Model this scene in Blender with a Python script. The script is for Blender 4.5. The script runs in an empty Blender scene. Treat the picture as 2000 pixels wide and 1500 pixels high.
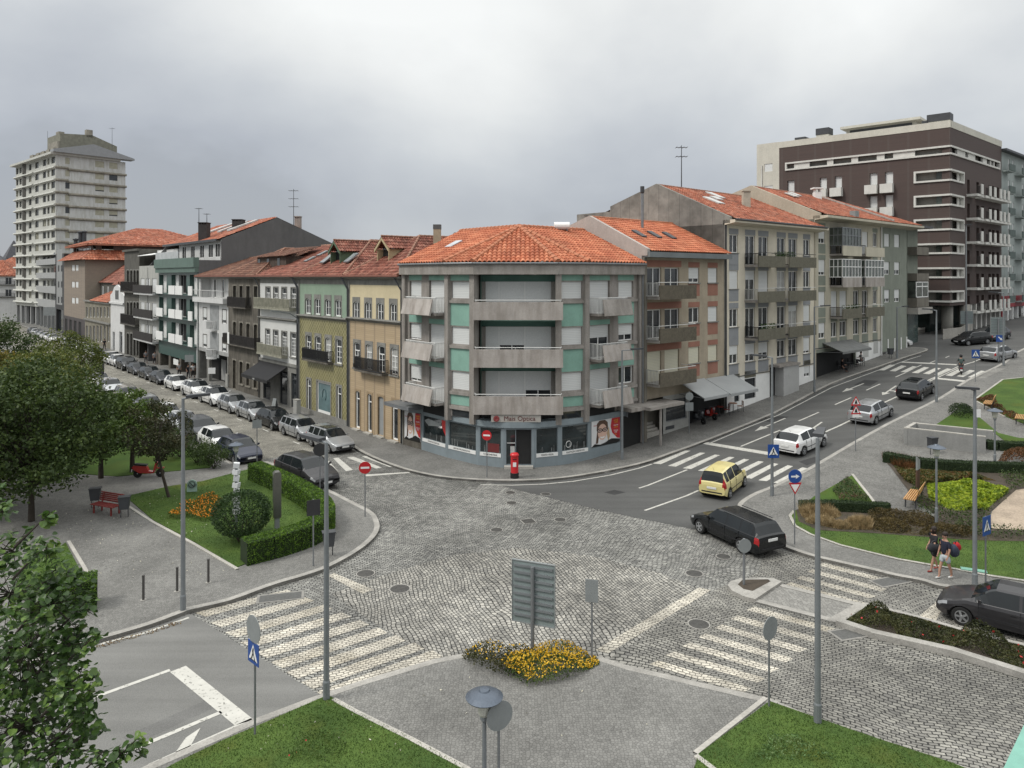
import bpy,bmesh,math,random
from mathutils import Vector,Matrix
from mathutils.geometry import tessellate_polygon
R=math.radians
scene=bpy.context.scene
col=scene.collection
rnd=random.Random(7)
H=12.0;F=1410.0;HOR=540.0
cam_d=bpy.data.cameras.new('camera');cam=bpy.data.objects.new('camera',cam_d);col.objects.link(cam)
cam.location=(0,0,H);cam.rotation_euler=(R(90),0,0)
cam_d.sensor_width=36;cam_d.lens=36*F/2000.0;cam_d.shift_y=(HOR-750)/2000.0
cam_d.clip_start=0.1;cam_d.clip_end=3000
scene.camera=cam
scene.view_settings.view_transform='Standard';scene.view_settings.look='None'
scene.view_settings.exposure=0.46;scene.view_settings.gamma=1.0
try:
 scene.cycles.max_bounces=6;scene.cycles.transparent_max_bounces=6
 scene.cycles.diffuse_bounces=3;scene.cycles.glossy_bounces=3
except Exception:pass
SUN_EL,SUN_AZ=50,-110
world=bpy.data.worlds.new("World");scene.world=world;world.use_nodes=True
nt=world.node_tree;nt.nodes.clear()
def N(nt,t,**k):
 n=nt.nodes.new(t)
 for a,b in k.items():setattr(n,a,b)
 return n
def Lk(nt,a,b):nt.links.new(a,b)
def mathn(nt,op,a,b=None,c=None,clamp=False):
 n=nt.nodes.new('ShaderNodeMath');n.operation=op;n.use_clamp=clamp
 for i,x in enumerate((a,b,c)):
  if x is None:continue
  if isinstance(x,(int,float)):n.inputs[i].default_value=x
  else:nt.links.new(x,n.inputs[i])
 return n.outputs[0]
def ramp(nt,fac,stops,mode='LINEAR'):
 n=nt.nodes.new('ShaderNodeValToRGB');cr=n.color_ramp;cr.interpolation=mode
 while len(cr.elements)<len(stops):cr.elements.new(0.5)
 for e,(p,c)in zip(cr.elements,stops):
  e.position=p;e.color=(c[0],c[1],c[2],1)if hasattr(c,'__len__')else(c,c,c,1)
 nt.links.new(fac,n.inputs[0]);return n.outputs[0]
def mixc(nt,fac,a,b,mode='MIX'):
 n=nt.nodes.new('ShaderNodeMix');n.data_type='RGBA';n.blend_type=mode
 for i,x in((0,fac),(6,a),(7,b)):
  if isinstance(x,(int,float)):n.inputs[i].default_value=x
  elif isinstance(x,(tuple,list)):n.inputs[i].default_value=(x[0],x[1],x[2],1)
  else:nt.links.new(x,n.inputs[i])
 return n.outputs[2]
sky=N(nt,'ShaderNodeTexSky',sky_type='NISHITA',sun_disc=False,sun_elevation=R(SUN_EL),sun_rotation=R(SUN_AZ))
tc=N(nt,'ShaderNodeTexCoord')
mp=N(nt,'ShaderNodeMapping');mp.inputs['Scale'].default_value=(1,1,1.5)
Lk(nt,tc.outputs['Generated'],mp.inputs[0])
n1=N(nt,'ShaderNodeTexNoise');n1.inputs['Scale'].default_value=1.9;n1.inputs['Detail'].default_value=6;n1.inputs['Roughness'].default_value=.5;n1.inputs['Distortion'].default_value=.15
Lk(nt,mp.outputs[0],n1.inputs['Vector'])
sx=N(nt,'ShaderNodeSeparateXYZ');Lk(nt,tc.outputs['Generated'],sx.inputs[0])
def blob(px,py,p):
 d=Vector((px-1000,F,HOR-py)).normalized()
 v=N(nt,'ShaderNodeVectorMath',operation='DOT_PRODUCT');Lk(nt,tc.outputs['Generated'],v.inputs[0]);v.inputs[1].default_value=d
 return mathn(nt,'POWER',mathn(nt,'MAXIMUM',v.outputs['Value'],0.0),p)
base=ramp(nt,mathn(nt,'MULTIPLY',sx.outputs[2],2.2,clamp=True),[(0,.43),(.18,.375),(.42,.41),(.8,.60),(1,1.0)])
b=mathn(nt,'ADD',base,mathn(nt,'MULTIPLY',mathn(nt,'SUBTRACT',n1.outputs[0],.5),.80))
b=mathn(nt,'ADD',b,mathn(nt,'MULTIPLY',blob(900,120,40),.17))
b=mathn(nt,'ADD',b,mathn(nt,'MULTIPLY',blob(1750,60,30),.10))
b=mathn(nt,'SUBTRACT',b,mathn(nt,'MULTIPLY',blob(420,400,18),.07))
b=mathn(nt,'MINIMUM',mathn(nt,'MAXIMUM',b,.30),.80)
zen=mathn(nt,'ADD',1.0,mathn(nt,'MULTIPLY',mathn(nt,'MAXIMUM',mathn(nt,'SUBTRACT',sx.outputs[2],.42),0.0),2.6))
cc=ramp(nt,b,[(0.0,(.0,.0,.0)),(.35,(.375,.395,.43)),(.5,(.49,.51,.53)),(.7,(.70,.71,.70)),(.9,(.88,.89,.87))])
sk=N(nt,'ShaderNodeVectorMath',operation='SCALE');Lk(nt,sky.outputs[0],sk.inputs[0]);sk.inputs['Scale'].default_value=0.08
tot=mixc(nt,0.9,sk.outputs[0],cc)
bg=N(nt,'ShaderNodeBackground');Lk(nt,tot,bg.inputs[0]);bg.inputs[1].default_value=1.0
wo=N(nt,'ShaderNodeOutputWorld');Lk(nt,bg.outputs[0],wo.inputs[0]);Lk(nt,mathn(nt,'MULTIPLY',zen,.94),bg.inputs[1])
sd=bpy.data.lights.new('sun','SUN');sd.energy=1.5;sd.angle=R(12);sd.color=(1,.965,.9)
so=bpy.data.objects.new('sun',sd);col.objects.link(so)
_a=R(SUN_AZ);_d=Vector((math.sin(_a)*math.cos(R(SUN_EL)),math.cos(_a)*math.cos(R(SUN_EL)),math.sin(R(SUN_EL))))
so.rotation_euler=_d.to_track_quat('Z','Y').to_euler()
D1=Vector((-.654,.756));D2=Vector((.756,.654))
KN=[(-400,0),(33,0),(37,.2),(41.6,.55),(52,1.25),(64,2.35),(79,3.6),(98,4.7),(130,6),(200,7.5),(700,8)]
def prof(s):
 for(a,za),(b_,zb)in zip(KN,KN[1:]):
  if s<=b_:return za+(zb-za)*max(0,(s-a))/(b_-a)
 return KN[-1][1]
def gz(x,y):return prof(D2.x*x+D2.y*y)
def W(u,v,h=0.0):
 """ground point (h above the ground) seen at photograph pixel u, v"""
 z=0.0
 for _ in range(60):
  Y=F*(H-z-h)/(v-HOR);X=(u-1000)/F*Y
  z=z*.5+gz(X,Y)*.5
 return Vector((X,Y,z+h))
def SR(s,r):return Vector((D2.x*s+D1.x*r,D2.y*s+D1.y*r))
def tag(o,label=None,cat=None,group=None,kind=None):
 if label:o['label']=label
 if cat:o['category']=cat
 if group:o['group']=group
 if kind:o['kind']=kind
 return o
def thing(name,label,cat,loc=(0,0,0),rz=0,group=None):
 o=bpy.data.objects.new(name,None);o.empty_display_size=.3;col.objects.link(o)
 o.location=loc;o.rotation_euler=(0,0,rz)
 return tag(o,label,cat,group)
def copy_tree(o,parent=None):
 c=o.copy();col.objects.link(c)
 if parent is not None:c.parent=parent
 for ch in list(o.children):copy_tree(ch,c)
 return c
class MB:
 def __init__(s,off=(0,0,0)):
  s.v=[];s.f=[];s.uv={};s.mi=[];s.M=Matrix.Identity(4);s.off=Vector(off);s.cur=0;s.sm=[];s.smooth=False
 def add(s,vs,fs,uvs=None):
  b0=len(s.v);M=s.M;o=s.off
  s.v+=[tuple((M@Vector(p))+o)for p in vs]
  for i,f in enumerate(fs):
   if uvs:s.uv[len(s.f)]=uvs[i]
   s.f.append([b0+k for k in f]);s.mi.append(s.cur);s.sm.append(s.smooth)
  return s
 def box(s,x0,x1,y0,y1,z0,z1):
  vs=[(x,y,z)for z in(z0,z1)for y in(y0,y1)for x in(x0,x1)]
  return s.add(vs,[(0,2,3,1),(4,5,7,6),(0,1,5,4),(1,3,7,5),(3,2,6,7),(2,0,4,6)])
 def quad(s,a,b,c,d,uv=None):return s.add([a,b,c,d],[(0,1,2,3)],[uv]if uv else None)
 def poly(s,pts):return s.add(pts,[tuple(range(len(pts)))])
 def tube(s,p0,p1,r0,r1=None,n=8,caps=True):
  r1=r0 if r1 is None else r1
  p0=Vector(p0);p1=Vector(p1);d=(p1-p0).normalized()
  a=d.orthogonal().normalized();b=d.cross(a);vs=[]
  for p,r in((p0,r0),(p1,r1)):
   for i in range(n):
    t=2*math.pi*i/n;vs.append(p+a*(r*math.cos(t))+b*(r*math.sin(t)))
  fs=[(i,(i+1)%n,n+(i+1)%n,n+i)for i in range(n)]
  if caps:fs+=[tuple(range(n-1,-1,-1)),tuple(range(n,2*n))]
  return s.add(vs,fs)
 def path(s,pts,r,n=6):
  for a,b in zip(pts,pts[1:]):s.tube(a,b,r,n=n)
  return s
 def lathe(s,prof_,n=16,c=(0,0,0)):
  vs=[];fs=[]
  for(r,z)in prof_:
   for i in range(n):
    t=2*math.pi*i/n;vs.append((c[0]+r*math.cos(t),c[1]+r*math.sin(t),c[2]+z))
  m=len(prof_)
  for j in range(m-1):
   for i in range(n):
    k=(i+1)%n;fs.append((j*n+i,j*n+k,(j+1)*n+k,(j+1)*n+i))
  fs.append(tuple(range(n-1,-1,-1)));fs.append(tuple((m-1)*n+i for i in range(n)))
  return s.add(vs,fs)
 def extr(s,pts,vec):
  """closed prism: polygon pts (3d, planar) pushed along vec"""
  n=len(pts);vec=Vector(vec);P=[Vector(p)for p in pts]
  return s.add(P+[p+vec for p in P],[tuple(range(n))[::-1],tuple(range(n,2*n))]+[(i,(i+1)%n,n+(i+1)%n,n+i)for i in range(n)])
 def build(s,name,mat,parent=None,label=None,smooth=False,fix=False):
  me=bpy.data.meshes.new(name);me.from_pydata(s.v,[],s.f)
  mats=mat if isinstance(mat,(list,tuple))else[mat]
  for m in mats:me.materials.append(m)
  if len(mats)>1:me.polygons.foreach_set('material_index',s.mi)
  if s.uv:
   ul=me.uv_layers.new(name='UVMap')
   for fi,uv in s.uv.items():
    st=me.polygons[fi].loop_start
    for k,c in enumerate(uv):ul.data[st+k].uv=c
  if smooth or any(s.sm):me.polygons.foreach_set('use_smooth',[smooth or q for q in s.sm])
  if fix:
   bm=bmesh.new();bm.from_mesh(me);bmesh.ops.recalc_face_normals(bm,faces=bm.faces);bm.to_mesh(me);bm.free()
  me.update()
  o=bpy.data.objects.new(name,me);col.objects.link(o)
  if parent is not None:o.parent=parent
  if label:o['label']=label
  return o
def structure(o):o['kind']='structure';return o
MATS={}
def newmat(name):
 m=bpy.data.materials.new(name);m.use_nodes=True
 return m,m.node_tree,m.node_tree.nodes['Principled BSDF']
def vary(nt,c,amt,scale,vec=None,detail=4,c2=None,contrast=(.35,.65)):
 n=N(nt,'ShaderNodeTexNoise');n.inputs['Scale'].default_value=scale;n.inputs['Detail'].default_value=detail;n.inputs['Roughness'].default_value=.6
 if vec is None:
  t=N(nt,'ShaderNodeTexCoord');vec=t.outputs['Object']
 Lk(nt,vec,n.inputs['Vector'])
 f=ramp(nt,n.outputs[0],[(contrast[0],0),(contrast[1],1)])
 if c2 is None:c2=tuple(x*(1-amt)for x in c)
 return mixc(nt,f,c,c2),n.outputs[0]
def plain(key,c,rough=.7,amt=.25,scale=1.5,metal=0,spec=.4,streak=0.0,dirt=None,bump=0.0,fine=0.12,coat=0):
 if key in MATS:return MATS[key]
 m,nt,p=newmat(key)
 t=N(nt,'ShaderNodeTexCoord');v=t.outputs['Object']
 cc,nz=vary(nt,c,amt,scale,v)
 f2,nz2=vary(nt,(1,1,1),fine,scale*14,v,3)
 cc=mixc(nt,1.0,cc,f2,'MULTIPLY')
 if streak:
  mp=N(nt,'ShaderNodeMapping');mp.inputs['Scale'].default_value=(1.6,1.6,.3);Lk(nt,v,mp.inputs[0])
  s,_=vary(nt,(1,1,1),streak,1.3,mp.outputs[0],4,contrast=(.40,.80),c2=dirt or tuple([1-streak]*3))
  cc=mixc(nt,1.0,cc,s,'MULTIPLY')
 Lk(nt,cc,p.inputs['Base Color'])
 p.inputs['Roughness'].default_value=rough;p.inputs['Metallic'].default_value=metal
 p.inputs['Specular IOR Level'].default_value=spec
 if coat:p.inputs['Coat Weight'].default_value=coat;p.inputs['Coat Roughness'].default_value=.05
 if bump:
  bn=N(nt,'ShaderNodeBump');bn.inputs['Strength'].default_value=bump;bn.inputs['Distance'].default_value=.02
  Lk(nt,nz2,bn.inputs['Height']);Lk(nt,bn.outputs[0],p.inputs['Normal'])
 MATS[key]=m;return m
def brickmat(key,c1,c2,cm,bw,bh,ms,rough=.8,rot=0.0,warp=.03,plane='XY',bump=.5,patch=None,offs=.5,sq=None,dirt=None,wscale=3.0):
 """setts, bricks or tiles; plane says which object axes carry the pattern"""
 if key in MATS:return MATS[key]
 m,nt,p=newmat(key)
 t=N(nt,'ShaderNodeTexCoord');v=t.outputs['Object']
 if plane!='XY':
  s=N(nt,'ShaderNodeSeparateXYZ');Lk(nt,v,s.inputs[0]);c=N(nt,'ShaderNodeCombineXYZ')
  if plane=='XZ':Lk(nt,s.outputs[0],c.inputs[0])
  elif plane=='YZ':Lk(nt,s.outputs[1],c.inputs[0])
  else:Lk(nt,mathn(nt,'ADD',s.outputs[0],s.outputs[1]),c.inputs[0])
  Lk(nt,s.outputs[2],c.inputs[1]);v=c.outputs[0]
 mp=N(nt,'ShaderNodeMapping');mp.inputs['Rotation'].default_value=(0,0,rot);Lk(nt,v,mp.inputs[0])
 nz=N(nt,'ShaderNodeTexNoise');nz.inputs['Scale'].default_value=wscale;nz.inputs['Detail'].default_value=2;Lk(nt,mp.outputs[0],nz.inputs['Vector'])
 a=N(nt,'ShaderNodeVectorMath',operation='SUBTRACT');Lk(nt,nz.outputs['Color'],a.inputs[0]);a.inputs[1].default_value=(.5,.5,.5)
 sc=N(nt,'ShaderNodeVectorMath',operation='SCALE');Lk(nt,a.outputs[0],sc.inputs[0]);sc.inputs['Scale'].default_value=warp
 ad=N(nt,'ShaderNodeVectorMath',operation='ADD');Lk(nt,mp.outputs[0],ad.inputs[0]);Lk(nt,sc.outputs[0],ad.inputs[1])
 b=N(nt,'ShaderNodeTexBrick');b.offset=offs;vb=ad.outputs[0]
 if patch and plane=='XY':
  z2=N(nt,'ShaderNodeTexNoise');z2.inputs['Scale'].default_value=9;z2.inputs['Detail'].default_value=2;Lk(nt,v,z2.inputs['Vector']);a2=N(nt,'ShaderNodeVectorMath',operation='MULTIPLY_ADD');Lk(nt,z2.outputs['Color'],a2.inputs[0]);a2.inputs[1].default_value=(.07,.07,0);Lk(nt,vb,a2.inputs[2]);vb=a2.outputs[0]
  z3=N(nt,'ShaderNodeTexNoise');z3.inputs['Scale'].default_value=.22;Lk(nt,v,z3.inputs['Vector']);a3=N(nt,'ShaderNodeVectorMath',operation='MULTIPLY_ADD');Lk(nt,z3.outputs['Color'],a3.inputs[0]);a3.inputs[1].default_value=(1.6,1.6,0);Lk(nt,vb,a3.inputs[2]);vb=a3.outputs[0]
 Lk(nt,vb,b.inputs['Vector'])
 b.inputs['Color1'].default_value=(*c1,1);b.inputs['Color2'].default_value=(*c2,1);b.inputs['Mortar'].default_value=(*cm,1)
 b.inputs['Scale'].default_value=1;b.inputs['Brick Width'].default_value=bw;b.inputs['Row Height'].default_value=bh
 b.inputs['Mortar Size'].default_value=ms;b.inputs['Mortar Smooth'].default_value=.3
 cc=b.outputs['Color']
 if patch:
  f2,_=vary(nt,(1,1,1),patch,.22,t.outputs['Object'],5,contrast=(.38,.62));cc=mixc(nt,1.0,cc,f2,'MULTIPLY')
  f3,_=vary(nt,(1.12,1.1,1.06),.3,1.3,t.outputs['Object'],4);cc=mixc(nt,1.0,cc,f3,'MULTIPLY')
 if dirt:
  d_,_=vary(nt,(1,1,1),0,.5,t.outputs['Object'],6,c2=dirt,contrast=(.52,.66));cc=mixc(nt,1.0,cc,d_,'MULTIPLY')
 Lk(nt,cc,p.inputs['Base Color']);p.inputs['Roughness'].default_value=rough
 p.inputs['Specular IOR Level'].default_value=.35
 if bump:
  bn=N(nt,'ShaderNodeBump');bn.invert=True;bn.inputs['Strength'].default_value=bump;bn.inputs['Distance'].default_value=.02
  Lk(nt,b.outputs['Fac'],bn.inputs['Height']);Lk(nt,bn.outputs[0],p.inputs['Normal'])
 MATS[key]=m;return m
def leafmat(key,c1,c2,c3=None,rough=.55,scale=.8,trans=.25):
 if key in MATS:return MATS[key]
 m,nt,p=newmat(key)
 t=N(nt,'ShaderNodeTexCoord')
 g=N(nt,'ShaderNodeTexNoise');g.inputs['Scale'].default_value=scale;g.inputs['Detail'].default_value=5;g.inputs['Roughness'].default_value=.7;Lk(nt,t.outputs['Object'],g.inputs['Vector'])
 st=[(.3,c1),(.6,c2)]
 if c3:st=[(.3,c1),(.55,c2),(.70,c3)]
 w=N(nt,'ShaderNodeTexWhiteNoise');sn=N(nt,'ShaderNodeVectorMath',operation='SNAP');sn.inputs[1].default_value=(.13,.13,.13)
 Lk(nt,t.outputs['Object'],sn.inputs[0]);Lk(nt,sn.outputs[0],w.inputs['Vector'])
 cc=ramp(nt,mathn(nt,'ADD',mathn(nt,'MULTIPLY',g.outputs[0],.7),mathn(nt,'MULTIPLY',w.outputs['Value'],.3)),st)
 Lk(nt,cc,p.inputs['Base Color']);p.inputs['Roughness'].default_value=rough;p.inputs['Specular IOR Level'].default_value=.3
 if trans:
  tr=N(nt,'ShaderNodeBsdfTranslucent');Lk(nt,cc,tr.inputs[0]);mx=N(nt,'ShaderNodeMixShader');mx.inputs[0].default_value=trans
  Lk(nt,p.outputs[0],mx.inputs[1]);Lk(nt,tr.outputs[0],mx.inputs[2]);Lk(nt,mx.outputs[0],nt.nodes['Material Output'].inputs['Surface'])
 MATS[key]=m;return m
def tilemat(key,c1,c2,c3,old=0.0):
 if key in MATS:return MATS[key]
 m,nt,p=newmat(key)
 uv=N(nt,'ShaderNodeUVMap');sn=N(nt,'ShaderNodeVectorMath',operation='FLOOR');Lk(nt,uv.outputs[0],sn.inputs[0])
 w=N(nt,'ShaderNodeTexWhiteNoise');w.noise_dimensions='2D';Lk(nt,sn.outputs[0],w.inputs['Vector'])
 cc=ramp(nt,w.outputs['Value'],[(0,c1),(.55,c2),(1,c3)])
 t=N(nt,'ShaderNodeTexCoord')
 f,_=vary(nt,(1,1,1),.35,.5,t.outputs['Object'],5);cc=mixc(nt,1.0,cc,f,'MULTIPLY')
 if old:
  f,_=vary(nt,(1,1,1),0,2.2,t.outputs['Object'],6,c2=(.45,.42,.4),contrast=(.5-old*.12,.66));cc=mixc(nt,1.0,cc,f,'MULTIPLY')
 Lk(nt,cc,p.inputs['Base Color']);p.inputs['Roughness'].default_value=.75;p.inputs['Specular IOR Level'].default_value=.3
 MATS[key]=m;return m
def glassmat(key,c,rough=.06,spec=.6,var=.5):
 if key in MATS:return MATS[key]
 m,nt,p=newmat(key)
 cc,_=vary(nt,c,var,.9,None,3)
 Lk(nt,cc,p.inputs['Base Color']);p.inputs['Roughness'].default_value=rough;p.inputs['Specular IOR Level'].default_value=spec
 MATS[key]=m;return m
M_granite=plain('kerb_granite',(.36,.345,.315),.8,.3,1.2,bump=.3,fine=.25)
M_grey=plain('galvanised_steel',(.24,.25,.26),.5,.2,2,metal=.55,fine=.06)
M_dgrey=plain('dark_grey_metal',(.05,.053,.058),.5,.2,2,fine=.05)
M_signback=plain('sign_back',(.22,.235,.235),.6,.15,2,metal=.0,fine=.05)
M_black=plain('black',(.012,.012,.013),.5,.2,2)
M_white=plain('white_paint',(.72,.72,.70),.6,.08,1.5,fine=.05)
M_red=plain('red_paint',(.48,.02,.02),.35,.15,2,fine=.05)
M_glass=glassmat('window_glass',(.035,.04,.045))
M_frame=plain('white_frame',(.80,.80,.78),.5,.1,1,fine=.05)
# === ground sheets
def sheet(name,pts,h,mat,skirt=0.0,world_pts=None,parent=None):
 """flat sheet over the terrain from pixel (or world xy) outline; cut at the terrain's folds so it follows them"""
 P=[Vector((p[0],p[1]))for p in world_pts]if world_pts else[W(u,v).to_2d()for u,v in pts]
 bm=bmesh.new()
 vs=[bm.verts.new((p.x,p.y,0))for p in P]
 f=bm.faces.new(vs);f.normal_update()
 if f.normal.z<0:f.normal_flip()
 if skirt:
  edges=[e for e in bm.edges]
  r=bmesh.ops.extrude_edge_only(bm,edges=edges)
  low=[g for g in r['geom']if isinstance(g,bmesh.types.BMVert)]
  for g in low:g.co.z=-1
 for s,_ in KN[1:-1]:
  g=bm.verts[:]+bm.edges[:]+bm.faces[:]
  bmesh.ops.bisect_plane(bm,geom=g,plane_co=(D2.x*s,D2.y*s,0),plane_no=(D2.x,D2.y,0))
 for v in bm.verts:
  v.co.z=gz(v.co.x,v.co.y)+(h if v.co.z>-.5 else h-skirt)
 bmesh.ops.triangulate(bm,faces=[f for f in bm.faces if len(f.verts)>4])
 bmesh.ops.recalc_face_normals(bm,faces=bm.faces)
 up=sum(f.normal.z*f.calc_area()for f in bm.faces)
 if up<0:
  for f in bm.faces:f.normal_flip()
 me=bpy.data.meshes.new(name);bm.to_mesh(me);bm.free();me.materials.append(mat)
 o=bpy.data.objects.new(name,me);col.objects.link(o)
 if parent:o.parent=parent
 else:structure(o)
 return o
def smoothline(P,n=4):
 """catmull-rom through the 2d points"""
 if len(P)<3:return P
 out=[]
 Q=[P[0]*2-P[1]]+P+[P[-1]*2-P[-2]]
 for i in range(1,len(Q)-2):
  a,b,c,d=Q[i-1:i+3]
  for k in range(n):
   t=k/n
   out.append(.5*((2*b)+(c-a)*t+(2*a-5*b+4*c-d)*t*t+(3*b-a-3*c+d)*t**3))
 out.append(P[-1]);return out
def line2(pts):return[W(u,v).to_2d()for u,v in pts]
def band(name,P,w,h,mat,depth=0.0,side=1,joint=0):
 """strip of width w along the world 2d polyline P, to its left (side=1) or right, with an optional vertical face"""
 n=len(P);nr=[]
 for i in range(n):
  a=P[max(0,i-1)];b=P[min(n-1,i+1)];d=(b-a)
  if d.length<1e-6:d=Vector((1,0))
  d.normalize();nr.append(Vector((-d.y,d.x))*side)
 Q=[];NQ=[]
 for i in range(n-1):
  a,b=P[i],P[i+1];sa,sb=a.dot(D2),b.dot(D2);Q.append(a);NQ.append(nr[i])
  ks=sorted([(k-sa)/(sb-sa)for k,_ in KN[1:-1]if(k-sa)*(k-sb)<0])
  for t in ks:Q.append(a.lerp(b,t));NQ.append(nr[i].lerp(nr[i+1],t))
 Q.append(P[-1]);NQ.append(nr[-1])
 m=MB()
 A=[Vector((q.x,q.y,gz(q.x,q.y)+h))for q in Q]
 B=[Vector((*(q+k*w),0))for q,k in zip(Q,NQ)]
 for x in B:x.z=gz(x.x,x.y)+h
 for i in range(len(Q)-1):
  f=(A[i],A[i+1],B[i+1],B[i])
  m.quad(*(f if side==1 else f[::-1]))
  if depth:
   dz=Vector((0,0,depth));f=(A[i]-dz,A[i+1]-dz,A[i+1],A[i]);m.quad(*(f if side==1 else f[::-1]))
   f=(B[i],B[i+1],B[i+1]-dz,B[i]-dz);m.quad(*(f if side==1 else f[::-1]))
 return structure(m.build(name,mat))
def settmat(key,c1,c2,cm,bw,bh,rot,ms=.016,**k):return brickmat(key,c1,c2,cm,bw,bh,ms,rot=rot,patch=.36,bump=.9,warp=.13,wscale=1.9,**k)
A2=math.atan2(D2.y,D2.x)
G1,G2,GM=(.325,.325,.308),(.165,.166,.162),(.028,.028,.027)
M_sett=settmat('granite_setts',G1,G2,GM,.20,.125,-.25)
M_sett2=settmat('granite_setts_turned',(.39,.38,.35),(.21,.208,.197),GM,.19,.14,1.25)
M_sett3=settmat('granite_setts_right',(.29,.285,.262),(.175,.172,.163),GM,.22,.125,.42)
M_sett4=settmat('granite_setts_street',(.31,.30,.265),(.24,.232,.205),(.10,.096,.084),.22,.13,A2)
M_settw=settmat('white_setts',(.60,.57,.50),(.46,.435,.385),(.17,.16,.14),.20,.125,-.25,dirt=(.82,.80,.76))
M_settw3=settmat('white_setts_right',(.60,.57,.50),(.46,.435,.385),(.17,.16,.14),.20,.125,.42,dirt=(.82,.80,.76))
def asphalt(key,c):
 if key in MATS:return MATS[key]
 m,nt,p=newmat(key);t=N(nt,'ShaderNodeTexCoord');v=t.outputs['Object']
 a,_=vary(nt,c,.22,.16,v,6)
 mp=N(nt,'ShaderNodeMapping');mp.inputs['Rotation'].default_value=(0,0,-A2);mp.inputs['Scale'].default_value=(.05,1,1)
 Lk(nt,v,mp.inputs[0])
 b,_=vary(nt,(1.05,1.05,1.05),.22,1.1,mp.outputs[0],3)
 d,nz=vary(nt,(1.1,1.1,1.1),.35,45,v,2)
 a=mixc(nt,1,mixc(nt,1,a,b,'MULTIPLY'),d,'MULTIPLY')
 Lk(nt,a,p.inputs['Base Color']);p.inputs['Roughness'].default_value=.8;p.inputs['Specular IOR Level'].default_value=.3
 MATS[key]=m;return m
M_asph=asphalt('asphalt',(.100,.100,.097))
M_asph2=asphalt('pale_asphalt',(.19,.188,.178))
def pavemat(key,c,sz=.09,k=.42):
 if key in MATS:return MATS[key]
 m,nt,p=newmat(key);t=N(nt,'ShaderNodeTexCoord');v=t.outputs['Object']
 vo=N(nt,'ShaderNodeTexVoronoi',feature='DISTANCE_TO_EDGE');vo.inputs['Scale'].default_value=1/sz;vo.inputs['Randomness'].default_value=.75;Lk(nt,v,vo.inputs['Vector'])
 vc=N(nt,'ShaderNodeTexVoronoi');vc.inputs['Scale'].default_value=1/sz;vc.inputs['Randomness'].default_value=.75;Lk(nt,v,vc.inputs['Vector'])
 s=N(nt,'ShaderNodeSeparateColor');Lk(nt,vc.outputs['Color'],s.inputs[0])
 a,_=vary(nt,c,.3,.35,v,6)
 tone=ramp(nt,s.outputs[0],[(0,.82),(1,1.12)]);edge=ramp(nt,vo.outputs['Distance'],[(.02,1-k),(.13,1)])
 a=mixc(nt,1,mixc(nt,1,a,tone,'MULTIPLY'),edge,'MULTIPLY')
 Lk(nt,a,p.inputs['Base Color']);p.inputs['Roughness'].default_value=.85;p.inputs['Specular IOR Level'].default_value=.25
 bn=N(nt,'ShaderNodeBump');bn.inputs['Strength'].default_value=.35;bn.inputs['Distance'].default_value=.01;Lk(nt,edge,bn.inputs['Height']);Lk(nt,bn.outputs[0],p.inputs['Normal'])
 MATS[key]=m;return m
M_pave=pavemat('small_sett_paving',(.19,.186,.174))
M_pave_d=pavemat('dark_sett_paving',(.13,.13,.125))
M_pave_w=pavemat('worn_sett_paving',(.25,.243,.225),.13,.35)
M_slab=plain('pale_stone_slab',(.42,.40,.36),.8,.25,.8,fine=.2)
def worn_paint(key,c,wear=.62):
 if key in MATS:return MATS[key]
 m,nt,p=newmat(key);a,nz=vary(nt,c,.14,2.2,None,5)
 t=N(nt,'ShaderNodeTexCoord');b,_=vary(nt,(1,1,1),0,9,t.outputs['Object'],6,c2=(.35,.35,.34),contrast=(wear,wear+.06))
 Lk(nt,mixc(nt,1,a,b,'MULTIPLY'),p.inputs['Base Color']);p.inputs['Roughness'].default_value=.7;MATS[key]=m;return m
M_paint=worn_paint('road_paint',(.46,.45,.41),.58)
M_dirt=plain('dirt',(.42,.34,.26),.95,.3,.9,fine=.3)
M_soil=plain('soil',(.07,.055,.04),.95,.4,2,fine=.3)
def grassmat(key,c1,c2,c3):
 if key in MATS:return MATS[key]
 m,nt,p=newmat(key);t=N(nt,'ShaderNodeTexCoord');v=t.outputs['Object']
 a,_=vary(nt,c1,0,.7,v,6,c2=c2,contrast=(.38,.62));b,_=vary(nt,(1.25,1.2,1.1),0,26,v,4,c2=(.62,.66,.6))
 d,_=vary(nt,(1,1,1),0,.35,v,5,c2=c3,contrast=(.55,.72))
 Lk(nt,mixc(nt,1,mixc(nt,1,a,b,'MULTIPLY'),d,'MULTIPLY'),p.inputs['Base Color']);p.inputs['Roughness'].default_value=.9;p.inputs['Specular IOR Level'].default_value=.15
 MATS[key]=m;return m
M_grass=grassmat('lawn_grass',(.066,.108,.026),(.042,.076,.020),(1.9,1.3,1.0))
M_grass2=grassmat('greener_lawn',(.062,.105,.022),(.042,.078,.018),(1.5,1.1,.9))  # slightly greener lawn variant with weaker warm patches
sheet('ground',None,0,M_sett,world_pts=[(-700,-60),(700,-60),(700,900),(-700,900)])
h1,h2,h3=.004,.008,.012
sheet('street',None,h1,M_sett4,world_pts=[SR(10,46.5),SR(30,46.5),SR(30,400),SR(10,400)])
sheet('fan_paving',[(648,1160),(760,1120),(880,1085),(1010,1070),(1150,1085),(1290,1120),(1400,1165),(1340,1215),(1200,1295),(1000,1310),(870,1300),(720,1210)],h1,M_sett2)
sheet('right_paving',[(1185,1290),(1400,1150),(1480,1120),(1500,1060),(1640,1090),(1800,1140),(2200,1200),(2600,1700),(1900,1700),(1500,1400)],h1,M_sett3)
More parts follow.
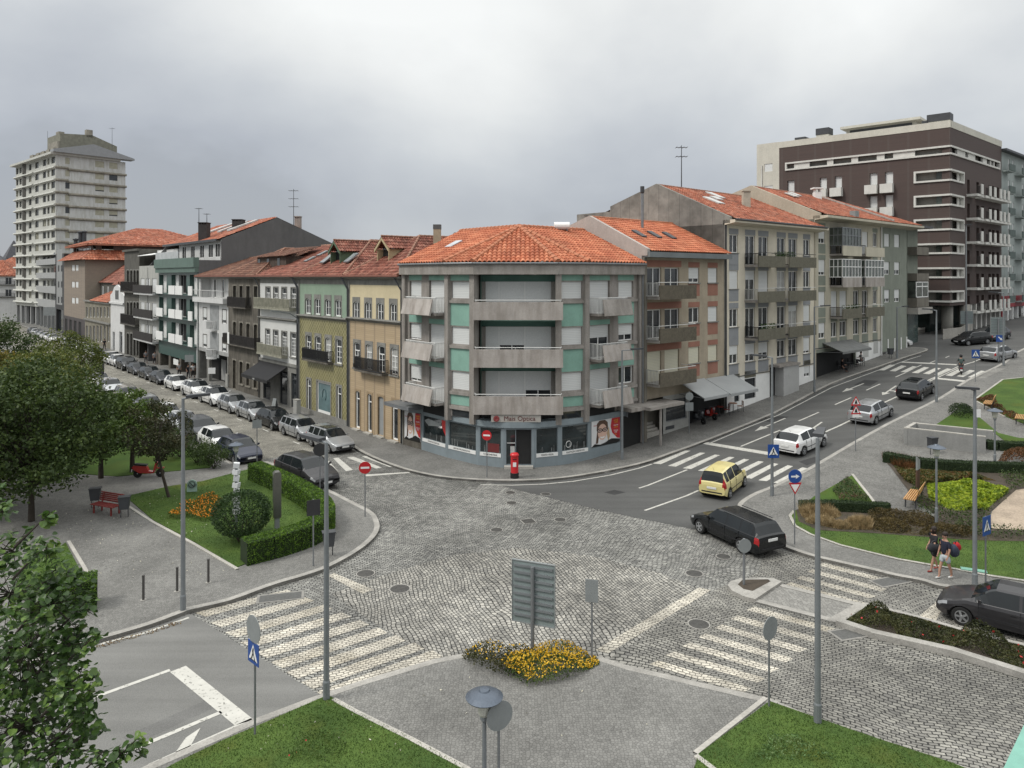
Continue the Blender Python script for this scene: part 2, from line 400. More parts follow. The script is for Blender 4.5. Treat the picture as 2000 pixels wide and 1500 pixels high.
kerb_r=[(2300,640),(2120,655),(2000,682),(1959,711),(1887,745),(1835,779),(1730,831),(1662,869),(1580,917),(1512,951),(1475,966),(1449,981),(1440,992),(1443,1004),(1456,1024),(1482,1050),(1525,1070),(1580,1090),(1633,1103),(1707,1120),(1747,1130),(1800,1140),(1833,1150),(1900,1160),(2000,1180),(2200,1225),(2500,1300)]
kerb_l=[(684,872),(702,884),(728,897),(760,910),(800,923),(860,935),(930,941),(1000,943),(1060,941),(1120,935),(1180,925),(1250,910),(1315,888),(1389,861),(1524,805),(1625,752),(1711,721),(1790,694),(1812,686),(1806,682),(1780,680)]
far1=SR(400,8);far2=SR(400,60)
sheet('asphalt_road',None,h2,M_asph,world_pts=line2([(938,930),(960,944),(1145,990),(1240,1011),(1370,1037),(1545,1078),(1600,1060)])+[SR(60,4),SR(98,4),SR(240,10),SR(240,60),SR(120,90),SR(86,90),SR(86,50),SR(60,38),SR(36,36)])
sheet('pale_road',None,h1,M_asph2,world_pts=line2([(375,1200),(640,1368),(600,1400),(293,1560)])+[Vector((-8,10)),Vector((-26,-6)),Vector((-46,10)),Vector((-24,20))])
def strip_(m,quads,h=h3):
 for q in quads:
  m.append(q)
def marks(name,quads,mat=None,h=h3,smooth_=False):
 """one painted marking set: one mesh from pixel quads, following the slope"""
 m=MB()
 for q in quads:
  P=[W(u,v).to_2d()for u,v in q]
  L=max((P[1]-P[0]).length,(P[2]-P[3]).length);n=max(1,int(L/.4))
  for i in range(n):
   a=P[0].lerp(P[1],i/n);b=P[0].lerp(P[1],(i+1)/n);c=P[3].lerp(P[2],(i+1)/n);d=P[3].lerp(P[2],i/n)
   V=[Vector((p.x,p.y,gz(p.x,p.y)+h))for p in(a,b,c,d)]
   if(V[1]-V[0]).cross(V[3]-V[0]).z<0:V=V[::-1]
   m.quad(*V)
 return structure(m.build(name,mat or M_paint))
def bars(first,last,n):
 return[[tuple(a[k]+(b[k]-a[k])*i/(n-1)for k in(0,1))for a,b in zip(first,last)]for i in range(n)]
def c4(l):return[(1250+x/2.667,640+y/2.667)for x,y in l]
def c8(l):return[(1300+x/2.857,1000+y/2.857)for x,y in l]
def c6(l):return[(x/2.727,950+y/2.727)for x,y in l]
def c3(l):return[(380+x/3.75,850+y/3.75)for x,y in l]
marks('crossing_stripes',bars(c4([(65,708),(238,640),(264,642),(108,712)]),c4([(695,808),(845,728),(874,734),(738,813)]),9))
marks('crossing_stripes',bars(c4([(1240,222),(1302,193),(1330,196),(1272,223)]),c4([(1708,258),(1778,224),(1804,229),(1742,263)]),9))
marks('stop_line',[c4([(310,603),(690,668),(712,655),(345,596)])])
marks('stop_line',[c4([(1525,266),(1695,284),(1705,276),(1535,260)]),c4([(1360,182),(1648,196),(1650,191),(1372,177)])])
def ln(pts,w,name='lane_line',off=0):
 P=line2(pts);band(name,P,w,h3,M_paint)
def c4l(*l):return c4(l)
for a in([(0,838),(250,742)],[(30,955),(310,850)],[(530,620),(735,535)],[(830,487),(935,442)],[(1020,402),(1105,365)],[(1183,327),(1255,294)],[(1335,258),(1388,235)],[(1425,215),(1470,195)],[(1515,183),(1545,172)],[(1595,157),(1615,148)]):
 ln(c4(a),.13)
ln(c4([(970,545),(1110,480),(1265,397),(1345,360)]),.16)
ln(c4([(1500,277),(1650,208)]),.12);ln(c4([(1512,280),(1662,211)]),.12)
ln(c4([(1650,208),(1740,180),(1775,165),(1782,150),(1772,138)]),.14)
ln([(938,947.5),(1000,948.5),(1060,946.5),(1120,941),(1180,931),(1250,915),(1275,907)],.12,'edge_line')
ln([(1386,867),(1450,840),(1524,810),(1625,757.5),(1711,725.5),(1800,695)],.11,'edge_line')
def arrow(tip,tail,w=.32,hook=0):
 a=W(*tail);b=W(*tip);d=(b-a).to_2d();L=d.length;d.normalize();n=Vector((-d.y,d.x));m=MB()
 def P(t,k):q=a.to_2d()+d*t+n*k;return(q.x,q.y,gz(q.x,q.y)+h3)
 hl=min(1.5,L*.42)if not hook else min(1.0,L*.3)
 m.quad(P(0,-.07),P((L-hl)/2,-.07),P((L-hl)/2,.07),P(0,.07));m.quad(P((L-hl)/2,-.07),P(L-hl,-.07),P(L-hl,.07),P((L-hl)/2,.07))
 m.add([P(L-hl,-w),P(L,0),P(L-hl,w)],[(0,1,2)])
 if hook:
  m.quad(P(L*.5,0),P(L*.5+.25,0),P(L*.5+.25,.8*hook),P(L*.5,.8*hook));m.add([P(L*.5-.35,.8*hook),P(L*.5+.6,.8*hook),P(L*.5+.1,1.35*hook)],[(0,1,2)])
 o=structure(m.build('road_arrow',M_paint,fix=True))
 for pl in o.data.polygons:
  if pl.normal.z<0:pl.flip()
arrow(c4l((597,540))[0],c4l((757,472))[0]);arrow(c4l((1053,336))[0],c4l((1165,291))[0])
arrow(c4l((850,560))[0],c4l((948,492))[0],hook=.6);arrow(c4l((1262,352))[0],c4l((1335,303))[0],hook=.6)
marks('crossing_stripes',[c3([(1015,170),(1110,265),(1160,255),(1052,165)]),c3([(1115,165),(1330,246),(1372,238),(1165,158)]),c3([(1225,157),(1430,235),(1470,228),(1275,150)]),c3([(950,195),(1010,282),(1055,272),(985,190)])])
marks('stop_line',[c3([(1250,303),(1575,278),(1575,270),(1250,290)])])
bl=bars([(380,1197),(560,1152),(578,1158),(402,1205)],[(618,1352),(845,1270),(865,1283),(642,1366)],9)
marks('sett_crossing',bl,M_settw,h2)
marks('sett_crossing',bars(c8([(850,297),(1262,405),(1300,392),(880,284)]),c8([(668,408),(1080,522),(1115,508),(700,393)]),4),M_settw3,h2)
marks('sett_crossing',bars(c8([(452,548),(905,672),(948,652),(492,528)]),c8([(-90,850),(430,1010),(480,985),(-40,830)]),7),M_settw3,h2)
marks('sett_band',[[(1163,1270),(1365,1148),(1389,1153),(1188,1277)]],M_settw3,h2+.002)
marks('sett_band',[c8([(1395,600),(1535,480),(1575,480),(1500,625)])],M_settw3,h2)
marks('sett_band',[[(641,1125),(708,1160),(730,1152),(652,1119)]],M_settw,h2)
marks('stop_line',[c6([(905,990),(1250,1275),(1352,1245),(990,957)])])
ln(c6([(500,1133),(910,985)]),.15);ln(c6([(560,1470),(760,1390),(1185,1210)]),.15)
marks('chevron_mark',[c6([(922,1437),(990,1340),(1068,1288),(1008,1398)])])
ln(c6([(460,883),(560,838),(760,790),(1010,703)]),.12,'edge_line')
ln(c6([(800,1496),(1350,1248)]),.14,'edge_line')
M_patch=asphalt('tar_patch',(.045,.045,.045))
for q in([(1688,742),(1668,752),(1700,754),(1716,744)],[(1500,812),(1478,822),(1520,826),(1540,814)],[(1560,902),(1590,893),(1606,899),(1576,909)],[(1180,962),(1200,957),(1222,962),(1200,967)]):sheet('asphalt_patch',q,.0095,M_patch)
sheet('asphalt_patch',[(240,1440),(420,1360),(440,1372),(262,1455)],.0065,asphalt('faint_tyre_track',(.165,.163,.156)))
for i_ in range(16):
 r0_=49.5+i_*5.6;band('parking_mark',[SR(22.4,r0_),SR(22.9,r0_)],.1,h2,M_paint);band('parking_mark',[SR(22.35,r0_-.5),SR(22.35,r0_+.6)],.1,h2+.001,M_paint)
kh=.13
def pavement(name,outline2d,kerbs,mat=M_pave,h=kh,kw=.25,side=1):
 sheet(name,None,h,mat,skirt=.16,world_pts=outline2d)
 for k in kerbs:band('kerb',k,kw,h+.004,M_granite,depth=.16 if h>.1 else .05,side=side)
KL=smoothline(line2(kerb_l),3)
left_far=[SR(24.6,420),SR(24.6,200),SR(24.6,120),SR(24.6,80),SR(24.6,55)]
kerbA=left_far+KL
outA=kerbA+line2([(1765,668)])+[SR(84,45),SR(30.5,45),SR(30.5,420)]
pavement('pavement',outA,[kerbA],side=1)
kerb_b=[(455,908),(500,903),(530,907),(560,922),(600,942),(644,961),(687,983),(727,1004),(739,1021),(741,1037),(730,1056),(700,1081),(647,1111),(599,1129),(551,1143),(513,1156),(447,1180),(374,1197),(352,1205),(293,1227),(220,1249),(169,1264),(0,1325)]
KB=[SR(16.3,420),SR(16.3,200),SR(16.3,80),SR(16.3,52)]+smoothline(line2(kerb_b),3)
outB=KB+[Vector((-40,17)),Vector((-90,30)),SR(-60,420)]
pavement('pavement',outB,[KB],M_pave,side=-1)
kc=[(293,1502),(403,1454),(495,1414),(600,1374),(640,1360),(705,1338),(775,1317),(845,1296),(897,1286),(960,1275),(1034,1272),(1110,1278),(1174,1291),(1230,1309),(1300,1325),(1370,1342),(1503,1373),(1604,1415),(1720,1454),(1860,1500),(2050,1560),(2300,1650)]
KC=[Vector((-14,12))]+line2(kc)
outC=KC+[Vector((20,6)),Vector((20,-8)),Vector((-22,-8))]
pavement('plaza',outC,[KC],M_pave,side=-1)
KR=smoothline(line2(kerb_r),3)
outD=KR+[Vector((60,14)),Vector((260,60)),SR(240,-40)]
pavement('pavement',outD,[KR],M_pave,side=1)
sheet('tactile_paving',[(1515,955),(1585,922),(1625,912),(1548,950)],kh+.006,M_pave_w)
sheet('tactile_paving',[(1910,742),(1940,722),(1965,722),(1925,741)],kh+.006,M_pave_w)
tear=[(1475,1178),(1452,1172),(1430,1161),(1421,1150),(1427,1142),(1445,1137),(1480,1135),(1510,1136),(1527,1143)]
sheet('traffic_island',tear,.15,M_granite,skirt=.2)
sheet('island_soil',[(1441,1149),(1450,1140),(1500,1139),(1505,1143),(1470,1162),(1452,1158)],.155,M_soil)
sheet('refuge',[(1475,1178),(1527,1143),(1692,1184),(1632,1219)],.05,M_pave_w,skirt=.06)
band('kerb',line2([(1475,1178),(1632,1219)]),.28,.06,M_granite,side=1);band('kerb',line2([(1527,1143),(1692,1184)]),.28,.063,M_granite,side=-1);band('kerb',line2([(1632,1219),(1692,1184)]),.28,.067,M_granite,side=1)
pl_o=[(1632,1222),(1690,1186),(1790,1210),(1895,1241),(2000,1266),(2200,1325),(2200,1400),(2000,1327),(1860,1282),(1706,1247)]
sheet('planter_bed',pl_o,.16,M_soil,skirt=.2)
band('kerb',line2([(2200,1395),(2000,1328),(1860,1283),(1706,1248),(1632,1223)]),.3,.2,M_granite,depth=.2,side=-1)
band('kerb',line2([(1640,1218),(1690,1187),(1790,1211),(1895,1242),(2000,1267),(2200,1325)]),.18,.185,M_granite,depth=.16,side=-1)
LAWNS={}
def lawn(key,pts,mat=M_grass,h=kh+.03,skirt=.03,kerb=None,name='lawn',wp=None):
 LAWNS[key]=wp or line2(pts)
 o=sheet(name,pts,h,mat,skirt=skirt,world_pts=wp)
 if kerb:
  for k in kerb:band('lawn_edging',line2(k),.14,h+.012,M_slab,depth=.06,side=1)
 return o
lawn('west',[(245,975),(330,955),(395,945),(470,925),(500,918),(560,935),(600,975),(634,1000),(637,1030),(610,1060),(560,1080),(500,1100),(462,1115),(380,1065),(300,1022)],M_grass,kerb=[[(467,1118),(380,1067),(300,1024),(240,985)]])
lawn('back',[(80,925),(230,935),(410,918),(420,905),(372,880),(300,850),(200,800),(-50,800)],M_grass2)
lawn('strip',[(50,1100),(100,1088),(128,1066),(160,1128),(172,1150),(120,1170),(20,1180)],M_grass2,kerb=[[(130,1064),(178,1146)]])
lawn('south',[(343,1502),(440,1455),(500,1430),(640,1368),(662,1380),(700,1402),(800,1452),(915,1512),(915,1640),(100,1640)],M_grass,kerb=[[(920,1513),(800,1449),(700,1399),(655,1374)]])
lawn('southeast',[(1503,1380),(1610,1418),(1720,1456),(1860,1502),(2100,1600),(1900,1760),(1340,1560),(1365,1484)],M_grass,kerb=[[(1363,1486),(1420,1440),(1500,1376)],[(1440,1545),(1363,1486)]])
park_c=[(1548,1003),(1540,1013),(1550,1033),(1580,1050),(1640,1072),(1700,1087),(1753,1100),(1820,1112),(1867,1120),(1933,1133),(2000,1143),(2150,1170)]
lawn('park',park_c+[(2400,1180),(2400,1060),(2000,1050),(1800,1040),(1600,1000)],M_grass,kerb=[park_c])
sheet('flower_bed',[(1555,1002),(1600,992),(1742,1000),(1840,1018),(1925,1040),(2100,1045),(2100,1066),(1900,1062),(1800,1055),(1700,1048),(1597,1042),(1560,1025)],kh+.04,M_soil)
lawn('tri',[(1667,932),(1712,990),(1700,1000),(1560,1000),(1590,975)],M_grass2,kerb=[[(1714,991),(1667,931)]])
sheet('flower_bed',[(1722,898),(1800,905),(2100,915),(2100,945),(1985,963),(1935,1005),(1925,1042),(1840,1018),(1790,985),(1760,945),(1740,918)],kh+.04,M_soil)
sheet('dirt_path',[(1985,962),(2100,940),(2100,1050),(1928,1038),(1938,1005)],kh+.035,M_dirt)
lawn('hill',[(1905,785),(1960,745),(2000,740),(2200,735),(2200,850),(2000,832),(1950,812)],M_grass,kerb=[[(1965,818),(1905,785),(1960,745),(2000,741)]])
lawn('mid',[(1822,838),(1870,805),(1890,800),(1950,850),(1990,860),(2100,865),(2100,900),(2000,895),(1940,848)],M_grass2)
# === buildings
sheet_fix=bpy.data.objects.get('right_paving')
if sheet_fix:
 for v in sheet_fix.data.vertices:v.co.z+=.0018
class Fac:
 """a facade: plane through P0 along unit direction d, local x along it, y into the building, z up (world)"""
 def __init__(s,root,P0,d):
  s.root=root;s.P0=Vector(P0);s.d=Vector(d).normalized();s.n=Vector((-s.d.y,s.d.x))
  b=root.location
  s.M=Matrix.Translation((s.P0.x-b.x,s.P0.y-b.y,-b.z))@Matrix(((s.d.x,s.n.x,0,0),(s.d.y,s.n.y,0,0),(0,0,1,0),(0,0,0,1)))
 def mb(s):m=MB();m.M=s.M;return m
 def T(s,u,y=0.0):
  k=(u-1000)/F;P=s.P0+s.n*y
  return(k*P.y-P.x)/(s.d.x-k*s.d.y)
 def Z(s,u,v,y=0.0):
  t=s.T(u,y);Y=(s.P0+s.n*y).y+s.d.y*t
  return H+(HOR-v)/F*Y
 def rect(s,u0,u1,v0,v1,y=0.0):
  uc=(u0+u1)/2
  return(s.T(u0,y),s.T(u1,y),s.Z(uc,v1,y),s.Z(uc,v0,y))
 def place(s,o,x,y,z):
  o.matrix_local=s.M@Matrix.Translation((x,y,z));return o
def line_pt(u,s=None,r=None):
 """world xy where pixel column u meets the street line s=const or r=const"""
 k=(u-1000)/F
 if s is not None:
  rr=(D2.x*s-k*D2.y*s)/(k*D1.y-D1.x);return SR(s,rr)
 ss=(k*D1.y*r-D1.x*r)/(D2.x-k*D2.y);return SR(ss,r)
def wall(f,x0,x1,z0,z1,holes,mat,depth=.18,y=0.0,name='wall'):
 xs=sorted({x0,x1}|{h[i]for h in holes for i in(0,1)if x0<h[i]<x1});zs=sorted({z0,z1}|{h[i]for h in holes for i in(2,3)if z0<h[i]<z1})
 m=f.mb()
 for a,b in zip(xs,xs[1:]):
  run=None
  for c,d in zip(zs,zs[1:]):
   cx,cz=(a+b)/2,(c+d)/2
   if any(h[0]<cx<h[1]and h[2]<cz<h[3]for h in holes):
    if run:m.quad((a,y,run[0]),(b,y,run[0]),(b,y,run[1]),(a,y,run[1]));run=None
   else:run=(run[0],d)if run else(c,d)
  if run:m.quad((a,y,run[0]),(b,y,run[0]),(b,y,run[1]),(a,y,run[1]))
 for h in holes:
  a,b,c,d=max(h[0],x0),min(h[1],x1),max(h[2],z0),min(h[3],z1)
  if b<=a or d<=c:continue
  e=y+depth
  m.quad((a,y,c),(a,e,c),(a,e,d),(a,y,d));m.quad((b,e,c),(b,y,c),(b,y,d),(b,e,d))
  if h[2]>=z0:m.quad((a,y,c),(b,y,c),(b,e,c),(a,e,c))
  if h[3]<=z1:m.quad((a,e,d),(b,e,d),(b,y,d),(a,y,d))
 return m.build(name,mat,f.root)
def shell(f,x0,x1,z0,z1,dep,mat,name='side_wall',top=True,right=True):
 m=f.mb()
 m.quad((x0,dep,z0),(x0,0,z0),(x0,0,z1),(x0,dep,z1))
 if right:m.quad((x1,0,z0),(x1,dep,z0),(x1,dep,z1),(x1,0,z1))
 m.quad((x1,dep,z0),(x0,dep,z0),(x0,dep,z1),(x1,dep,z1))
 if top:m.quad((x0,.02,z1),(x1,.02,z1),(x1,dep,z1),(x0,dep,z1))
 return m.build(name,mat,f.root)
WC={}
def M_sh():return plain('roller_shutter',(.56,.57,.56),.6,.08,.6,fine=.05)
M_shut=brickmat('roller_shutter_slats',(.60,.61,.60),(.58,.59,.58),(.34,.35,.35),30,.11,.006,.6,warp=0,plane='XYZ',bump=.3)
M_shut_y=brickmat('yellowed_shutter_slats',(.56,.54,.42),(.54,.52,.42),(.34,.33,.26),30,.11,.006,.6,warp=0,plane='XYZ',bump=.3)
M_curt=plain('net_curtain',(.42,.42,.40),.5,.3,3,coat=.6)
def win(f,r,kind='case',y=.14,nx=2,nz=1,open_=0.0,fm=None,gm=None,sm=None,name='window',fw=.06,arch=0.0,par=None,top=0.0,curtain=0):
 """a window in hole r: glass sheet with frame child, roller shutter child, curtains"""
 w=round(r[1]-r[0],2);h=round(r[3]-r[2],2)
 if w<.05 or h<.05:return
 key=(w,h,kind,nx,nz,round(open_,2),fm and fm.name,gm and gm.name,sm and sm.name,fw,arch,top,curtain,name)
 fm=fm or M_frame
 if key in WC:o=copy_tree(WC[key])
 else:
  g=MB().quad((0,0,0),(w,0,0),(w,0,h),(0,0,h)).build(name,gm or M_glass)
  m=MB();t=.05
  m.box(0,fw,-t,.01,0,h);m.box(w-fw,w,-t,.01,0,h);m.box(fw,w-fw,-t,.01,0,fw);m.box(fw,w-fw,-t,.01,h-fw,h)
  iw=w-2*fw;hb=h-2*fw
  tz=h-fw-top if top else h-fw
  if top:m.box(fw,w-fw,-t,.01,tz-.035,tz+.035)
  for i in range(1,nx):
   cw=.035 if i*2==nx else .016
   c=fw+iw*i/nx;m.box(c-cw,c+cw,-t+.004,.01,fw,tz-(.035 if top else 0))
  for j in range(1,nz):
   c=fw+(tz-fw)*j/nz;m.box(fw,w-fw,-t+.012,.01,c-.014,c+.014)
  if arch:
   n=8;P=[]
   for i in range(n+1):
    q=i/n;x=w*q;z=h-arch*(2*q-1)**2;P.append((x,z))
   for(xa,za),(xb,zb)in zip(P,P[1:]):
    m.quad((xa,-t-.01,za-fw),(xb,-t-.01,zb-fw),(xb,-t-.01,h),(xa,-t-.01,h))
  fr=m.build('frame',fm,g)
  if kind=='roll':
   z=h*open_
   s=MB().box(fw*.6,w-fw*.6,-t-.03,-t-.006,z,h).build('shutter',sm or M_shut,g)
  if curtain:
   MB().quad((fw,-.006,h*.1),(w-fw,-.006,h*.1),(w-fw,-.006,h-fw),(fw,-.006,h-fw)).build('curtain',M_curt,g)
  WC[key]=g;o=g
 o.parent=par or f.root
 f.place(o,r[0],y,r[2]);return o
def surround(f,r,t=.14,arch=0.0,proud=.03,mat=None,sill=True,y=0.0,name='surround',up=0.0):
 m=f.mb();x0,x1,z0,z1=r;p=y-proud
 m.box(x0-t,x0,p,y+.1,z0-.02,z1+t+up);m.box(x1,x1+t,p,y+.1,z0-.02,z1+t+up)
 n=8 if arch else 1;w=x1-x0
 for i in range(n):
  a,b=i/n,(i+1)/n
  za=z1-arch*(2*a-1)**2;zb=z1-arch*(2*b-1)**2
  m.extr([(x0+w*a,p,za),(x0+w*b,p,zb),(x0+w*b,p,z1+t+up),(x0+w*a,p,z1+t+up)],(0,.1+proud,0))
 if sill:m.box(x0-t-.05,x1+t+.05,p-.07,y+.1,z0-.14,z0-.021)
 return m.build(name,mat or M_stone,f.root)
def railing(f,x0,x1,y0,z0,z1,mat,par,sp=.12,sides=True,r=.016,yb=0.0,name='railing',mid=False):
 m=f.mb()
 def run(a,b):
  a=Vector(a);b=Vector(b);L=(b-a).length;n=max(1,int(L/sp))
  for k in range(n+1):
   p=a.lerp(b,k/n);m.box(p.x-r,p.x+r,p.y-r,p.y+r,z0,z1)
  for z in((z0+.06,z1)+(((z0+z1)/2,)if mid else())):
   m.tube((a.x,a.y,z),(b.x,b.y,z),r*1.7,n=5)
 run((x0,y0,0),(x1,y0,0))
 if sides:run((x0,y0,0),(x0,yb,0));run((x1,y0,0),(x1,yb,0))
 return m.build(name,mat,par)
def balcony(f,x0,x1,zf,out,slab=.16,matS=None,front=None,rail=None,zt=None,fx=None,name='balcony',sp=.12,tilt=0.0,flip=False,fl=None):
 """slab with a solid front panel (front=(z0,z1,mat)) and or a railing"""
 m=f.mb();m.box(x0,x1,-out,0,zf-slab,zf);o=m.build(name,matS or M_conc,f.root)
 if front:
  a,b=fx or(x0,x1);q=f.mb();z0,z1,mt=front
  q.extr([(a,-out-.002,z1),(a,-out-.09,z1),(a,-out-.09-tilt,z0),(a,-out-.002-tilt,z0)],(b-a,0,0))
  q.build('parapet',mt,o)
 if rail:
  z0,z1,mt=rail
  railing(f,x0+.03,x1-.03,-out+.03,z0,z1,mt,o,sp=sp)
 return o
def tilegrid(P,name,mat,parent,M=None,tw=.23,th=.40,amp=1.0,seg=4):
 """tiled roof plane: convex polygon P (3d, ccw seen from outside), first edge along the eave"""
 P=[Vector(p)for p in P];o=P[0];ux=(P[1]-P[0]);
 nrm=Vector((0,0,0))
 for i in range(1,len(P)-1):nrm+=(P[i]-o).cross(P[i+1]-o)
 nrm.normalize()
 if nrm.z<0:nrm=-nrm;P=[P[0]]+P[1:][::-1]
 up=Vector((0,0,1));vy=(up-nrm*up.dot(nrm)).normalized();ux=vy.cross(nrm)
 Q=[((p-o).dot(ux),(p-o).dot(vy))for p in P]
 u0=min(q[0]for q in Q);u1=max(q[0]for q in Q);v0=min(q[1]for q in Q);v1=max(q[1]for q in Q)
 bm=bmesh.new();nu=int(math.ceil((u1-u0)/tw))*seg;nv=int(math.ceil((v1-v0)/th))
 hh=[q*amp for q in([0,.05,.068,.05]if seg==4 else[0,.06])]
 prev=None
 for j in range(nv):
  rows=[]
  for(vv,add)in((v0+j*th-.02,.045),(v0+(j+1)*th,.0)):
   rows.append([bm.verts.new((u0+i*tw/seg,vv,hh[i%seg]+add))for i in range(nu+1)])
  for i in range(nu):bm.faces.new((rows[0][i],rows[0][i+1],rows[1][i+1],rows[1][i]))
  low=[bm.verts.new((u0+i*tw/seg,v0+j*th-.02,hh[i%seg]-.01))for i in range(nu+1)]
  for i in range(nu):bm.faces.new((low[i],low[i+1],rows[0][i+1],rows[0][i]))
 area=sum(Q[i][0]*Q[(i+1)%len(Q)][1]-Q[(i+1)%len(Q)][0]*Q[i][1]for i in range(len(Q)))
 if area<0:Q=Q[::-1]
 for i in range(len(Q)):
  a,b=Q[i],Q[(i+1)%len(Q)];e=Vector((b[0]-a[0],b[1]-a[1],0))
  if e.length<1e-4:continue
  no=Vector((e.y,-e.x,0)).normalized()
  bmesh.ops.bisect_plane(bm,geom=bm.verts[:]+bm.edges[:]+bm.faces[:],plane_co=(a[0],a[1]-(.03 if i==0 and abs(e.y)<.01 else 0),0),plane_no=no,clear_outer=True)
 ul=bm.loops.layers.uv.new('UVMap')
 for f_ in bm.faces:
  c=f_.calc_center_median();k=(math.floor((c.x-u0)/tw)+.5,math.floor((c.y-v0+.015)/th)+.5)
  for l in f_.loops:l[ul].uv=k
 for v in bm.verts:
  c=v.co.copy();w=o+ux*c.x+vy*c.y+nrm*(c.z+.02);v.co=(M@w)if M is not None else w
 me=bpy.data.meshes.new(name);bm.to_mesh(me);bm.free();me.materials.append(mat)
 ob=bpy.data.objects.new(name,me);col.objects.link(ob);ob.parent=parent;return ob
def ridgecap(f,segs,mat,par,r=.1):
 m=f.mb()
 for a,b in segs:
  a=Vector(a)+Vector((0,0,.09));b=Vector(b)+Vector((0,0,.09));n=max(1,int((b-a).length/.42))
  for i in range(n):m.tube(a.lerp(b,i/n),a.lerp(b,(i+1)/n),r*1.1,r*.88,n=7)
 for i in range(len(m.f)):m.uv[i]=[(i//9+.5,7.5)]*len(m.f[i])
 return m.build('ridge_tiles',plain('ridge_tile',(.36,.19,.13),.8,.45,5,fine=.3)if mat is not M_tile_n else plain('new_ridge_tile',(.44,.17,.09),.8,.3,5),par)
def text_obj(s,size,mat,parent,Mx,name='lettering',ext=.01,align='CENTER',sx=1.0):
 c=bpy.data.curves.new(name,'FONT');c.body=s;c.size=size;c.extrude=ext;c.align_x=align;c.align_y='CENTER'
 t=bpy.data.objects.new('tmp',c);col.objects.link(t)
 dg=bpy.context.evaluated_depsgraph_get();me=bpy.data.meshes.new_from_object(t.evaluated_get(dg))
 bpy.data.objects.remove(t);me.materials.clear();me.materials.append(mat)
 o=bpy.data.objects.new(name,me);col.objects.link(o)
 if parent:o.parent=parent
 o.matrix_local=Mx@Matrix.Diagonal((sx,1,1,1));return o
ROTX=Matrix.Rotation(R(90),4,'X')
M_conc=plain('stained_concrete',(.33,.305,.28),.85,.22,.9,streak=.28,dirt=(.62,.6,.57),fine=.15)
M_concp=plain('pinkish_concrete',(.41,.375,.345),.85,.18,1.1,streak=.3,dirt=(.58,.55,.52),fine=.12)
M_stone=plain('granite_trim',(.25,.245,.225),.85,.25,1.8,streak=.25,fine=.2)
M_stone_d=plain('blackened_granite',(.165,.15,.125),.9,.4,.8,streak=.45,dirt=(.45,.42,.4),fine=.25)
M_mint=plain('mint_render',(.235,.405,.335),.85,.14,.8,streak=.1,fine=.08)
M_mint_d=plain('shaded_mint_render',(.11,.21,.175),.85,.2,.8,fine=.08)  # darker copy of the mint, balcony recess shade put into the colour
M_shop=plain('blue_grey_panel',(.215,.255,.275),.55,.12,1.5,streak=.12,fine=.05)
M_tile_n=tilemat('new_roof_tiles',(.33,.095,.045),(.43,.135,.065),(.50,.19,.10))
M_tile_o=tilemat('orange_roof_tiles',(.30,.085,.045),(.39,.125,.065),(.46,.20,.13),old=.4)
M_tile_r=tilemat('weathered_red_tiles',(.18,.058,.038),(.26,.088,.058),(.33,.15,.105),old=.7)
M_tile_b=tilemat('old_brown_tiles',(.13,.06,.04),(.20,.085,.055),(.26,.15,.10),old=1)
M_rail_w=plain('white_railing',(.62,.62,.60),.5,.1,2,fine=.04)
M_rail_b=plain('iron_railing',(.02,.02,.022),.5,.2,2)
M_gut=plain('gutter',(.12,.12,.12),.5,.2,2)
M_dark=plain('dark_interior',(.018,.018,.018),.8,.3,1)
def c4p(x,y):return(760+x/2.83,420+y/2.83)
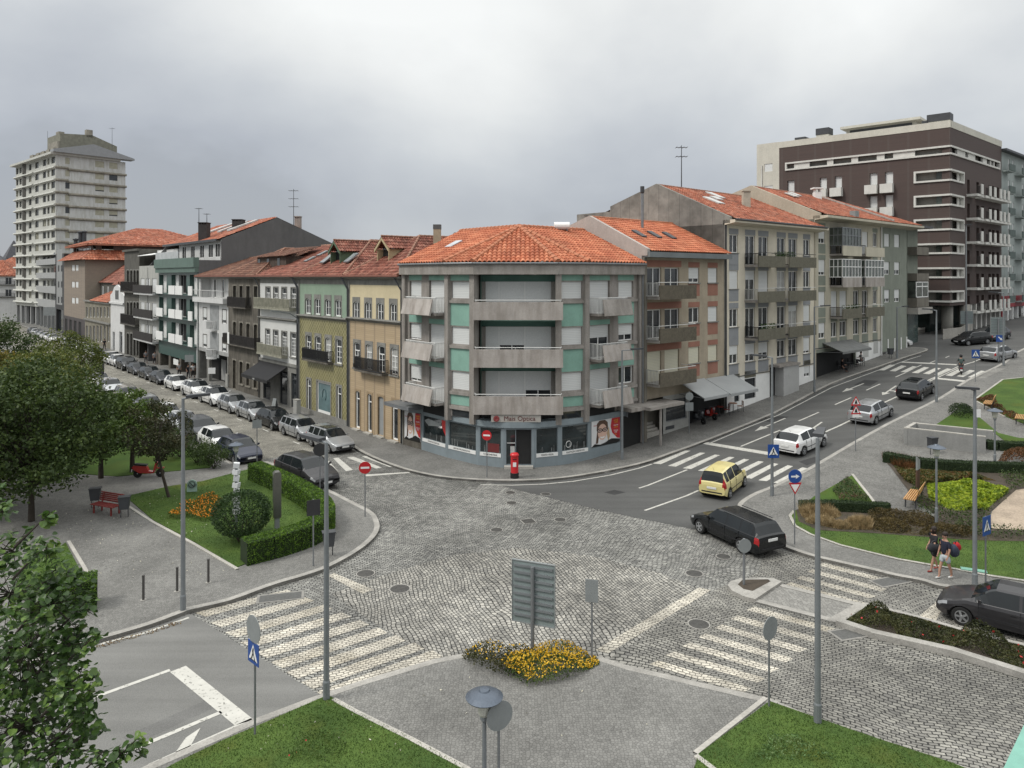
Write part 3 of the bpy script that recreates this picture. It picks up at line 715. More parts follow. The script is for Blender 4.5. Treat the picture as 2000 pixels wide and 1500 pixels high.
def corner_building():
 A=line_pt(790,s=27.6);Fp=line_pt(1250,r=32.0)
 B=line_pt(879,s=27.6);E=line_pt(1140,r=32.0)
 C=Vector((-2.28,45.5));D=Vector((2.75,45.4))
 root=thing('apartment_building','mint green and concrete corner apartment building with an optician shop at its foot','building',(0,45.6,0))
 fA=Fac(root,A,B-A);fB=Fac(root,B,C-B);fC=Fac(root,C,D-C);fD=Fac(root,D,E-D);fE=Fac(root,E,Fp-E)
 zt=12.15;zb=3.0
 def ztv(v):return H+(HOR-v)/F*46
 rows=[(10.6,11.67),(7.66,8.77),(4.75,5.9)]
 LA,LB,LC,LD,LE=(B-A).length,(C-B).length,(D-C).length,(E-D).length,(Fp-E).length
 for f,L,wx in((fB,LB,(.12,LB-.42)),(fD,LD,(.42,LD-.12))):
  hs=[(wx[0],wx[1],a,b)for a,b in rows]
  wall(f,0,L,zb,zt,hs,M_conc,.2)
  for h in hs:win(f,h,'roll',nx=2,open_=0.0,y=.17)
  g=f.mb()
  for a,b in((8.84,10.27),(5.96,7.37),(3.75,4.42),(11.74,12.1)):g.box(wx[0]-.07,wx[1]+.07,-.012,.05,a,b)
  g.build('green_panel',M_mint,root)
  g=f.mb()
  for z in(10.38,7.48,4.5,3.55):g.box(.02 if f is fB else .3,L-(.3 if f is fB else .02),-.12,.05,z-.09,z+.11)
  g.build('ledge',M_conc,root)
 g=MB();
 for f,xs in((fA,(0.0,LA-.32)),(fB,(LB-.34,)),(fC,(LC,)),(fE,(-.05,LE-.3))):
  g.M=f.M
  for x in xs:g.box(x-.02,x+.36,-.22,.3,2.7,zt)
 g.build('pillar',M_conc,root)
 dep=1.15
 for k,(a,b)in enumerate(rows):
  fz=a-1.25 if k<3 else a
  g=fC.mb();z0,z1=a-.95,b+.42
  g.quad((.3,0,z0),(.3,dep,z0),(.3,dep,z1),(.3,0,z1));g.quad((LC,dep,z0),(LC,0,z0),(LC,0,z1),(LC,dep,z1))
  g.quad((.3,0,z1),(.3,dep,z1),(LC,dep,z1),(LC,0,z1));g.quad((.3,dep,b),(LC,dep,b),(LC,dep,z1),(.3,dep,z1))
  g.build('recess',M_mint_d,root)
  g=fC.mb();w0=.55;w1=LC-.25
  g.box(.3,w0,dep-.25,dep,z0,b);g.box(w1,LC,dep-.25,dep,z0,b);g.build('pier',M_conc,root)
  wd=[(w0,w0+(w1-w0)*.205),(w0+(w1-w0)*.205,w0+(w1-w0)*.6),(w0+(w1-w0)*.6,w1)]
  for i,(p,q)in enumerate(wd):
   op=.0
   if k==1 and i==1:op=.42
   if k==2 and i==2:op=.42
   win(fC,(p,q,z0,b),'roll',y=dep-.02,nx=1 if i==0 else 2,open_=op,name='patio_door',sm=plain('bright_shutter',(.70,.71,.70),.6,.05))
  bal=balcony(fC,-.12,LC+.42,a-1.0,.75,slab=.25,matS=M_concp,front=(a-1.3,a-.18,M_concp))
  q=fC.mb();zz=a-.08
  q.path([(-.05,-.05,zz),(.0,-.62,zz),(LC+.3,-.62,zz),(LC+.35,-.05,zz)],.028)
  for x in(.05,1.2,2.5,3.8,LC+.25):q.tube((x,-.62,a-.18),(x,-.62,zz),.018,n=5)
  q.build('handrail',M_rail_w,bal)
 g=fC.mb();g.box(.3,LC,.5,.52,2.6,rows[2][0]-1.25);g.build('fascia',M_dark,root)
 def side(f,L,wins,door,bal,mir,parx):
  hs=[]
  for k,(a,b)in enumerate(rows):
   hs.append((wins[0],wins[1],a,b));hs.append((door[0],door[1],a-1.0,b+.05))
  wall(f,0,L,zb,zt,hs,M_conc,.25)
  for k,(a,b)in enumerate(rows):
   if mir:op,kd=((0,'roll'),(.36,'roll'),(1,'case'))[k]
   else:op,kd=((0.06,'roll'),(.1,'roll'),(.16,'roll'))[k]
   win(f,(wins[0],wins[1],a,b),kd,nx=2,open_=op,y=.2)
   dop=.62 if(mir and k==1)else 0
   win(f,(door[0],door[1],a-1.0,b+.05),'roll',nx=2,open_=dop,y=.22,name='balcony_door')
   z=a-1.0
   bl_=balcony(f,bal[0],bal[1],z,.85,slab=.14,matS=M_conc,rail=(z,z+1.02,M_rail_w),sp=.11)
   q=f.mb();x0,x1=parx
   q.extr([(x0,-.9,z+.92),(x0,-.97,z+.92),(x0,-1.22,z-.12),(x0,-1.1,z-.16)],(x1-x0,0,0))
   q.build('parapet',M_concp if not(mir and k==0)else M_conc,bl_)
  g=f.mb()
  for a,b in((8.84,10.3),(5.96,7.37),(3.75,4.45),(11.74,12.1)):g.box(wins[0]-.05,wins[1]+.05,-.012,.05,a,b)
  for a,b in rows:g.box(door[0],door[1],-.012,.05,b+.08,b+.4)
  g.build('green_panel',M_mint,root)
  g=f.mb()
  for z in(10.38,7.48,4.5,3.55):g.box(wins[0]-.25,wins[1]+.3,-.14,.05,z-.09,z+.1)
  g.build('ledge',M_conc,root)
 side(fA,LA,(fA.T(800),fA.T(823)),(fA.T(838),fA.T(869)),(fA.T(812),fA.T(871)),False,(fA.T(812),fA.T(868)))
 side(fE,LE,(fE.T(1208),fE.T(1237)),(fE.T(1152),fE.T(1191)),(fE.T(1151),fE.T(1207)),True,(fE.T(1156),fE.T(1210)))
 def off(pts,d):
  out=[]
  for i,p in enumerate(pts):
   a=pts[i-1]if i else None;b=pts[i+1]if i<len(pts)-1 else None
   n1_=Vector(((p-a).normalized().y,-(p-a).normalized().x))if a is not None else None
   n2_=Vector(((b-p).normalized().y,-(b-p).normalized().x))if b is not None else None
   if n1_ is None:out.append(p+n2_*d)
   elif n2_ is None:out.append(p+n1_*d)
   else:
    n=(n1_+n2_).normalized();out.append(p+n*(d/max(.5,n.dot(n1_))))
  return out
 pts=[A,B,C,D,E,Fp];O=off(pts,.45);I=off(pts,-.3);base=root.location
 g=MB(off=(-base.x,-base.y,0))
 for i in range(5):
  a,b,c,d=O[i],O[i+1],I[i+1],I[i]
  lo=[(p.x,p.y,12.13)for p in(a,b,c,d)];hi=[(p.x,p.y,12.78)for p in(a,b,c,d)]
  g.add(lo+hi,[(3,2,1,0),(0,1,5,4),(4,5,6,7)])
 g.add([(O[0].x,O[0].y,12.13),(O[0].x,O[0].y,12.78),(I[0].x,I[0].y,12.78),(I[0].x,I[0].y,12.13)],[(0,1,2,3)])
 g.add([(O[5].x,O[5].y,12.13),(O[5].x,O[5].y,12.78),(I[5].x,I[5].y,12.78),(I[5].x,I[5].y,12.13)],[(0,1,2,3)])
 g.build('cornice',M_conc,root)
 O2=off(pts,.53)
 g=MB(off=(-base.x,-base.y,0))
 for i in range(5):g.tube((O2[i].x,O2[i].y,12.83),(O2[i+1].x,O2[i+1].y,12.83),.075,n=8)
 g.build('gutter',M_grey,root)
 rA=D1.dot(A);sF=D2.dot(Fp)
 bk=[SR(38.6,rA),SR(38.6,43),SR(sF,43)]
 g=MB(off=(-base.x,-base.y,0));R_=[A]+bk+[Fp]
 for i in range(len(R_)-1):g.quad(*[(p.x,p.y,z)for p,z in((R_[i],0),(R_[i+1],0),(R_[i+1],12.8),(R_[i],12.8))])
 g.build('back_wall',M_conc,root)
 def w3(p,z):return(p.x-base.x,p.y-base.y,z)
 ze,zr=12.86,15.36;ap=w3(SR(33.0,37.4),zr);rl=w3(SR(33.0,44.2),zr);rr=w3(SR(sF+.15,37.4),zr)
 Oe=[w3(p,ze)for p in O2]
 planes=[[Oe[0],Oe[1],ap,rl],[Oe[1],Oe[2],ap],[Oe[2],Oe[3],ap],[Oe[3],Oe[4],ap],[Oe[4],Oe[5],rr,ap]]
 for P in planes:tilegrid(P,'roof',M_tile_n,root,tw=.30,th=.44,amp=1.7)
 g=Fac(root,(base.x,base.y),(1,0));
 ridgecap(g,[(Oe[i],ap)for i in(1,2,3,4)]+[(ap,rl),(ap,rr)],M_tile_n,root,.17)
 bk1,bk2=w3(SR(38.4,rA),12.9),w3(SR(38.4,42.8),12.9);bk3=w3(SR(sF,42.8),12.9)
 m=MB();m.poly([rl,ap,bk2,bk1]);m.poly([ap,rr,bk3,bk2]);m.poly([Oe[0],rl,bk1]);m.build('back_roof',M_tile_n,root)
 m=g.mb();q=fA.P0.lerp(fA.P0+fA.d*LA,.42)+fA.n*2.3;zc=ze+2.3*.46+.12
 sk_=MB();sk_.M=fA.M;x=LA*.38;
 sk_.extr([(x,2.0,13.98),(x+.75,2.0,13.98),(x+.75,3.0,14.46),(x,3.0,14.46)],(0,-.04,.1));sk_.build('skylight',glassmat('skylight_glass',(.45,.47,.5),.15),root)
 c=MB();cc=SR(32.5,46.5)
 ch=thing('chimney_stack','tall buff chimney with a dark cap at the left end of the corner roof','chimney',(cc.x,cc.y,12.5))
 MB().box(-.28,.28,-.28,.28,0,3.2).build('shaft',plain('buff_render',(.42,.34,.24),.9,.2,2),ch)
 MB().box(-.3,.3,-.3,.3,3.2,3.55).build('cap',plain('chimney_cap',(.12,.12,.12),.8),ch)
 ub=[823,873,933,983,1043,1094,1152,1212]
 vb=[878,893.5,908,913.5,913.5,908.5,897,879]
 SP=[W(u,v,kh).to_2d()for u,v in zip(ub,vb)]
 zw=2.62;zbb=3.05
 kinds=['w','w','w','door','w','w','poster']
 words=['CONTACTOLOGIA','LENTES PROGRESSIVAS','TONOMETRIA',None,'TERAPIA VISUAL','ADAPTAÇÃO DESPORTIVA',None]
 M_shopglass=glassmat('shop_glass',(.03,.04,.042),.05,.7,.6)
 for i in range(7):
  a,b=SP[i],SP[i+1];f=Fac(root,a,b-a);L=(b-a).length
  m0,m1=(.16,L-.16)
  if i==3:hole=(m0,m1,.3,zw-.12)
  elif i==6:hole=(m0,L-.28,.75+.15,zw-.05)
  else:hole=(m0,m1,.95,zw-.1)
  wall(f,0,L,-.1,zw,[hole],M_shop,.12,name='shop_wall')
  if kinds[i]=='w':
   w=win(f,hole,'case',nx=1,fm=M_shop,gm=M_shopglass,y=.1,fw=.03,name='shop_window')
   g=f.mb();g.box(hole[0],hole[1],-.03,.0,hole[2]-.2,hole[2]+.03);pn=g.build('window_lettering_strip',M_white,root)
   text_obj(words[i],.15,M_black,root,f.M@Matrix.Translation(((hole[0]+hole[1])/2,-.035,hole[2]-.085))@ROTX,ext=.003,sx=min(1,(L-.5)/(len(words[i])*.115)))
   g=f.mb();y=.085
   rr_=random.Random(i)
   for k in range(7):
    x=hole[0]+.15+rr_.random()*(hole[1]-hole[0]-.35);z=hole[2]+.05+rr_.random()*.25
    g.box(x,x+.05+rr_.random()*.06,y,y+.01,hole[2]+.03,z+.2)
   g.build('display',plain('display_goods',(.16,.17,.17),.5,.6,4),root)
   if i in(0,):
    g=f.mb();g.poly([(hole[1]-.55,.08,hole[3]),(hole[1]-.5,.08,hole[3]-.5),(hole[1]-.1,.08,hole[2]+.5),(hole[1]-.05,.08,hole[3])]);g.build('sticker',M_red,root)
    g=f.mb();g.poly([(hole[0]+.1,.08,hole[3]-.35),(hole[0]+.5,.08,hole[3]-.18),(hole[1]-.6,.08,hole[3]-.3),(hole[1]-.65,.08,hole[3]-.5),(hole[0]+.55,.08,hole[3]-.65)]);g.build('display_panel',plain('pale_display',(.3,.32,.32),.4),root)
   if i==2:
    g=f.mb();g.box(hole[0]+.5,hole[1]-.15,.08,.095,hole[2]+.05,hole[2]+.6);g.build('display_panel',plain('dull_red',(.16,.03,.03),.5),root)
   if i==5:
    g=f.mb();n=20;cx,cz=hole[0]+.55,hole[2]+.4
    for k in range(n):
     t0,t1=2*math.pi*k/n,2*math.pi*(k+1)/n
     g.tube((cx+.2*math.cos(t0),.08,cz+.2*math.sin(t0)),(cx+.2*math.cos(t1),.08,cz+.2*math.sin(t1)),.02,n=5)
    g.build('display',M_white,root)
  elif kinds[i]=='door':
   win(f,(m0,m0+.62,.3,zw-.12),'case',nx=1,fm=M_shop,gm=M_shopglass,y=.1,fw=.035,name='shop_window')
   g=f.mb();g.box(m0+.06,m0+.6,.05,.07,1.62,1.68);g.box(m0+.28,m0+.55,.06,.075,.95,1.45);g.build('notice',plain('notice_paper',(.5,.5,.49),.6,.3,9),root)
   win(f,(m0+.62,m1,.3,zw-.12),'case',nx=1,fm=M_dgrey,gm=M_dark,y=.14,fw=.05,name='door')
   g=f.mb();g.box(m0-.1,m1+.1,-.35,.1,-.1,.28);g.build('step',M_slab,root)
 g=MB(off=(-base.x,-base.y,0));
 SB=[line_pt(800,s=27.25)]+SP+[line_pt(1226,r=31.4)]
 S1=smoothline(SB,4);S2=[p+Vector((0,.7))for p in S1];S0=[p+Vector((0,-.1))for p in S1]
 for i in range(len(S1)-1):
  a,b,c,d=S0[i],S0[i+1],S2[i+1],S2[i]
  lo=[(p.x,p.y,zw+.002)for p in(a,b,c,d)];hi=[(p.x,p.y,zw+.36)for p in(a,b,c,d)]
  g.add(lo+hi,[(3,2,1,0),(0,1,5,4),(4,5,6,7)])
 g.build('shop_fascia',M_shop,root)
 for f,x0,x1 in((fB,.2,LB-.4),(fD,.4,LD-.2)):
  g=f.mb();g.box(x0,x1,-.015,.04,3.02,3.46);g.build('mezzanine_window',M_glass,root)
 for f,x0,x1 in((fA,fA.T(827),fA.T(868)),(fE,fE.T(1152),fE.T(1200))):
  g=f.mb();g.box(x0,x1,-.03,.04,2.8,3.5);g.build('shade_strip',M_dark,root)  # near-black box under the balcony, painted in for the shade there
 f=fC;zc=3.18
 g=f.mb();g.box(1.0,LC-.95,-.78,-.70,2.99,3.42);sg=g.build('shop_sign',plain('sign_board',(.36,.34,.31),.6,.1,2,fine=.05),root)
 text_obj('Mais Optica',.40,plain('sign_letters',(.11,.02,.02),.5),root,f.M@Matrix.Translation((LC/2+.25,-.785,3.2))@ROTX,ext=.008,sx=1.02)
 g=MB();g.M=f.M@Matrix.Translation((1.33,-.80,3.2))@ROTX;g.lathe([(.0,0),(.17,0),(.19,.02),(.10,.03),(.08,.01),(0,.01)],14);g.build('emblem',plain('emblem_red',(.22,.04,.04),.5),root)
 def poster(f,r,flip=False):
  x0,x1,z0,z1=r;w=x1-x0;h=z1-z0
  def P(q,y):
   out=[]
   for a,b in q:
    a=1-a if flip else a;out.append((x0+w*a,y,z0+h*b))
   return out
  p=f.mb();p.box(x0,x1,-.05,-.02,z0,z1);pa=p.build('poster',plain('poster_white',(.62,.62,.62),.4,.05,1,fine=.03),root)
  def pol(q,y,mt,nm):
   g=f.mb();g.poly(P(q,y));g.build(nm,mt,pa)
  def ell(cx,cy,rx,ry,n=18,a0=0):return[(cx+rx*math.cos(2*math.pi*i/n),cy+ry*math.sin(2*math.pi*i/n))for i in range(n)]
  hair=plain('poster_hair',(.10,.055,.035),.4);skin=plain('poster_skin',(.66,.44,.35),.4,.1);blk=plain('poster_black',(.015,.015,.015),.4)
  pol([(.17,.6),(.18,.88),(.27,.99),(.46,.99),(.56,.88),(.57,.6)],-.052,hair,'printed_hair');pol([(.14,.1),(.22,.1),(.27,.62),(.2,.68)],-.0525,hair,'printed_lock');pol([(.58,.1),(.64,.3),(.60,.7),(.52,.45)],-.0525,plain('poster_blond',(.45,.32,.2),.4),'printed_lock')
  pol(ell(.37,.53,.16,.32),-.054,skin,'printed_face')
  pol([(.0,.0),(1,0),(1,.13),(.7,.2),(.58,.16),(.5,.1),(.3,.04),(.1,.1)],-.056,blk,'printed_jacket')
  pol([(.70,1),(1,1),(1,.15),(.9,.18),(.72,.42),(.66,.68)],-.058,plain('poster_red',(.45,.02,.03),.4,.05),'printed_red_block')
  for cx in(.28,.46):
   pol(ell(cx,.60,.095,.085),-.058,blk,'printed_lens_rim');pol(ell(cx,.60,.07,.062),-.060,plain('poster_lens',(.42,.3,.26),.4),'printed_lens')
   pol(ell(cx,.60,.022,.022,8),-.062,blk,'printed_eye')
  pol([(.28,.36),(.37,.33),(.46,.36),(.43,.29),(.37,.27),(.31,.29)],-.058,M_white,'printed_smile')
  yl=plain('poster_yellow',(.75,.42,.02),.4)
  for k,(s_,zz,mt)in enumerate((('GANHE',.90,yl),('1 ANO',.82,yl),('DE LENTES',.70,M_white),('A OFERTA',.62,yl),('TROCA',.48,M_white),('ATÉ',.42,M_white),('3x',.33,yl))):
   xx=x0+w*((1-.85)if flip else .85)
   text_obj(s_,.17 if len(s_)<8 else .12,mt,pa,f.M@Matrix.Translation((xx,-.06,z0+h*zz))@ROTX,ext=.002,sx=.75)
  text_obj('Mais Optica',.1,M_red,pa,f.M@Matrix.Translation((x0+w*((1-.1)if flip else .12),-.06,z0+h*.82))@ROTX,ext=.002,sx=.6)
  return pa
 f=Fac(root,SP[6],SP[7]-SP[6]);L=(SP[7]-SP[6]).length
 poster(f,(.12,L-.12,.95,zw-.02))
 a=line_pt(787,s=27.55);f=Fac(root,a,SP[0]-a);L=(SP[0]-a).length
 wall(f,0,L,-.1,3.1,[],M_stone_d);poster(f,(.25,L-.06,.62,2.55))
 for u0,u1,s_ in((768,822,'l'),(1217,1275,'r')):
  if s_=='l':f2=fA;x0,x1=-.7,fA.T(828)
  else:f2=fE;x0,x1=fE.T(1205),LE+1.35
  g=f2.mb();zc=2.98 if s_=='l'else 3.05;g.box(x0,x1,-1.25,.0,zc,zc+.24);g.build('canopy',M_conc if s_=='r'else M_grey,root)
 g=fE.mb();x0=fE.T(1213);g.box(x0,LE,-.02,.02,.0,3.0);g.build('entrance',M_dark,root)
 g=fA.mb();g.tube((.1,-.12,3.2),(.1,-.12,12.1),.05);g.M=fE.M;g.tube((LE-.06,-.3,.3),(LE-.06,-.3,12.1),.05);g.build('downpipe',M_grey,root)
 t=thing('water_tank','small white cylindrical water tank lying behind the corner roof ridge','tank',(3.6,52.2,15.2))
 tb=MB();tb.tube((-.55,0,.45),(.55,0,.45),.28,n=14);tb.build('drum',M_white,t)
 tb=MB();tb.box(-.4,-.34,-.2,.2,-.6,.3);tb.box(.34,.4,-.2,.2,-.6,.3);tb.build('stand',M_grey,t)
 return root
corner_building()
def c3b(x0,x1,y0,y1):return(380+x0/3.948,380+x1/3.948,500+y0/3.948,500+y1/3.948)
def left_fac(name,label,u0,u1,cat='building'):
 P0=line_pt(u0,s=27.6);P1=line_pt(u1,s=27.6)
 root=thing(name,label,cat,((P0.x+P1.x)/2,(P0.y+P1.y)/2,0))
 f=Fac(root,P0,P1-P0);f.L=(P1-P0).length;return root,f
EV=12.0
def eave(f,z=EV,mat=M_tile_r,out=.45):
 g=f.mb();g.extr([(0,-out,z),(0,-out,z-.1),(0,0,z-.25),(0,.1,z-.25),(0,.1,z)],(f.L,0,0));g.build('cornice',M_stone,f.root)
 g=f.mb();g.tube((0,-out-.04,z+.02),(f.L,-out-.04,z+.02),.07,n=8);g.build('gutter',plain('terracotta_gutter',(.25,.10,.07),.6),f.root)
def hip_roof(f,mat,z=EV,h=3.1,dep=9.0,run=None,out=.45):
 L=f.L;a=run or L/2;A_=(-.0,-out,z+.05);B_=(L,-out,z+.05);C_=(L,dep,z+.05);D_=(0,dep,z+.05);p=(L/2,a,z+h);q=(L/2,dep,z+h)
 M=f.M
 tilegrid([A_,B_,p],'roof',mat,f.root,M);tilegrid([B_,C_,q,p],'roof',mat,f.root,M)
 m=f.mb();m.poly([D_,A_,p,q]);m.build('back_roof',mat,f.root)
 ridgecap(f,[(A_,p),(B_,p),(p,q)],mat,f.root)
def slope_roof(f,mat,z=EV,h=3.1,dep=6.5,out=.45,x0=0,x1=None,gable=None):
 L=x1 or f.L;M=f.M
 tilegrid([(x0,-out,z+.05),(L,-out,z+.05),(L,dep,z+h),(x0,dep,z+h)],'roof',mat,f.root,M)
 m=f.mb();m.poly([(L,dep*2,z),(x0,dep*2,z),(x0,dep,z+h),(L,dep,z+h)]);m.build('back_roof',mat,f.root)
 ridgecap(f,[((x0,dep,z+h),(L,dep,z+h))],mat,f.root)
def downpipe(f,x,z0=.2,z1=11.6,y=-.1,mat=None):
 g=f.mb();g.path([(x-.45,-.42,z1+.35),(x,y,z1-.6),(x,y,z0)],.055,7);g.build('downpipe',mat or M_dgrey,f.root)
def gabled_dormer(f,x,w,z,mat_w,mat_r,y0=1.3,dep=3.2,h=1.0,rise=.6,glass=True):
 g=f.mb();z0=z-.8
 g.box(x-w/2,x-w/2+.08,y0,y0+dep,z0,z+h);g.box(x+w/2-.08,x+w/2,y0,y0+dep,z0,z+h)
 g.extr([(x-w/2-.18,y0-.15,z+h-.25),(x,y0-.15,z+h+rise-.02),(x+w/2+.18,y0-.15,z+h-.25),(x+w/2+.18,y0-.15,z+h),(x,y0-.15,z+h+rise+.2),(x-w/2-.18,y0-.15,z+h)],(0,.12,0))
 d=g.build('dormer',mat_w,f.root)
 g=f.mb();g.quad((x-w/2,y0+.5,z0),(x+w/2,y0+.5,z0),(x+w/2,y0+.5,z+h+.2),(x-w/2,y0+.5,z+h+.2));g.build('dormer_window',M_glass,d)
 for sgn in(-1,1):
  P=[(x+sgn*(w/2+.2),y0-.15,z+h),(x+sgn*(w/2+.2),y0+dep,z+h),(x,y0+dep,z+h+rise+.17),(x,y0-.15,z+h+rise+.17)]
  tilegrid(P,'dormer_roof',mat_r,d,f.M)
 ridgecap(f,[((x,y0-.15,z+h+rise+.22),(x,y0+dep,z+h+rise+.22))],mat_r,d,.08)
 return d
def skylight(f,x,y,w=.8,l=1.1,z=EV,slope=3.1/6.95,out=.45,lift=.12):
 g=f.mb();za=z+.05+(y+out)*slope+lift;zb=za+l*slope
 g.extr([(x,y,za),(x+w,y,za),(x+w,y+l,zb),(x,y+l,zb)],(0,-.03,.09));s=g.build('skylight',M_grey,f.root)
 g=f.mb();g.quad((x+.08,y+.05,za+.12),(x+w-.08,y+.05,za+.12),(x+w-.08,y+l-.1,zb+.09),(x+.08,y+l-.1,zb+.09));g.build('glass',glassmat('skylight_pane',(.22,.26,.26),.1),s)
M_cream=plain('cream_render',(.58,.50,.33),.9,.1,.7,streak=.08,fine=.05)
M_tan=plain('tan_glazed_tiles',(.33,.245,.15),.6,.15,.8,streak=.12,fine=.1)
M_tanw=brickmat('tan_small_tiles',(.43,.33,.215),(.38,.29,.185),(.30,.23,.155),.15,.15,.012,.5,warp=0,plane='XYZ',bump=.15,offs=0)
root,f=left_fac('town_house','cream and tan tiled town house beside the corner building, with a cream gabled dormer',681,788)
c=c3b
up=[f.rect(*c(1225,1270,348,482)),f.rect(*c(1316,1362,357,490)),f.rect(*c(1408,1457,360,500)),f.rect(*c(1508,1558,367,510))]
lo=[f.rect(*c(1230,1277,668,850)),f.rect(*c(1322,1370,680,885)),f.rect(*c(1415,1467,688,900)),f.rect(*c(1514,1568,705,915))]
gd=[f.rect(*c(1243,1276,1045,1312)),f.rect(*c(1335,1368,1065,1350)),f.rect(*c(1415,1460,1085,1375)),f.rect(*c(1525,1570,1105,1412))]
for r_ in(up,lo):
 za=sum(x[2]for x in r_)/4;zb_=sum(x[3]for x in r_)/4
 for i in range(4):r_[i]=(r_[i][0],r_[i][1],za,zb_)
zt_=sum(x[3]for x in gd)/4;gd=[(a,b_,.25,zt_)for a,b_,_,_ in gd]
ZM=f.Z(735,628)
wall(f,0,f.L,ZM,11.35,up,M_cream);wall(f,0,f.L,11.35,EV,[],M_stone);wall(f,0,f.L,-.1,ZM,lo+gd,M_tanw)
def oldhouse_finish(f,up,lo,ZM,tr=M_stone,arch=.16,nzu=2):
 for r_ in up:surround(f,r_,.13,arch,up=.22,mat=tr);win(f,r_,nx=2,nz=nzu,fw=.09,arch=arch,y=.12)
 for r_ in lo:surround(f,r_,.13,arch,up=.1,mat=tr);win(f,r_,nx=2,nz=3,top=.55,fw=.09,arch=arch,y=.12,curtain=rnd.random()<.3)
 g=f.mb();g.extr([(0,-.28,ZM+.18),(0,-.3,ZM+.1),(0,0,ZM-.12),(0,.05,ZM-.12),(0,.05,ZM+.2)],(f.L,0,0));g.build('string_course',tr,f.root)
oldhouse_finish(f,up,lo,ZM)
for i,r_ in enumerate(gd):
 surround(f,r_,.14,.1,mat=M_tan,sill=False)
 if i==2:g=f.mb();g.box(r_[0],r_[1],.1,.14,r_[2],r_[3]);g.build('door',plain('grey_door',(.28,.29,.29),.6,.1),f.root)
 else:win(f,r_,nx=1,nz=1,top=.5,fw=.11,name='door',y=.12)
g=f.mb()
for r_ in gd:g.box(r_[0]-.15,r_[1]+.15,-.35,.05,-.05,.22)
g.build('step',M_slab,f.root)
b_=balcony(f,lo[0][1]+.05,lo[2][1]+.5,lo[1][2]-.02,.55,slab=.14,matS=M_stone_d,rail=(lo[1][2],lo[1][2]+.95,M_rail_b),sp=.1)
for i in(0,3):railing(f,lo[i][0],lo[i][1],-.08,lo[i][2]-.05,lo[i][2]+.3,M_rail_b,f.root,sides=False,name='window_guard')
g=f.mb();g.box(0,.22,-.05,.05,0,EV-.3);g.box(f.L-.35,f.L,-.05,.05,0,EV-.3);g.build('pilaster',M_stone,f.root)
shell(f,0,f.L,0,EV-.1,11,M_stone);eave(f);hip_roof(f,M_tile_r,dep=11)
gabled_dormer(f,f.L*.42,1.75,EV+1.0,plain('cream_wood',(.5,.40,.24),.7),M_tile_r,y0=1.1,h=1.1,rise=.7,dep=4.2)
downpipe(f,f.L-.15);downpipe(f,.05)
c_=SR(36.5,49);ch=thing('roof_vent','round metal roof vent on the ridge between cream house and corner building','vent',(c_.x,c_.y,14.9))
MB().lathe([(.42,0),(.42,.7),(.46,.72),(.46,.8)],16).build('drum',M_dgrey,ch)
MB().lathe([(.12,0),(.12,.95),(.2,.97),(.2,1.1)],12,c=(.85,.3,0)).build('flue',M_grey,ch)
M_green=plain('green_render',(.25,.33,.25),.9,.12,.7,streak=.1,fine=.06)
def azul(key,c1,c2,sc=4.5,both=True):
 if key in MATS:return MATS[key]
 m,nt,p=newmat(key);t=N(nt,'ShaderNodeTexCoord');s=N(nt,'ShaderNodeSeparateXYZ');Lk(nt,t.outputs['Object'],s.inputs[0])
 a=mathn(nt,'MULTIPLY',mathn(nt,'SUBTRACT',mathn(nt,'MULTIPLY',s.outputs[0],.654),mathn(nt,'MULTIPLY',s.outputs[1],.756)),sc);z=mathn(nt,'MULTIPLY',s.outputs[2],sc)
 d1_=mathn(nt,'ABSOLUTE',mathn(nt,'SINE',mathn(nt,'MULTIPLY',mathn(nt,'ADD',a,z),math.pi*.5)));d2_=mathn(nt,'ABSOLUTE',mathn(nt,'SINE',mathn(nt,'MULTIPLY',mathn(nt,'SUBTRACT',a,z),math.pi*.5)))
 k=mathn(nt,'MINIMUM',d1_,d2_);cc=ramp(nt,k,[(.12,c2),(.34,c1)])
 f_,_=vary(nt,(1,1,1),.25,1.1,t.outputs['Object'],5)
 Lk(nt,mixc(nt,1,cc,f_,'MULTIPLY'),p.inputs['Base Color']);p.inputs['Roughness'].default_value=.35;MATS[key]=m;return m
M_yel=azul('yellow_azulejo_tiles',(.20,.18,.07),(.42,.39,.24))
root,f=left_fac('town_house','green town house with yellow patterned tiles below and a green gabled dormer',583,681)
up=[f.rect(*c(855,897,322,442)),f.rect(*c(928,970,328,452)),f.rect(*c(1007,1050,333,460)),f.rect(*c(1085,1130,337,468))]
lo=[f.rect(*c(860,900,605,780)),f.rect(*c(932,974,615,800)),f.rect(*c(1010,1054,628,820)),f.rect(*c(1090,1136,643,832))]
for r_ in(up,lo):
 za=sum(x[2]for x in r_)/4;zb_=sum(x[3]for x in r_)/4
 for i in range(4):r_[i]=(r_[i][0],r_[i][1],za,zb_)
gd=[f.rect(*c(868,897,945,1195)),f.rect(*c(945,1048,985,1250)),f.rect(*c(1098,1132,1005,1275))]
gd=[(a,b_,.2,zt_)for a,b_,_,zz in gd]
ZM=f.Z(632,622)
wall(f,0,f.L,ZM,11.35,up,M_green);wall(f,0,f.L,11.35,EV,[],M_stone);wall(f,0,f.L,-.1,ZM,lo+gd,M_yel)
oldhouse_finish(f,up,lo,ZM)
for i,r_ in enumerate(gd):
 surround(f,r_,.16,0,mat=M_stone,sill=False)
 if i==1:win(f,r_,nx=1,gm=glassmat('frosted_shop_glass',(.13,.20,.21),.2,.5,.3),fw=.1,name='shop_window',y=.1)
 else:win(f,r_,nx=1,top=.5,fw=.12,name='door',y=.12)
r_=gd[1];g=f.mb();n=24;cx,cz=(r_[0]+r_[1])/2,2.0
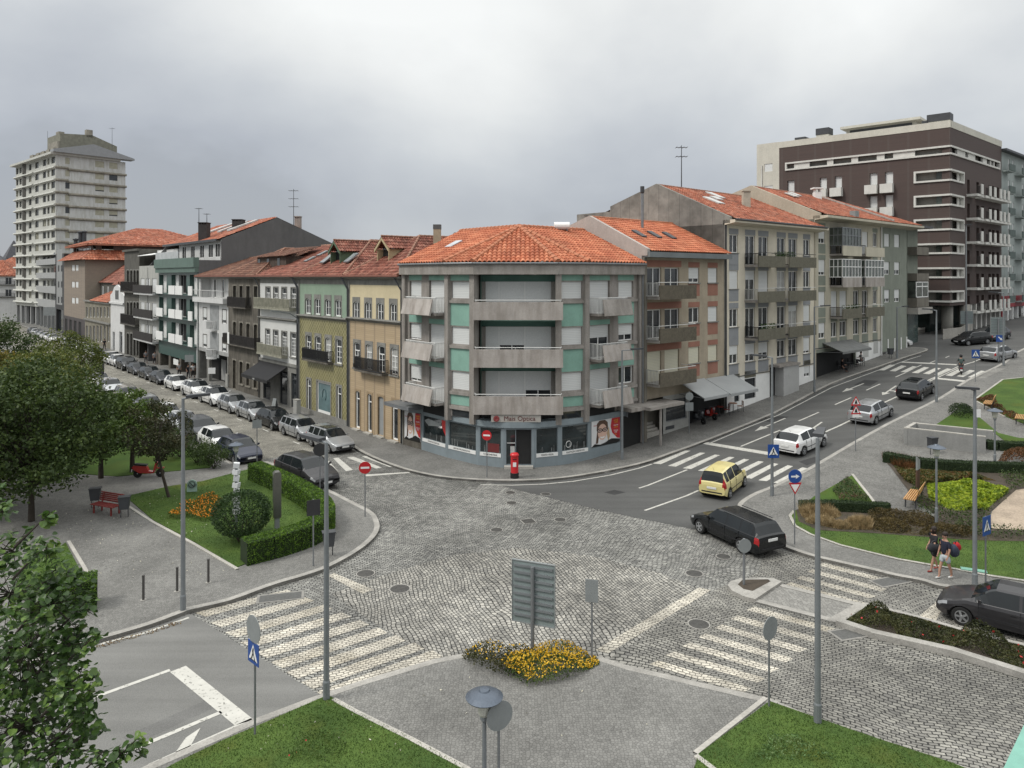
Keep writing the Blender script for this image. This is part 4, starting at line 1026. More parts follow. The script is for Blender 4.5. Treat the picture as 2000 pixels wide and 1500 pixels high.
for k in range(18):
 t0,t1=R(-60+k*14),R(-60+(k+1)*14);ra,rb=.28+.012*k,.28+.012*(k+1)
 g.tube((cx+ra*math.cos(t0)*.8,.07,cz+ra*math.sin(t0)*1.4),(cx+rb*math.cos(t1)*.8,.07,cz+rb*math.sin(t1)*1.4),.022,n=5)
g.build('window_swirl',plain('teal_swirl',(.05,.12,.13),.4),f.root)
g=f.mb();g.box(r_[0]+.08,r_[1]-.08,.06,.08,.3,.75);g.build('window_panel',M_white,f.root)
balcony(f,lo[0][0]+.2,lo[2][1]+.35,lo[1][2]-.02,.5,slab=.14,matS=M_stone_d,rail=(lo[1][2],lo[1][2]+.9,M_rail_b),sp=.1)
g=f.mb();g.box(0,.3,-.05,.05,0,EV-.3);g.box(f.L-.2,f.L,-.05,.05,0,EV-.3);g.box(.3,f.L-.2,-.05,.03,-.1,.55);g.build('pilaster',M_stone,f.root)
shell(f,0,f.L,0,EV-.1,11,M_stone);eave(f);hip_roof(f,M_tile_r,dep=11)
M_gw=plain('green_wood',(.10,.15,.09),.7)
gabled_dormer(f,f.L*.52,1.75,EV+1.0,M_gw,M_tile_r,y0=1.1,h=1.1,rise=.7,dep=4.2)
skylight(f,f.L*.25,.9,.8,1.0,slope=3.1/4.3);skylight(f,f.L*.72,.9,.8,1.0,slope=3.1/4.3)
downpipe(f,f.L-.05);downpipe(f,.1)
M_wt=plain('white_glazed_tiles',(.60,.60,.58),.5,.08,1,fine=.06,streak=.06)
root,f=left_fac('town_house','white tiled town house with rows of white paned windows above a black awning',508,583)
up=[f.rect(*c(550,584,238,380)),f.rect(*c(610,645,242,388)),f.rect(*c(673,711,245,392)),f.rect(*c(744,785,248,400))]
lo=[f.rect(*c(548,581,568,735)),f.rect(*c(608,644,575,748)),f.rect(*c(673,712,583,765)),f.rect(*c(742,783,592,780))]
for r_ in(up,lo):
 za=sum(x[2]for x in r_)/4;zb_=sum(x[3]for x in r_)/4
 for i in range(4):r_[i]=(r_[i][0],r_[i][1],za,zb_)
gd=[f.rect(*c(530,585,900,1090)),f.rect(*c(655,715,900,1110)),f.rect(*c(745,785,920,1160))];gd=[(a,b_,.2,3.3)for a,b_,_,zz in gd]
ZM=f.Z(545,624);ZG=4.0
wall(f,0,f.L,ZM,11.35,up,M_wt);wall(f,0,f.L,11.35,EV,[],M_stone);wall(f,0,f.L,ZG,ZM,lo,M_wt);wall(f,0,f.L,-.1,ZG,gd,M_stone)
for r_ in up:surround(f,r_,.1,0);win(f,r_,nx=4,nz=3,top=.5,fw=.06,y=.12)
for r_ in lo:surround(f,r_,.1,0);win(f,r_,nx=4,nz=5,top=.45,fw=.06,y=.12)
for r_ in gd:win(f,r_,nx=1,fm=M_dgrey,top=.5,fw=.08,name='door',y=.14)
g=f.mb();g.extr([(0,-.3,ZM+.15),(0,-.3,ZM+.05),(0,0,ZM-.12),(0,.05,ZM-.12),(0,.05,ZM+.15)],(f.L,0,0));g.box(0,f.L,-.12,.05,ZG-.15,ZG+.12);g.build('string_course',M_stone,f.root)
M_cream_d=plain('weathered_cream_iron',(.34,.33,.26),.8,.35,3,fine=.2)
balcony(f,.05,f.L-.35,up[0][2]-.15,.7,slab=.14,matS=M_cream_d,rail=(up[0][2]-.15,up[0][2]+.75,M_cream_d),sp=.07)
balcony(f,.6,lo[2][1]+.2,lo[0][2]-.1,.6,slab=.14,matS=M_cream_d,rail=(lo[0][2]-.1,lo[0][2]+.8,M_cream_d),sp=.07)
g=f.mb();xa,xb=.2,lo[2][1]+.15
g.extr([(xa,-.05,3.75),(xa,-.05,3.69),(xa,-1.9,2.62),(xa,-1.9,2.68)],(xb-xa,0,0));aw=g.build('awning',plain('black_canvas',(.014,.014,.016),.8,.2,2),f.root)
g=f.mb();g.box(xa,xb,-1.93,-1.9,2.4,2.66);g.build('valance',plain('black_valance',(.02,.02,.02),.8),aw)
text_obj('CAFÉ',.2,M_white,f.root,f.M@Matrix.Translation(((xa+xb)/2,-1.95,2.52))@ROTX,ext=.003)
shell(f,0,f.L,0,EV-.1,11,M_stone);eave(f);slope_roof(f,M_tile_r,x1=f.L+1.2)
skylight(f,f.L*.55,2.3,.6,1.0);skylight(f,f.L*.55,3.6,.6,1.0)
downpipe(f,f.L-.1,mat=M_dgrey)
root,f=left_fac('town_house','derelict brown stone town house with a long dark iron balcony and boarded tall windows',446,508)
ups=[f.rect(*c(298,322,228,375)),f.rect(*c(348,373,230,380)),f.rect(*c(400,428,232,385)),f.rect(*c(458,487,235,410))]
mid=[f.rect(*c(298,322,508,655)),f.rect(*c(348,374,512,690)),f.rect(*c(400,428,518,690)),f.rect(*c(458,487,530,690))]
low=[f.rect(*c(295,322,805,1020)),f.rect(*c(348,374,812,970)),f.rect(*c(400,427,828,985)),f.rect(*c(456,484,838,1000))]
for r_ in(ups,mid,low):
 za=sum(x[2]for x in r_)/4;zb_=sum(x[3]for x in r_)/4
 for i in range(4):r_[i]=(r_[i][0],r_[i][1],za,zb_)
low[0]=(low[0][0],low[0][1],.2,low[0][3])
wall(f,0,f.L,-.1,EV,ups+mid+low,M_stone_d,.22)
M_board=plain('peeling_door',(.12,.105,.08),.8,.6,5,streak=.5,fine=.3)
for k,rs in enumerate((ups,mid,low)):
 for r_ in rs:surround(f,r_,.12,.12 if k else 0,mat=plain('pale_granite',(.26,.24,.2),.9,.3,3,streak=.3),sill=k==2);win(f,r_,nx=2,nz=1,fm=M_board,gm=M_dark if k==0 else M_board,y=.2,fw=.07)
M_net=plain('dark_iron_balcony',(.03,.026,.024),.8,.4,3)
for(xa,xb,rs)in((ups[0][0]-.2,ups[2][1]+.3,ups),(-.1,f.L+.05,mid)):
 z=rs[0][2]-.1;b_=balcony(f,xa,xb,z,.6,slab=.12,matS=M_stone_d,rail=(z,z+1.0,M_net),sp=.06)
g=f.mb();g.box(1.55,2.05,-.66,-.63,mid[0][2]-.1,mid[0][2]+1.1);g.build('banner',M_white,f.root)
shell(f,0,f.L,0,EV-.1,11,M_stone_d);eave(f);hip_roof(f,M_tile_b,dep=11,h=2.9)
g=f.mb();g.box(f.L*.42,f.L*1.25,1.7,5,EV+.6,EV+2.0);d=g.build('dormer',plain('old_timber',(.10,.075,.06),.9,.5,3,streak=.3),f.root)
tilegrid([(f.L*.38,1.4,EV+1.95),(f.L*1.3,1.4,EV+1.95),(f.L*1.3,5.2,EV+2.95),(f.L*.38,5.2,EV+2.95)],'dormer_roof',M_tile_b,d,f.M)
g=f.mb()
for x in(.45,.72,1.02):g.box(f.L*x,f.L*x+.6,1.66,1.7,EV+.9,EV+1.8)
g.build('dormer_window',M_glass,d)
downpipe(f,f.L-.05)
M_wm=plain('white_render',(.58,.58,.57),.85,.1,.7,streak=.12,fine=.05)
root,f=left_fac('apartment_building','narrow white apartment building with small curved balconies between brown and green buildings',388,446)
ws=[f.rect(*c(a,b_,y0,y1))for a,b_,y0,y1 in((67,95,400,497),(215,245,415,520),(67,95,607,702),(215,245,632,735))]
rc=[f.rect(*c(120,188,y0,y1))for y0,y1 in((380,565),(590,780))]
top_=f.rect(*c(45,258,175,325))
wall(f,0,f.L,f.Z(417,690),EV,ws+[top_],M_wm,.1)
for r_ in ws:surround(f,r_,.08,0,mat=M_stone_d,sill=False);win(f,r_,'roll',nx=1,open_=.25,y=.08)
g=f.mb();a,b_,z0,z1=top_;g.quad((a,1.1,z0),(b_,1.1,z0),(b_,1.1,z1),(a,1.1,z1));g.quad((a,0,z0),(a,1.1,z0),(a,1.1,z1),(a,0,z1));g.quad((b_,1.1,z0),(b_,0,z0),(b_,0,z1),(b_,1.1,z1));g.quad((a,0,z0),(b_,0,z0),(b_,1.1,z0),(a,1.1,z0));g.build('loggia',M_wm,f.root)
for k in(.2,.5,.8):win(f,(a+(b_-a)*k-.35,a+(b_-a)*k+.35,z0,z0+2.1),nx=1,y=1.09,name='balcony_door')
g=f.mb();g.box(a+.02,a+.12,.02,.12,z0,z1);g.box((a+b_)/2-.3,(a+b_)/2-.2,.02,.12,z0,z1);g.build('post',M_wm,f.root)
balcony(f,-.3,f.L,top_[2],.6,slab=.5,matS=M_wm,rail=(top_[2],top_[2]+.85,M_rail_w),sp=.5)
for r_ in rc:
 g=f.mb();g.box(r_[0],r_[1],-.03,.04,r_[2],r_[3]);g.build('alcove',plain('grey_render',(.30,.31,.31),.9),f.root)
 m=f.mb();cx=(r_[0]+r_[1])/2-.1;n=14;hw=.95
 P=[(cx+hw*math.cos(math.pi+math.pi*i/n),-.05-.75*math.sin(math.pi*i/n))for i in range(n+1)]
 for(xa,ya),(xb,yb)in zip(P,P[1:]):
  m.quad((xa,ya,r_[2]-.15),(xb,yb,r_[2]-.15),(xb,yb,r_[2]+.12),(xa,ya,r_[2]+.12));m.quad((xa,ya,r_[2]),(xb,yb,r_[2]),(cx,0,r_[2]),(cx,0,r_[2]))
  m.box(xa-.03,xa+.03,ya-.03,ya+.03,r_[2]+.12,r_[2]+.9)
  m.tube((xa,ya,r_[2]+.92),(xb,yb,r_[2]+.92),.04,n=5)
 m.build('balcony',M_wm,f.root)
z_=f.Z(417,690)
g=f.mb();g.quad((0,1.2,-.1),(f.L,1.2,-.1),(f.L,1.2,z_),(0,1.2,z_));g.quad((0,0,z_),(f.L,0,z_),(f.L,1.2,z_),(0,1.2,z_));g.build('shopfront',M_dark,f.root)
g=f.mb();g.box(0,.25,-.02,1.2,-.1,z_+.01);g.box(f.L-.25,f.L,-.02,1.2,-.1,z_+.01);g.box(f.L*.3,f.L*.38,-.02,.3,-.1,z_+.01);g.build('pillar',M_stone,f.root)
g=f.mb();g.box(.25,f.L-.25,-.03,.05,z_-.02,z_+.4);g.box(f.L*.45,f.L*.6,1.1,1.2,.3,2.6);g.build('fascia',plain('fascia_grey',(.35,.35,.34),.8),f.root)
g=f.mb();g.tube((-.05,-.15,.1),(-.05,-.15,EV-.2),.07);g.build('downpipe',M_white,f.root)
shell(f,0,f.L,0,EV-.1,11,M_stone_d);eave(f);slope_roof(f,M_tile_b,h=2.2,dep=6)
M_gt=brickmat('dark_green_tiles',(.05,.095,.082),(.042,.082,.072),(.03,.06,.05),.3,.15,.01,.35,warp=0,plane='XYZ',bump=.1)
M_gt2=plain('green_parapet',(.11,.165,.14),.6,.12,1,streak=.12)
M_gr=plain('grey_gable_render',(.125,.125,.125),.9,.15,.3,streak=.18,fine=.06)
def cb(x0,x1,y0,y1):return(x0/3.125,x1/3.125,220+y0/3.125,220+y1/3.125)
root,f=left_fac('apartment_building','dark green tiled apartment building with white box balconies and a big grey gable wall',310,388)
ZT=f.Z(350,505);ZB=f.Z(350,700)
bx=[(.02,.22),(.35,.72),(.80,.97)]
hs=[];bals=[]
for k,y0 in enumerate((990,1135,1285)):
 z1=f.Z(350,220+y0/3.125);z0=z1-2.35
 for(a,b_)in bx:hs.append((f.L*a,f.L*b_,z0,z1))
 bals.append(z0)
wall(f,0,f.L,ZB,ZT-.02,hs,M_gt,.9)
for i,h_ in enumerate(hs):
 win(f,h_,nx=3 if i%3==1 else 1,y=.88,fm=M_rail_w,gm=M_dark,name='balcony_door')
 w_=h_[1]-h_[0];g=f.mb();g.box(h_[0],h_[0]+w_*(.22 if i%3==1 else .45),.5,.8,h_[2],h_[3]);g.build('blind',M_white,f.root)
for z0 in bals:
 b_=balcony(f,0,f.L,z0,.5,slab=.16,matS=M_gt)
 for(a,c_)in((.06,.24),(.40,.56),(.575,.74),(.88,.97)):
  q=f.mb();q.box(f.L*a,f.L*c_,-.62,-.52,z0-.1,z0+1.0);q.build('front_panel',M_white,b_)
g=f.mb();g.box(0,f.L+.02,-.6,.05,ZT-1.15,ZT);g.build('parapet',M_gt2,f.root)
g=f.mb();g.box(-.0,f.L,-.45,.05,ZT-1.75,ZT-1.152);g.build('beam',M_gt2,f.root)
g=f.mb();g.quad((0,1.0,-.1),(f.L,1.0,-.1),(f.L,1.0,ZB),(0,1.0,ZB));g.quad((0,0,ZB),(f.L,0,ZB),(f.L,1,ZB),(0,1,ZB));g.build('shopfront',M_dark,f.root)
g=f.mb()
for x in(0,.28,.55,.78):g.box(f.L*x,f.L*x+.8,-.02,1.0,-.1,ZB+.01)
g.build('pillar',M_stone_d,f.root)
g=f.mb();g.box(f.L*.42,f.L*.54,-.1,-.03,ZB-.9,ZB-.2);g.build('shop_sign',M_white,f.root)
zp=16.4
wall(f,0,f.L,ZT-.5,zp,[(f.L*a,f.L*(a+.1),ZT+.1,zp-.4)for a in(.08,.30,.52,.72,.87)],M_wm,.1,y=2.6,name='penthouse_wall')
for a in(.08,.30,.52,.72,.87):win(f,(f.L*a,f.L*(a+.1),ZT+.1,zp-.4),nx=2,y=2.68,gm=M_dark)
g=f.mb();g.box(0,f.L*.6,-.4,-.36,ZT,ZT+.9);g.build('glass_balustrade',plain('frosted_glass',(.45,.47,.47),.3),f.root)
g=f.mb();x=f.L+.01;g.extr([(x,0,0),(x,17,0),(x,17,16.4),(x,9.5,19.4),(x,2.6,16.5),(x,2.6,ZT-.3),(x,0,ZT-.3)],(-.3,0,0));g.build('gable_wall',M_gr,f.root)
g=f.mb();xx=f.L-22;g.extr([(xx,0,0),(xx,17,0),(xx,17,16.4),(xx,9.5,19.4),(xx,2.6,16.5),(xx,0,ZT-1)],(.3,0,0));g.build('far_gable_wall',M_gr,f.root)
tilegrid([(xx,2.1,16.4),(f.L,2.1,16.4),(f.L,9.5,19.45),(xx,9.5,19.45)],'roof',M_tile_o,f.root,f.M,tw=.4,th=.6)
g=f.mb();g.poly([(f.L,9.5,19.45),(xx,9.5,19.45),(xx,17.3,16.3),(f.L,17.3,16.3)]);g.build('back_roof',M_tile_o,f.root)
g=f.mb();g.box(xx,f.L,1.95,2.1,16.2,16.5);g.build('gutter',M_dgrey,f.root)
for xk,wk in((f.L-5,2.4),(f.L-8.5,2.4),(f.L-14,3)):
 g=f.mb();g.extr([(xk,5,17.75),(xk+wk*.5,5,17.75),(xk+wk*.5,8.6,19.2),(xk,8.6,19.2)],(0,0,.2));g.build('roof_light',plain('pale_roof_light',(.5,.5,.48),.4),f.root)
def aerial(u,v0,v1,Y,label,arms=2):
 X=(u-1000)/F*Y;z0=H+(HOR-v1)/F*Y;z1=H+(HOR-v0)/F*Y
 t=thing('tv_aerial',label,'aerial',(X,Y,z0));h_=z1-z0
 MB().tube((0,0,0),(0,0,h_),.05,.03,n=6).build('mast',M_dgrey,t)
 m=MB()
 for k in range(arms):
  z=h_*(.95-.22*k);L=.22+h_*.07
  m.tube((-L,0,z),(L,0,z),.03,n=5)
  for q in range(4):m.tube((-L+2*L*q/3,-.4,z),(-L+2*L*q/3,.4,z),.022,n=4)
 m.build('dipoles',M_dgrey,t);return t
aerial(573.5,369,440,92,'tallest rooftop aerial with crossed arms, above the grey gable wall',3)
aerial(388.5,406,436,92,'short aerial on the leftmost dark chimney of the green building',1)
aerial(404,417,440,92,'thin aerial just right of the leftmost dark chimney',1)
aerial(1331,284,365,66,'tall slim aerial on the ridge of the concrete-gabled building',2)
def chimney(u0,u1,v0,v1,Y,label,mat,capm=None,ratio=1.0,ext=1.2):
 X0=(u0-1000)/F*Y;X1=(u1-1000)/F*Y;z0=H+(HOR-v1)/F*Y;z1=H+(HOR-v0)/F*Y;w=(X1-X0);d_=w*ratio
 t=thing('chimney',label,'chimney',((X0+X1)/2,Y+d_/2,z0-ext));hh=z1-z0+ext
 MB().box(-w/2,w/2,-d_/2,d_/2,0,hh*.9).build('shaft',mat,t)
 m=MB()
 for i in range(4):m.box(-w/2+(w-.12)*i/3,-w/2+(w-.12)*i/3+.12,-d_/2,d_/2,hh*.9,hh*.96)
 m.box(-w/2-.06,w/2+.06,-d_/2-.06,d_/2+.06,hh*.96,hh).build('cap',capm or mat,t);return t
M_brk=plain('sooty_brick',(.05,.045,.045),.9,.3,3)
chimney(387,404,434,455,91,'dark square chimney at the left end of the green building roof',M_brk)
chimney(453,472,428,442,93,'dark low chimney near the top of the grey gable slope',M_brk)
chimney(575,586,422,446,94,'round pale flue behind the right slope of the grey gable',M_conc)
# === farther down the left street
def simple_windows(f,rects,par=None,**k):
 for r_ in rects:win(f,r_,par=par,**k)
M_dstone=plain('dark_old_stone',(.115,.11,.095),.9,.3,.8,streak=.3,fine=.2)
root,f=left_fac('apartment_building','narrow pale building with three dark balconies left of the green tiled one',272,310)
zt=f.Z(291,519);zs=[f.Z(291,220+y/3.125)for y in(1100,1247,1385)]
cols=((.08,.28),(.36,.56),(.68,.90));hs=[(f.L*a,f.L*b_,z-.1,z+2.0)for z in zs for a,b_ in cols]
wall(f,0,f.L,zs[2]-.6,zt,hs,plain('pale_grey_render',(.42,.42,.39),.85,.15,.7,streak=.2),.2)
simple_windows(f,hs,kind='roll',nx=1,open_=.1)
for z in zs:balcony(f,.1,f.L,z,.8,slab=.25,matS=M_wm,front=(z,z+1.1,M_net))
g=f.mb();g.box(.0,f.L,2.4,8,zt,zt+2.3);g.build('penthouse',M_wm,root)
g=f.mb();g.extr([(.3,2.5,zt+2.0),(.3,-.3,zt+1.5),(.3,-.3,zt+1.42),(.3,2.5,zt+1.9)],(f.L*.8,0,0));g.build('awning',M_white,root)
g=f.mb();g.quad((0,1.5,-.1),(f.L,1.5,-.1),(f.L,1.5,zs[2]),(0,1.5,zs[2]));g.build('shopfront',M_dark,root)
g=f.mb();g.box(f.L*.86,f.L,-.02,1.4,-.1,zs[2]-.3);g.build('pillar',M_stone_d,root)
shell(f,0,f.L,0,zt,11,M_dstone)
root,f=left_fac('town_house','dark stone town house with tall arched windows and an iron balcony on each floor',243,272)
zt=f.Z(258,487)
rows_=[(960,1050),(1155,1240),(1345,1485)]
hs=[f.rect(x0,x0+4.2,220+a/3.125,220+b_/3.125)for a,b_ in rows_ for x0 in(248,254.5,261,267)]
wall(f,0,f.L,-.1,zt,hs,M_dstone,.25)
for h_ in hs:surround(f,h_,.1,.25,mat=M_stone,sill=False);win(f,h_,nx=2,fm=M_board,gm=M_dark,y=.2)
for y0 in(1090,1290):z=f.Z(258,220+y0/3.125);balcony(f,0,f.L,z,.6,slab=.2,matS=M_dstone,rail=(z,z+1.4,M_net),sp=.09)
g=f.mb();g.box(-.1,f.L,-.3,.1,zt-.3,zt);g.build('cornice',M_dstone,root)
shell(f,0,f.L,0,zt-.02,12,M_dstone)
root,f=left_fac('town_house','small white two storey house with a curved ornate gable and red roof',216,243)
zt=f.Z(230,592)
hs=[f.rect(a,b_,648,690)for a,b_ in((220,224),(233,239))]
wall(f,0,f.L,-.1,zt,hs,M_wm,.2);simple_windows(f,hs,nx=1,y=.15,name='door')
g=f.mb();z1=f.Z(230,556);P=[(0,zt),(f.L,zt),(f.L,zt+1.2),(f.L*.85,zt+1.6),(f.L*.7,z1-.4),(f.L*.5,z1),(f.L*.3,z1-.4),(f.L*.15,zt+1.6),(0,zt+1.2)]
g.extr([(x,-.05,z)for x,z in P],(0,.3,0));g.box(-.1,f.L,-.25,.0,zt-.15,zt+.15);g.build('gable',M_wm,root)
g=f.mb();g.box(f.L*.38,f.L*.62,-.08,-.04,zt+.6,z1-.9);g.build('window',M_glass,root)
m=f.mb();m.poly([(0,.2,zt+.3),(f.L/2,.2,z1+.6),(f.L/2,11,z1+.6),(0,11,zt+.3)]);m.poly([(f.L,.2,zt+.3),(f.L,11,zt+.3),(f.L/2,11,z1+.6),(f.L/2,.2,z1+.6)]);m.build('roof',M_tile_r,root)
shell(f,0,f.L,0,zt,11,M_wm)
root,f=left_fac('town_house','low stone two storey terrace house with many tall openings and bright red roofs',166,216)
zt=f.Z(190,590)
hs=[f.rect(168+i*6.9,171.6+i*6.9,a,b_)for a,b_ in((600,620),(636,668))for i in range(7)]
wall(f,0,f.L,-.1,zt,hs,plain('sandy_stone',(.25,.23,.18),.9,.3,1,streak=.2),.25)
for h_ in hs:win(f,h_,nx=2,gm=M_dark,y=.2,fw=.1)
g=f.mb();g.box(0,f.L,-.3,.1,zt-.1,zt+.15);g.box(0,f.L,-.3,.05,f.Z(190,629),f.Z(190,626));g.build('string_course',M_stone,root)
tilegrid([(f.L*.3,-.4,zt+.15),(f.L,-.4,zt+.15),(f.L,4,zt+2.6),(f.L*.5,4,zt+2.6)],'roof',M_tile_o,root,f.M,tw=.4,th=.6)
g=f.mb();g.box(0,f.L,2.5,3.0,zt,zt+3.4);g.build('setback_wall',M_dstone,root)
for x in(.1,.3):win(f,(f.L*x,f.L*x+.9,zt+.8,zt+2.6),nx=2,y=2.49)
tilegrid([(0,2.2,zt+3.3),(f.L*.78,2.2,zt+3.3),(f.L*.78,7.5,zt+7.4),(0,7.5,zt+7.4)],'roof',M_tile_r,root,f.M,tw=.45,th=.7)
tilegrid([(f.L*.7,1.5,zt+3.0),(f.L,1.5,zt+3.0),(f.L,6.5,zt+6.8),(f.L*.75,6.5,zt+6.8)],'roof',M_tile_r,root,f.M,tw=.45,th=.7)
shell(f,0,f.L,0,zt,11,M_dstone)
M_bbrick=brickmat('buff_brick',(.25,.205,.16),(.22,.18,.145),(.17,.15,.13),.5,.16,.02,.8,warp=0,plane='XYZ',bump=.1)
root,f=left_fac('office_building','brown brick building with two stacked orange hipped roofs in front of the tall white tower',125,166)
def ztw(y,u=140):return f.Z(u,220+y/3.125)
z1,z2=ztw(905),ztw(812)
sf=Fac(root,f.P0+f.d*f.L+f.n*0,f.n)
hs=[f.rect(a,b_,220+y/3.125,220+(y+36)/3.125)for y in(930,1032,1130)for a,b_ in((140,146),(147.5,153))]
wall(f,0,f.L,4,z1,hs,M_bbrick,.15);simple_windows(f,hs,kind='roll',nx=1,open_=.1)
hs=[(f.L*a,f.L*(a+.12),.4,3.4)for a in(.06,.28,.5,.72)]
wall(f,0,f.L,-.1,4,hs,plain('dark_stone_cladding',(.07,.06,.06),.6),.2);simple_windows(f,hs,nx=1,gm=M_dark,fm=M_stone)
wall(sf,0,22,-.1,z1,[(13.5,17,z1-3.4,z1-1.2)],M_bbrick,.2,name='side_wall');win(sf,(13.5,17,z1-3.4,z1-1.2),nx=3,gm=M_dark)
g=sf.mb();g.tube((7,-.1,2),(7,-.1,z1),.09);g.build('downpipe',plain('red_pipe',(.18,.06,.04),.6),root)
wall(sf,2,24,z1,z2,[(3,5,z1+.6,z2-.3)],plain('brown_band',(.12,.09,.08),.8),.2,y=1.2,name='upper_side_wall')
wall(f,1,f.L-1.2,z1,z2,[(2,f.L-3,z1+.5,z2-.3)],plain('brown_band',(.12,.09,.08),.8),.4,y=1.5,name='upper_wall');win(f,(2,f.L-3,z1+.5,z2-.3),nx=5,y=1.9,gm=M_glass)
def hipbox(f,x0,x1,y0,y1,ze,h,o,mat,tw=.45):
 a,b_,c_,d_=(x0-o,y0-o,ze),(x1+o,y0-o,ze),(x1+o,y1+o,ze),(x0-o,y1+o,ze);w=(x1-x0)/2+o;xm=(x0+x1)/2
 if(x1-x0)<(y1-y0):p,q=(xm,y0-o+w,ze+h),(xm,y1+o-w,ze+h);fs=[[a,b_,p],[b_,c_,q,p],[c_,d_,q],[d_,a,p,q]]
 else:
  w=(y1-y0)/2+o;ym=(y0+y1)/2;p,q=(x0-o+w,ym,ze+h),(x1+o-w,ym,ze+h);fs=[[a,b_,q,p],[b_,c_,q],[c_,d_,p,q],[d_,a,p]]
 for P in fs[:2]:tilegrid(P,'roof',mat,f.root,f.M,tw=tw,th=.6,seg=2)
 m=f.mb();m.poly(fs[2]);m.poly(fs[3]);m.poly([(a[0],a[1],ze-.25),(b_[0],b_[1],ze-.25),(c_[0],c_[1],ze-.25),(d_[0],d_[1],ze-.25)]);
 for u,v in((a,b_),(b_,c_)):m.quad((u[0],u[1],ze-.25),(v[0],v[1],ze-.25),v,u)
 m.build('eaves',mat,f.root)
tilegrid([(f.L+1.0,-1,z1),(f.L+1.0,22,z1),(f.L-1.2,20,z1+1.9),(f.L-1.2,1.5,z1+1.9)],'lower_roof',M_tile_o,root,f.M,tw=.45,th=.6)
tilegrid([(-1,-1,z1),(f.L+1.0,-1,z1),(f.L-1.2,1.5,z1+1.9),(1,1.5,z1+1.9)],'lower_roof',M_tile_o,root,f.M,tw=.45,th=.6)
hipbox(f,0,f.L-1.2,1.5,26,z2,3.8,1.2,M_tile_o)
shell(f,0,f.L-.01,0,z1,22,M_bbrick,top=False)
root,f=left_fac('office_building','slim dark building with a pale grey panel of paired windows beside the brick one',108,125)
zt=f.Z(116,487);P0=f.L
hs=[f.rect(a,b_,220+y/3.125,220+(y+38)/3.125)for y in(932,1030,1124)for a,b_ in((113,116),(119,122))]
wall(f,f.L*.15,f.L*.82,6.0,zt,hs,plain('pale_panel',(.27,.275,.27),.7,.1),.15);simple_windows(f,hs,kind='roll',nx=1,open_=.4)
wall(f,0,f.L,-.1,zt-1,[(f.L*.1,f.L*.9,.3,5)],plain('charcoal_cladding',(.05,.05,.052),.6),.5,y=.05);g=f.mb();g.quad((0,.5,0),(f.L,.5,0),(f.L,.5,5),(0,.5,5));g.build('shopfront',M_glass,root)
shell(f,0,f.L,0,zt-1,14,plain('charcoal_cladding',(.05,.05,.052),.6))
root,f=left_fac('apartment_building','building with four deep pale grey balcony bands at the foot of the tower',70,108)
M_band=plain('pale_grey_band',(.34,.345,.34),.7,.08,.6,streak=.06)
g=f.mb();zt=f.Z(90,500);g.quad((0,1.6,0),(f.L,1.6,0),(f.L,1.6,zt),(0,1.6,zt));g.build('recess_wall',plain('recess_grey',(.20,.20,.18),.8,.3,.5),root)
for y0,y1 in((888,925),(975,1012),(1062,1105),(1150,1198)):
 g=f.mb();g.box(0,f.L,0,1.6,f.Z(106,220+y1/3.125),f.Z(106,220+y0/3.125));g.build('balcony',M_band,root)
 zf=f.Z(106,220+y0/3.125)
 for k in range(4):win(f,(f.L*(.08+.23*k),f.L*(.08+.23*k)+2.4,zf-.6,zf+1.6),nx=2,y=1.58,gm=M_glass)
g=f.mb()
for k in range(6):g.box(f.L*k/5*.96,f.L*k/5*.96+.4,.1,.6,0,6.5)
g.build('pillar',M_band,root)
g=f.mb();g.quad((0,1.2,0),(f.L,1.2,0),(f.L,1.2,6.6),(0,1.2,6.6));g.build('shopfront',M_glass,root)
shell(f,0,f.L,0,zt,14,M_dstone)
M_tow=plain('tower_render',(.50,.50,.46),.85,.12,.25,streak=.14,fine=.05)
M_tow2=plain('tower_gable_render',(.50,.51,.50),.85,.1,.2,streak=.22,dirt=(.72,.7,.64),fine=.05)
M_towb=plain('stained_band',(.30,.28,.235),.9,.3,.8,streak=.3)
cor=Vector((-106.2,168.0));dl=Vector((.755,-.656));P0=cor-dl*30.5
root=thing('tower_block','tall pale thirteen storey tower block on the far left skyline','building',(cor.x,cor.y,0))
f=Fac(root,P0,dl);fr=Fac(root,cor,(.656,.755));f.L=30.5;zt=40.4;st=2.9
fcols=[(.01,.07,2),(.10,.16,2),(.215,.275,0),(.35,.42,2),(.51,.60,1),(.70,.78,2),(.81,.86,1),(.90,.985,2)]
hs=[]
for k in range(12):
 zb_=zt-st*(k+1)+1.0
 for a,b_,t_ in fcols:hs.append((f.L*a,f.L*b_,zb_,zb_+1.55))
wall(f,0,f.L,4.6,zt,hs,M_tow,.3)
for i,h_ in enumerate(hs):
 t_=fcols[i%8][2]
 if t_==0:
  continue
 win(f,h_,nx=2,gm=M_glass if rnd.random()<.7 else plain('yellow_blind',(.32,.31,.24),.7),fm=M_stone,y=.25,fw=.05)
M_lou=plain('dark_louvre',(.09,.085,.075),.7,.2,1)
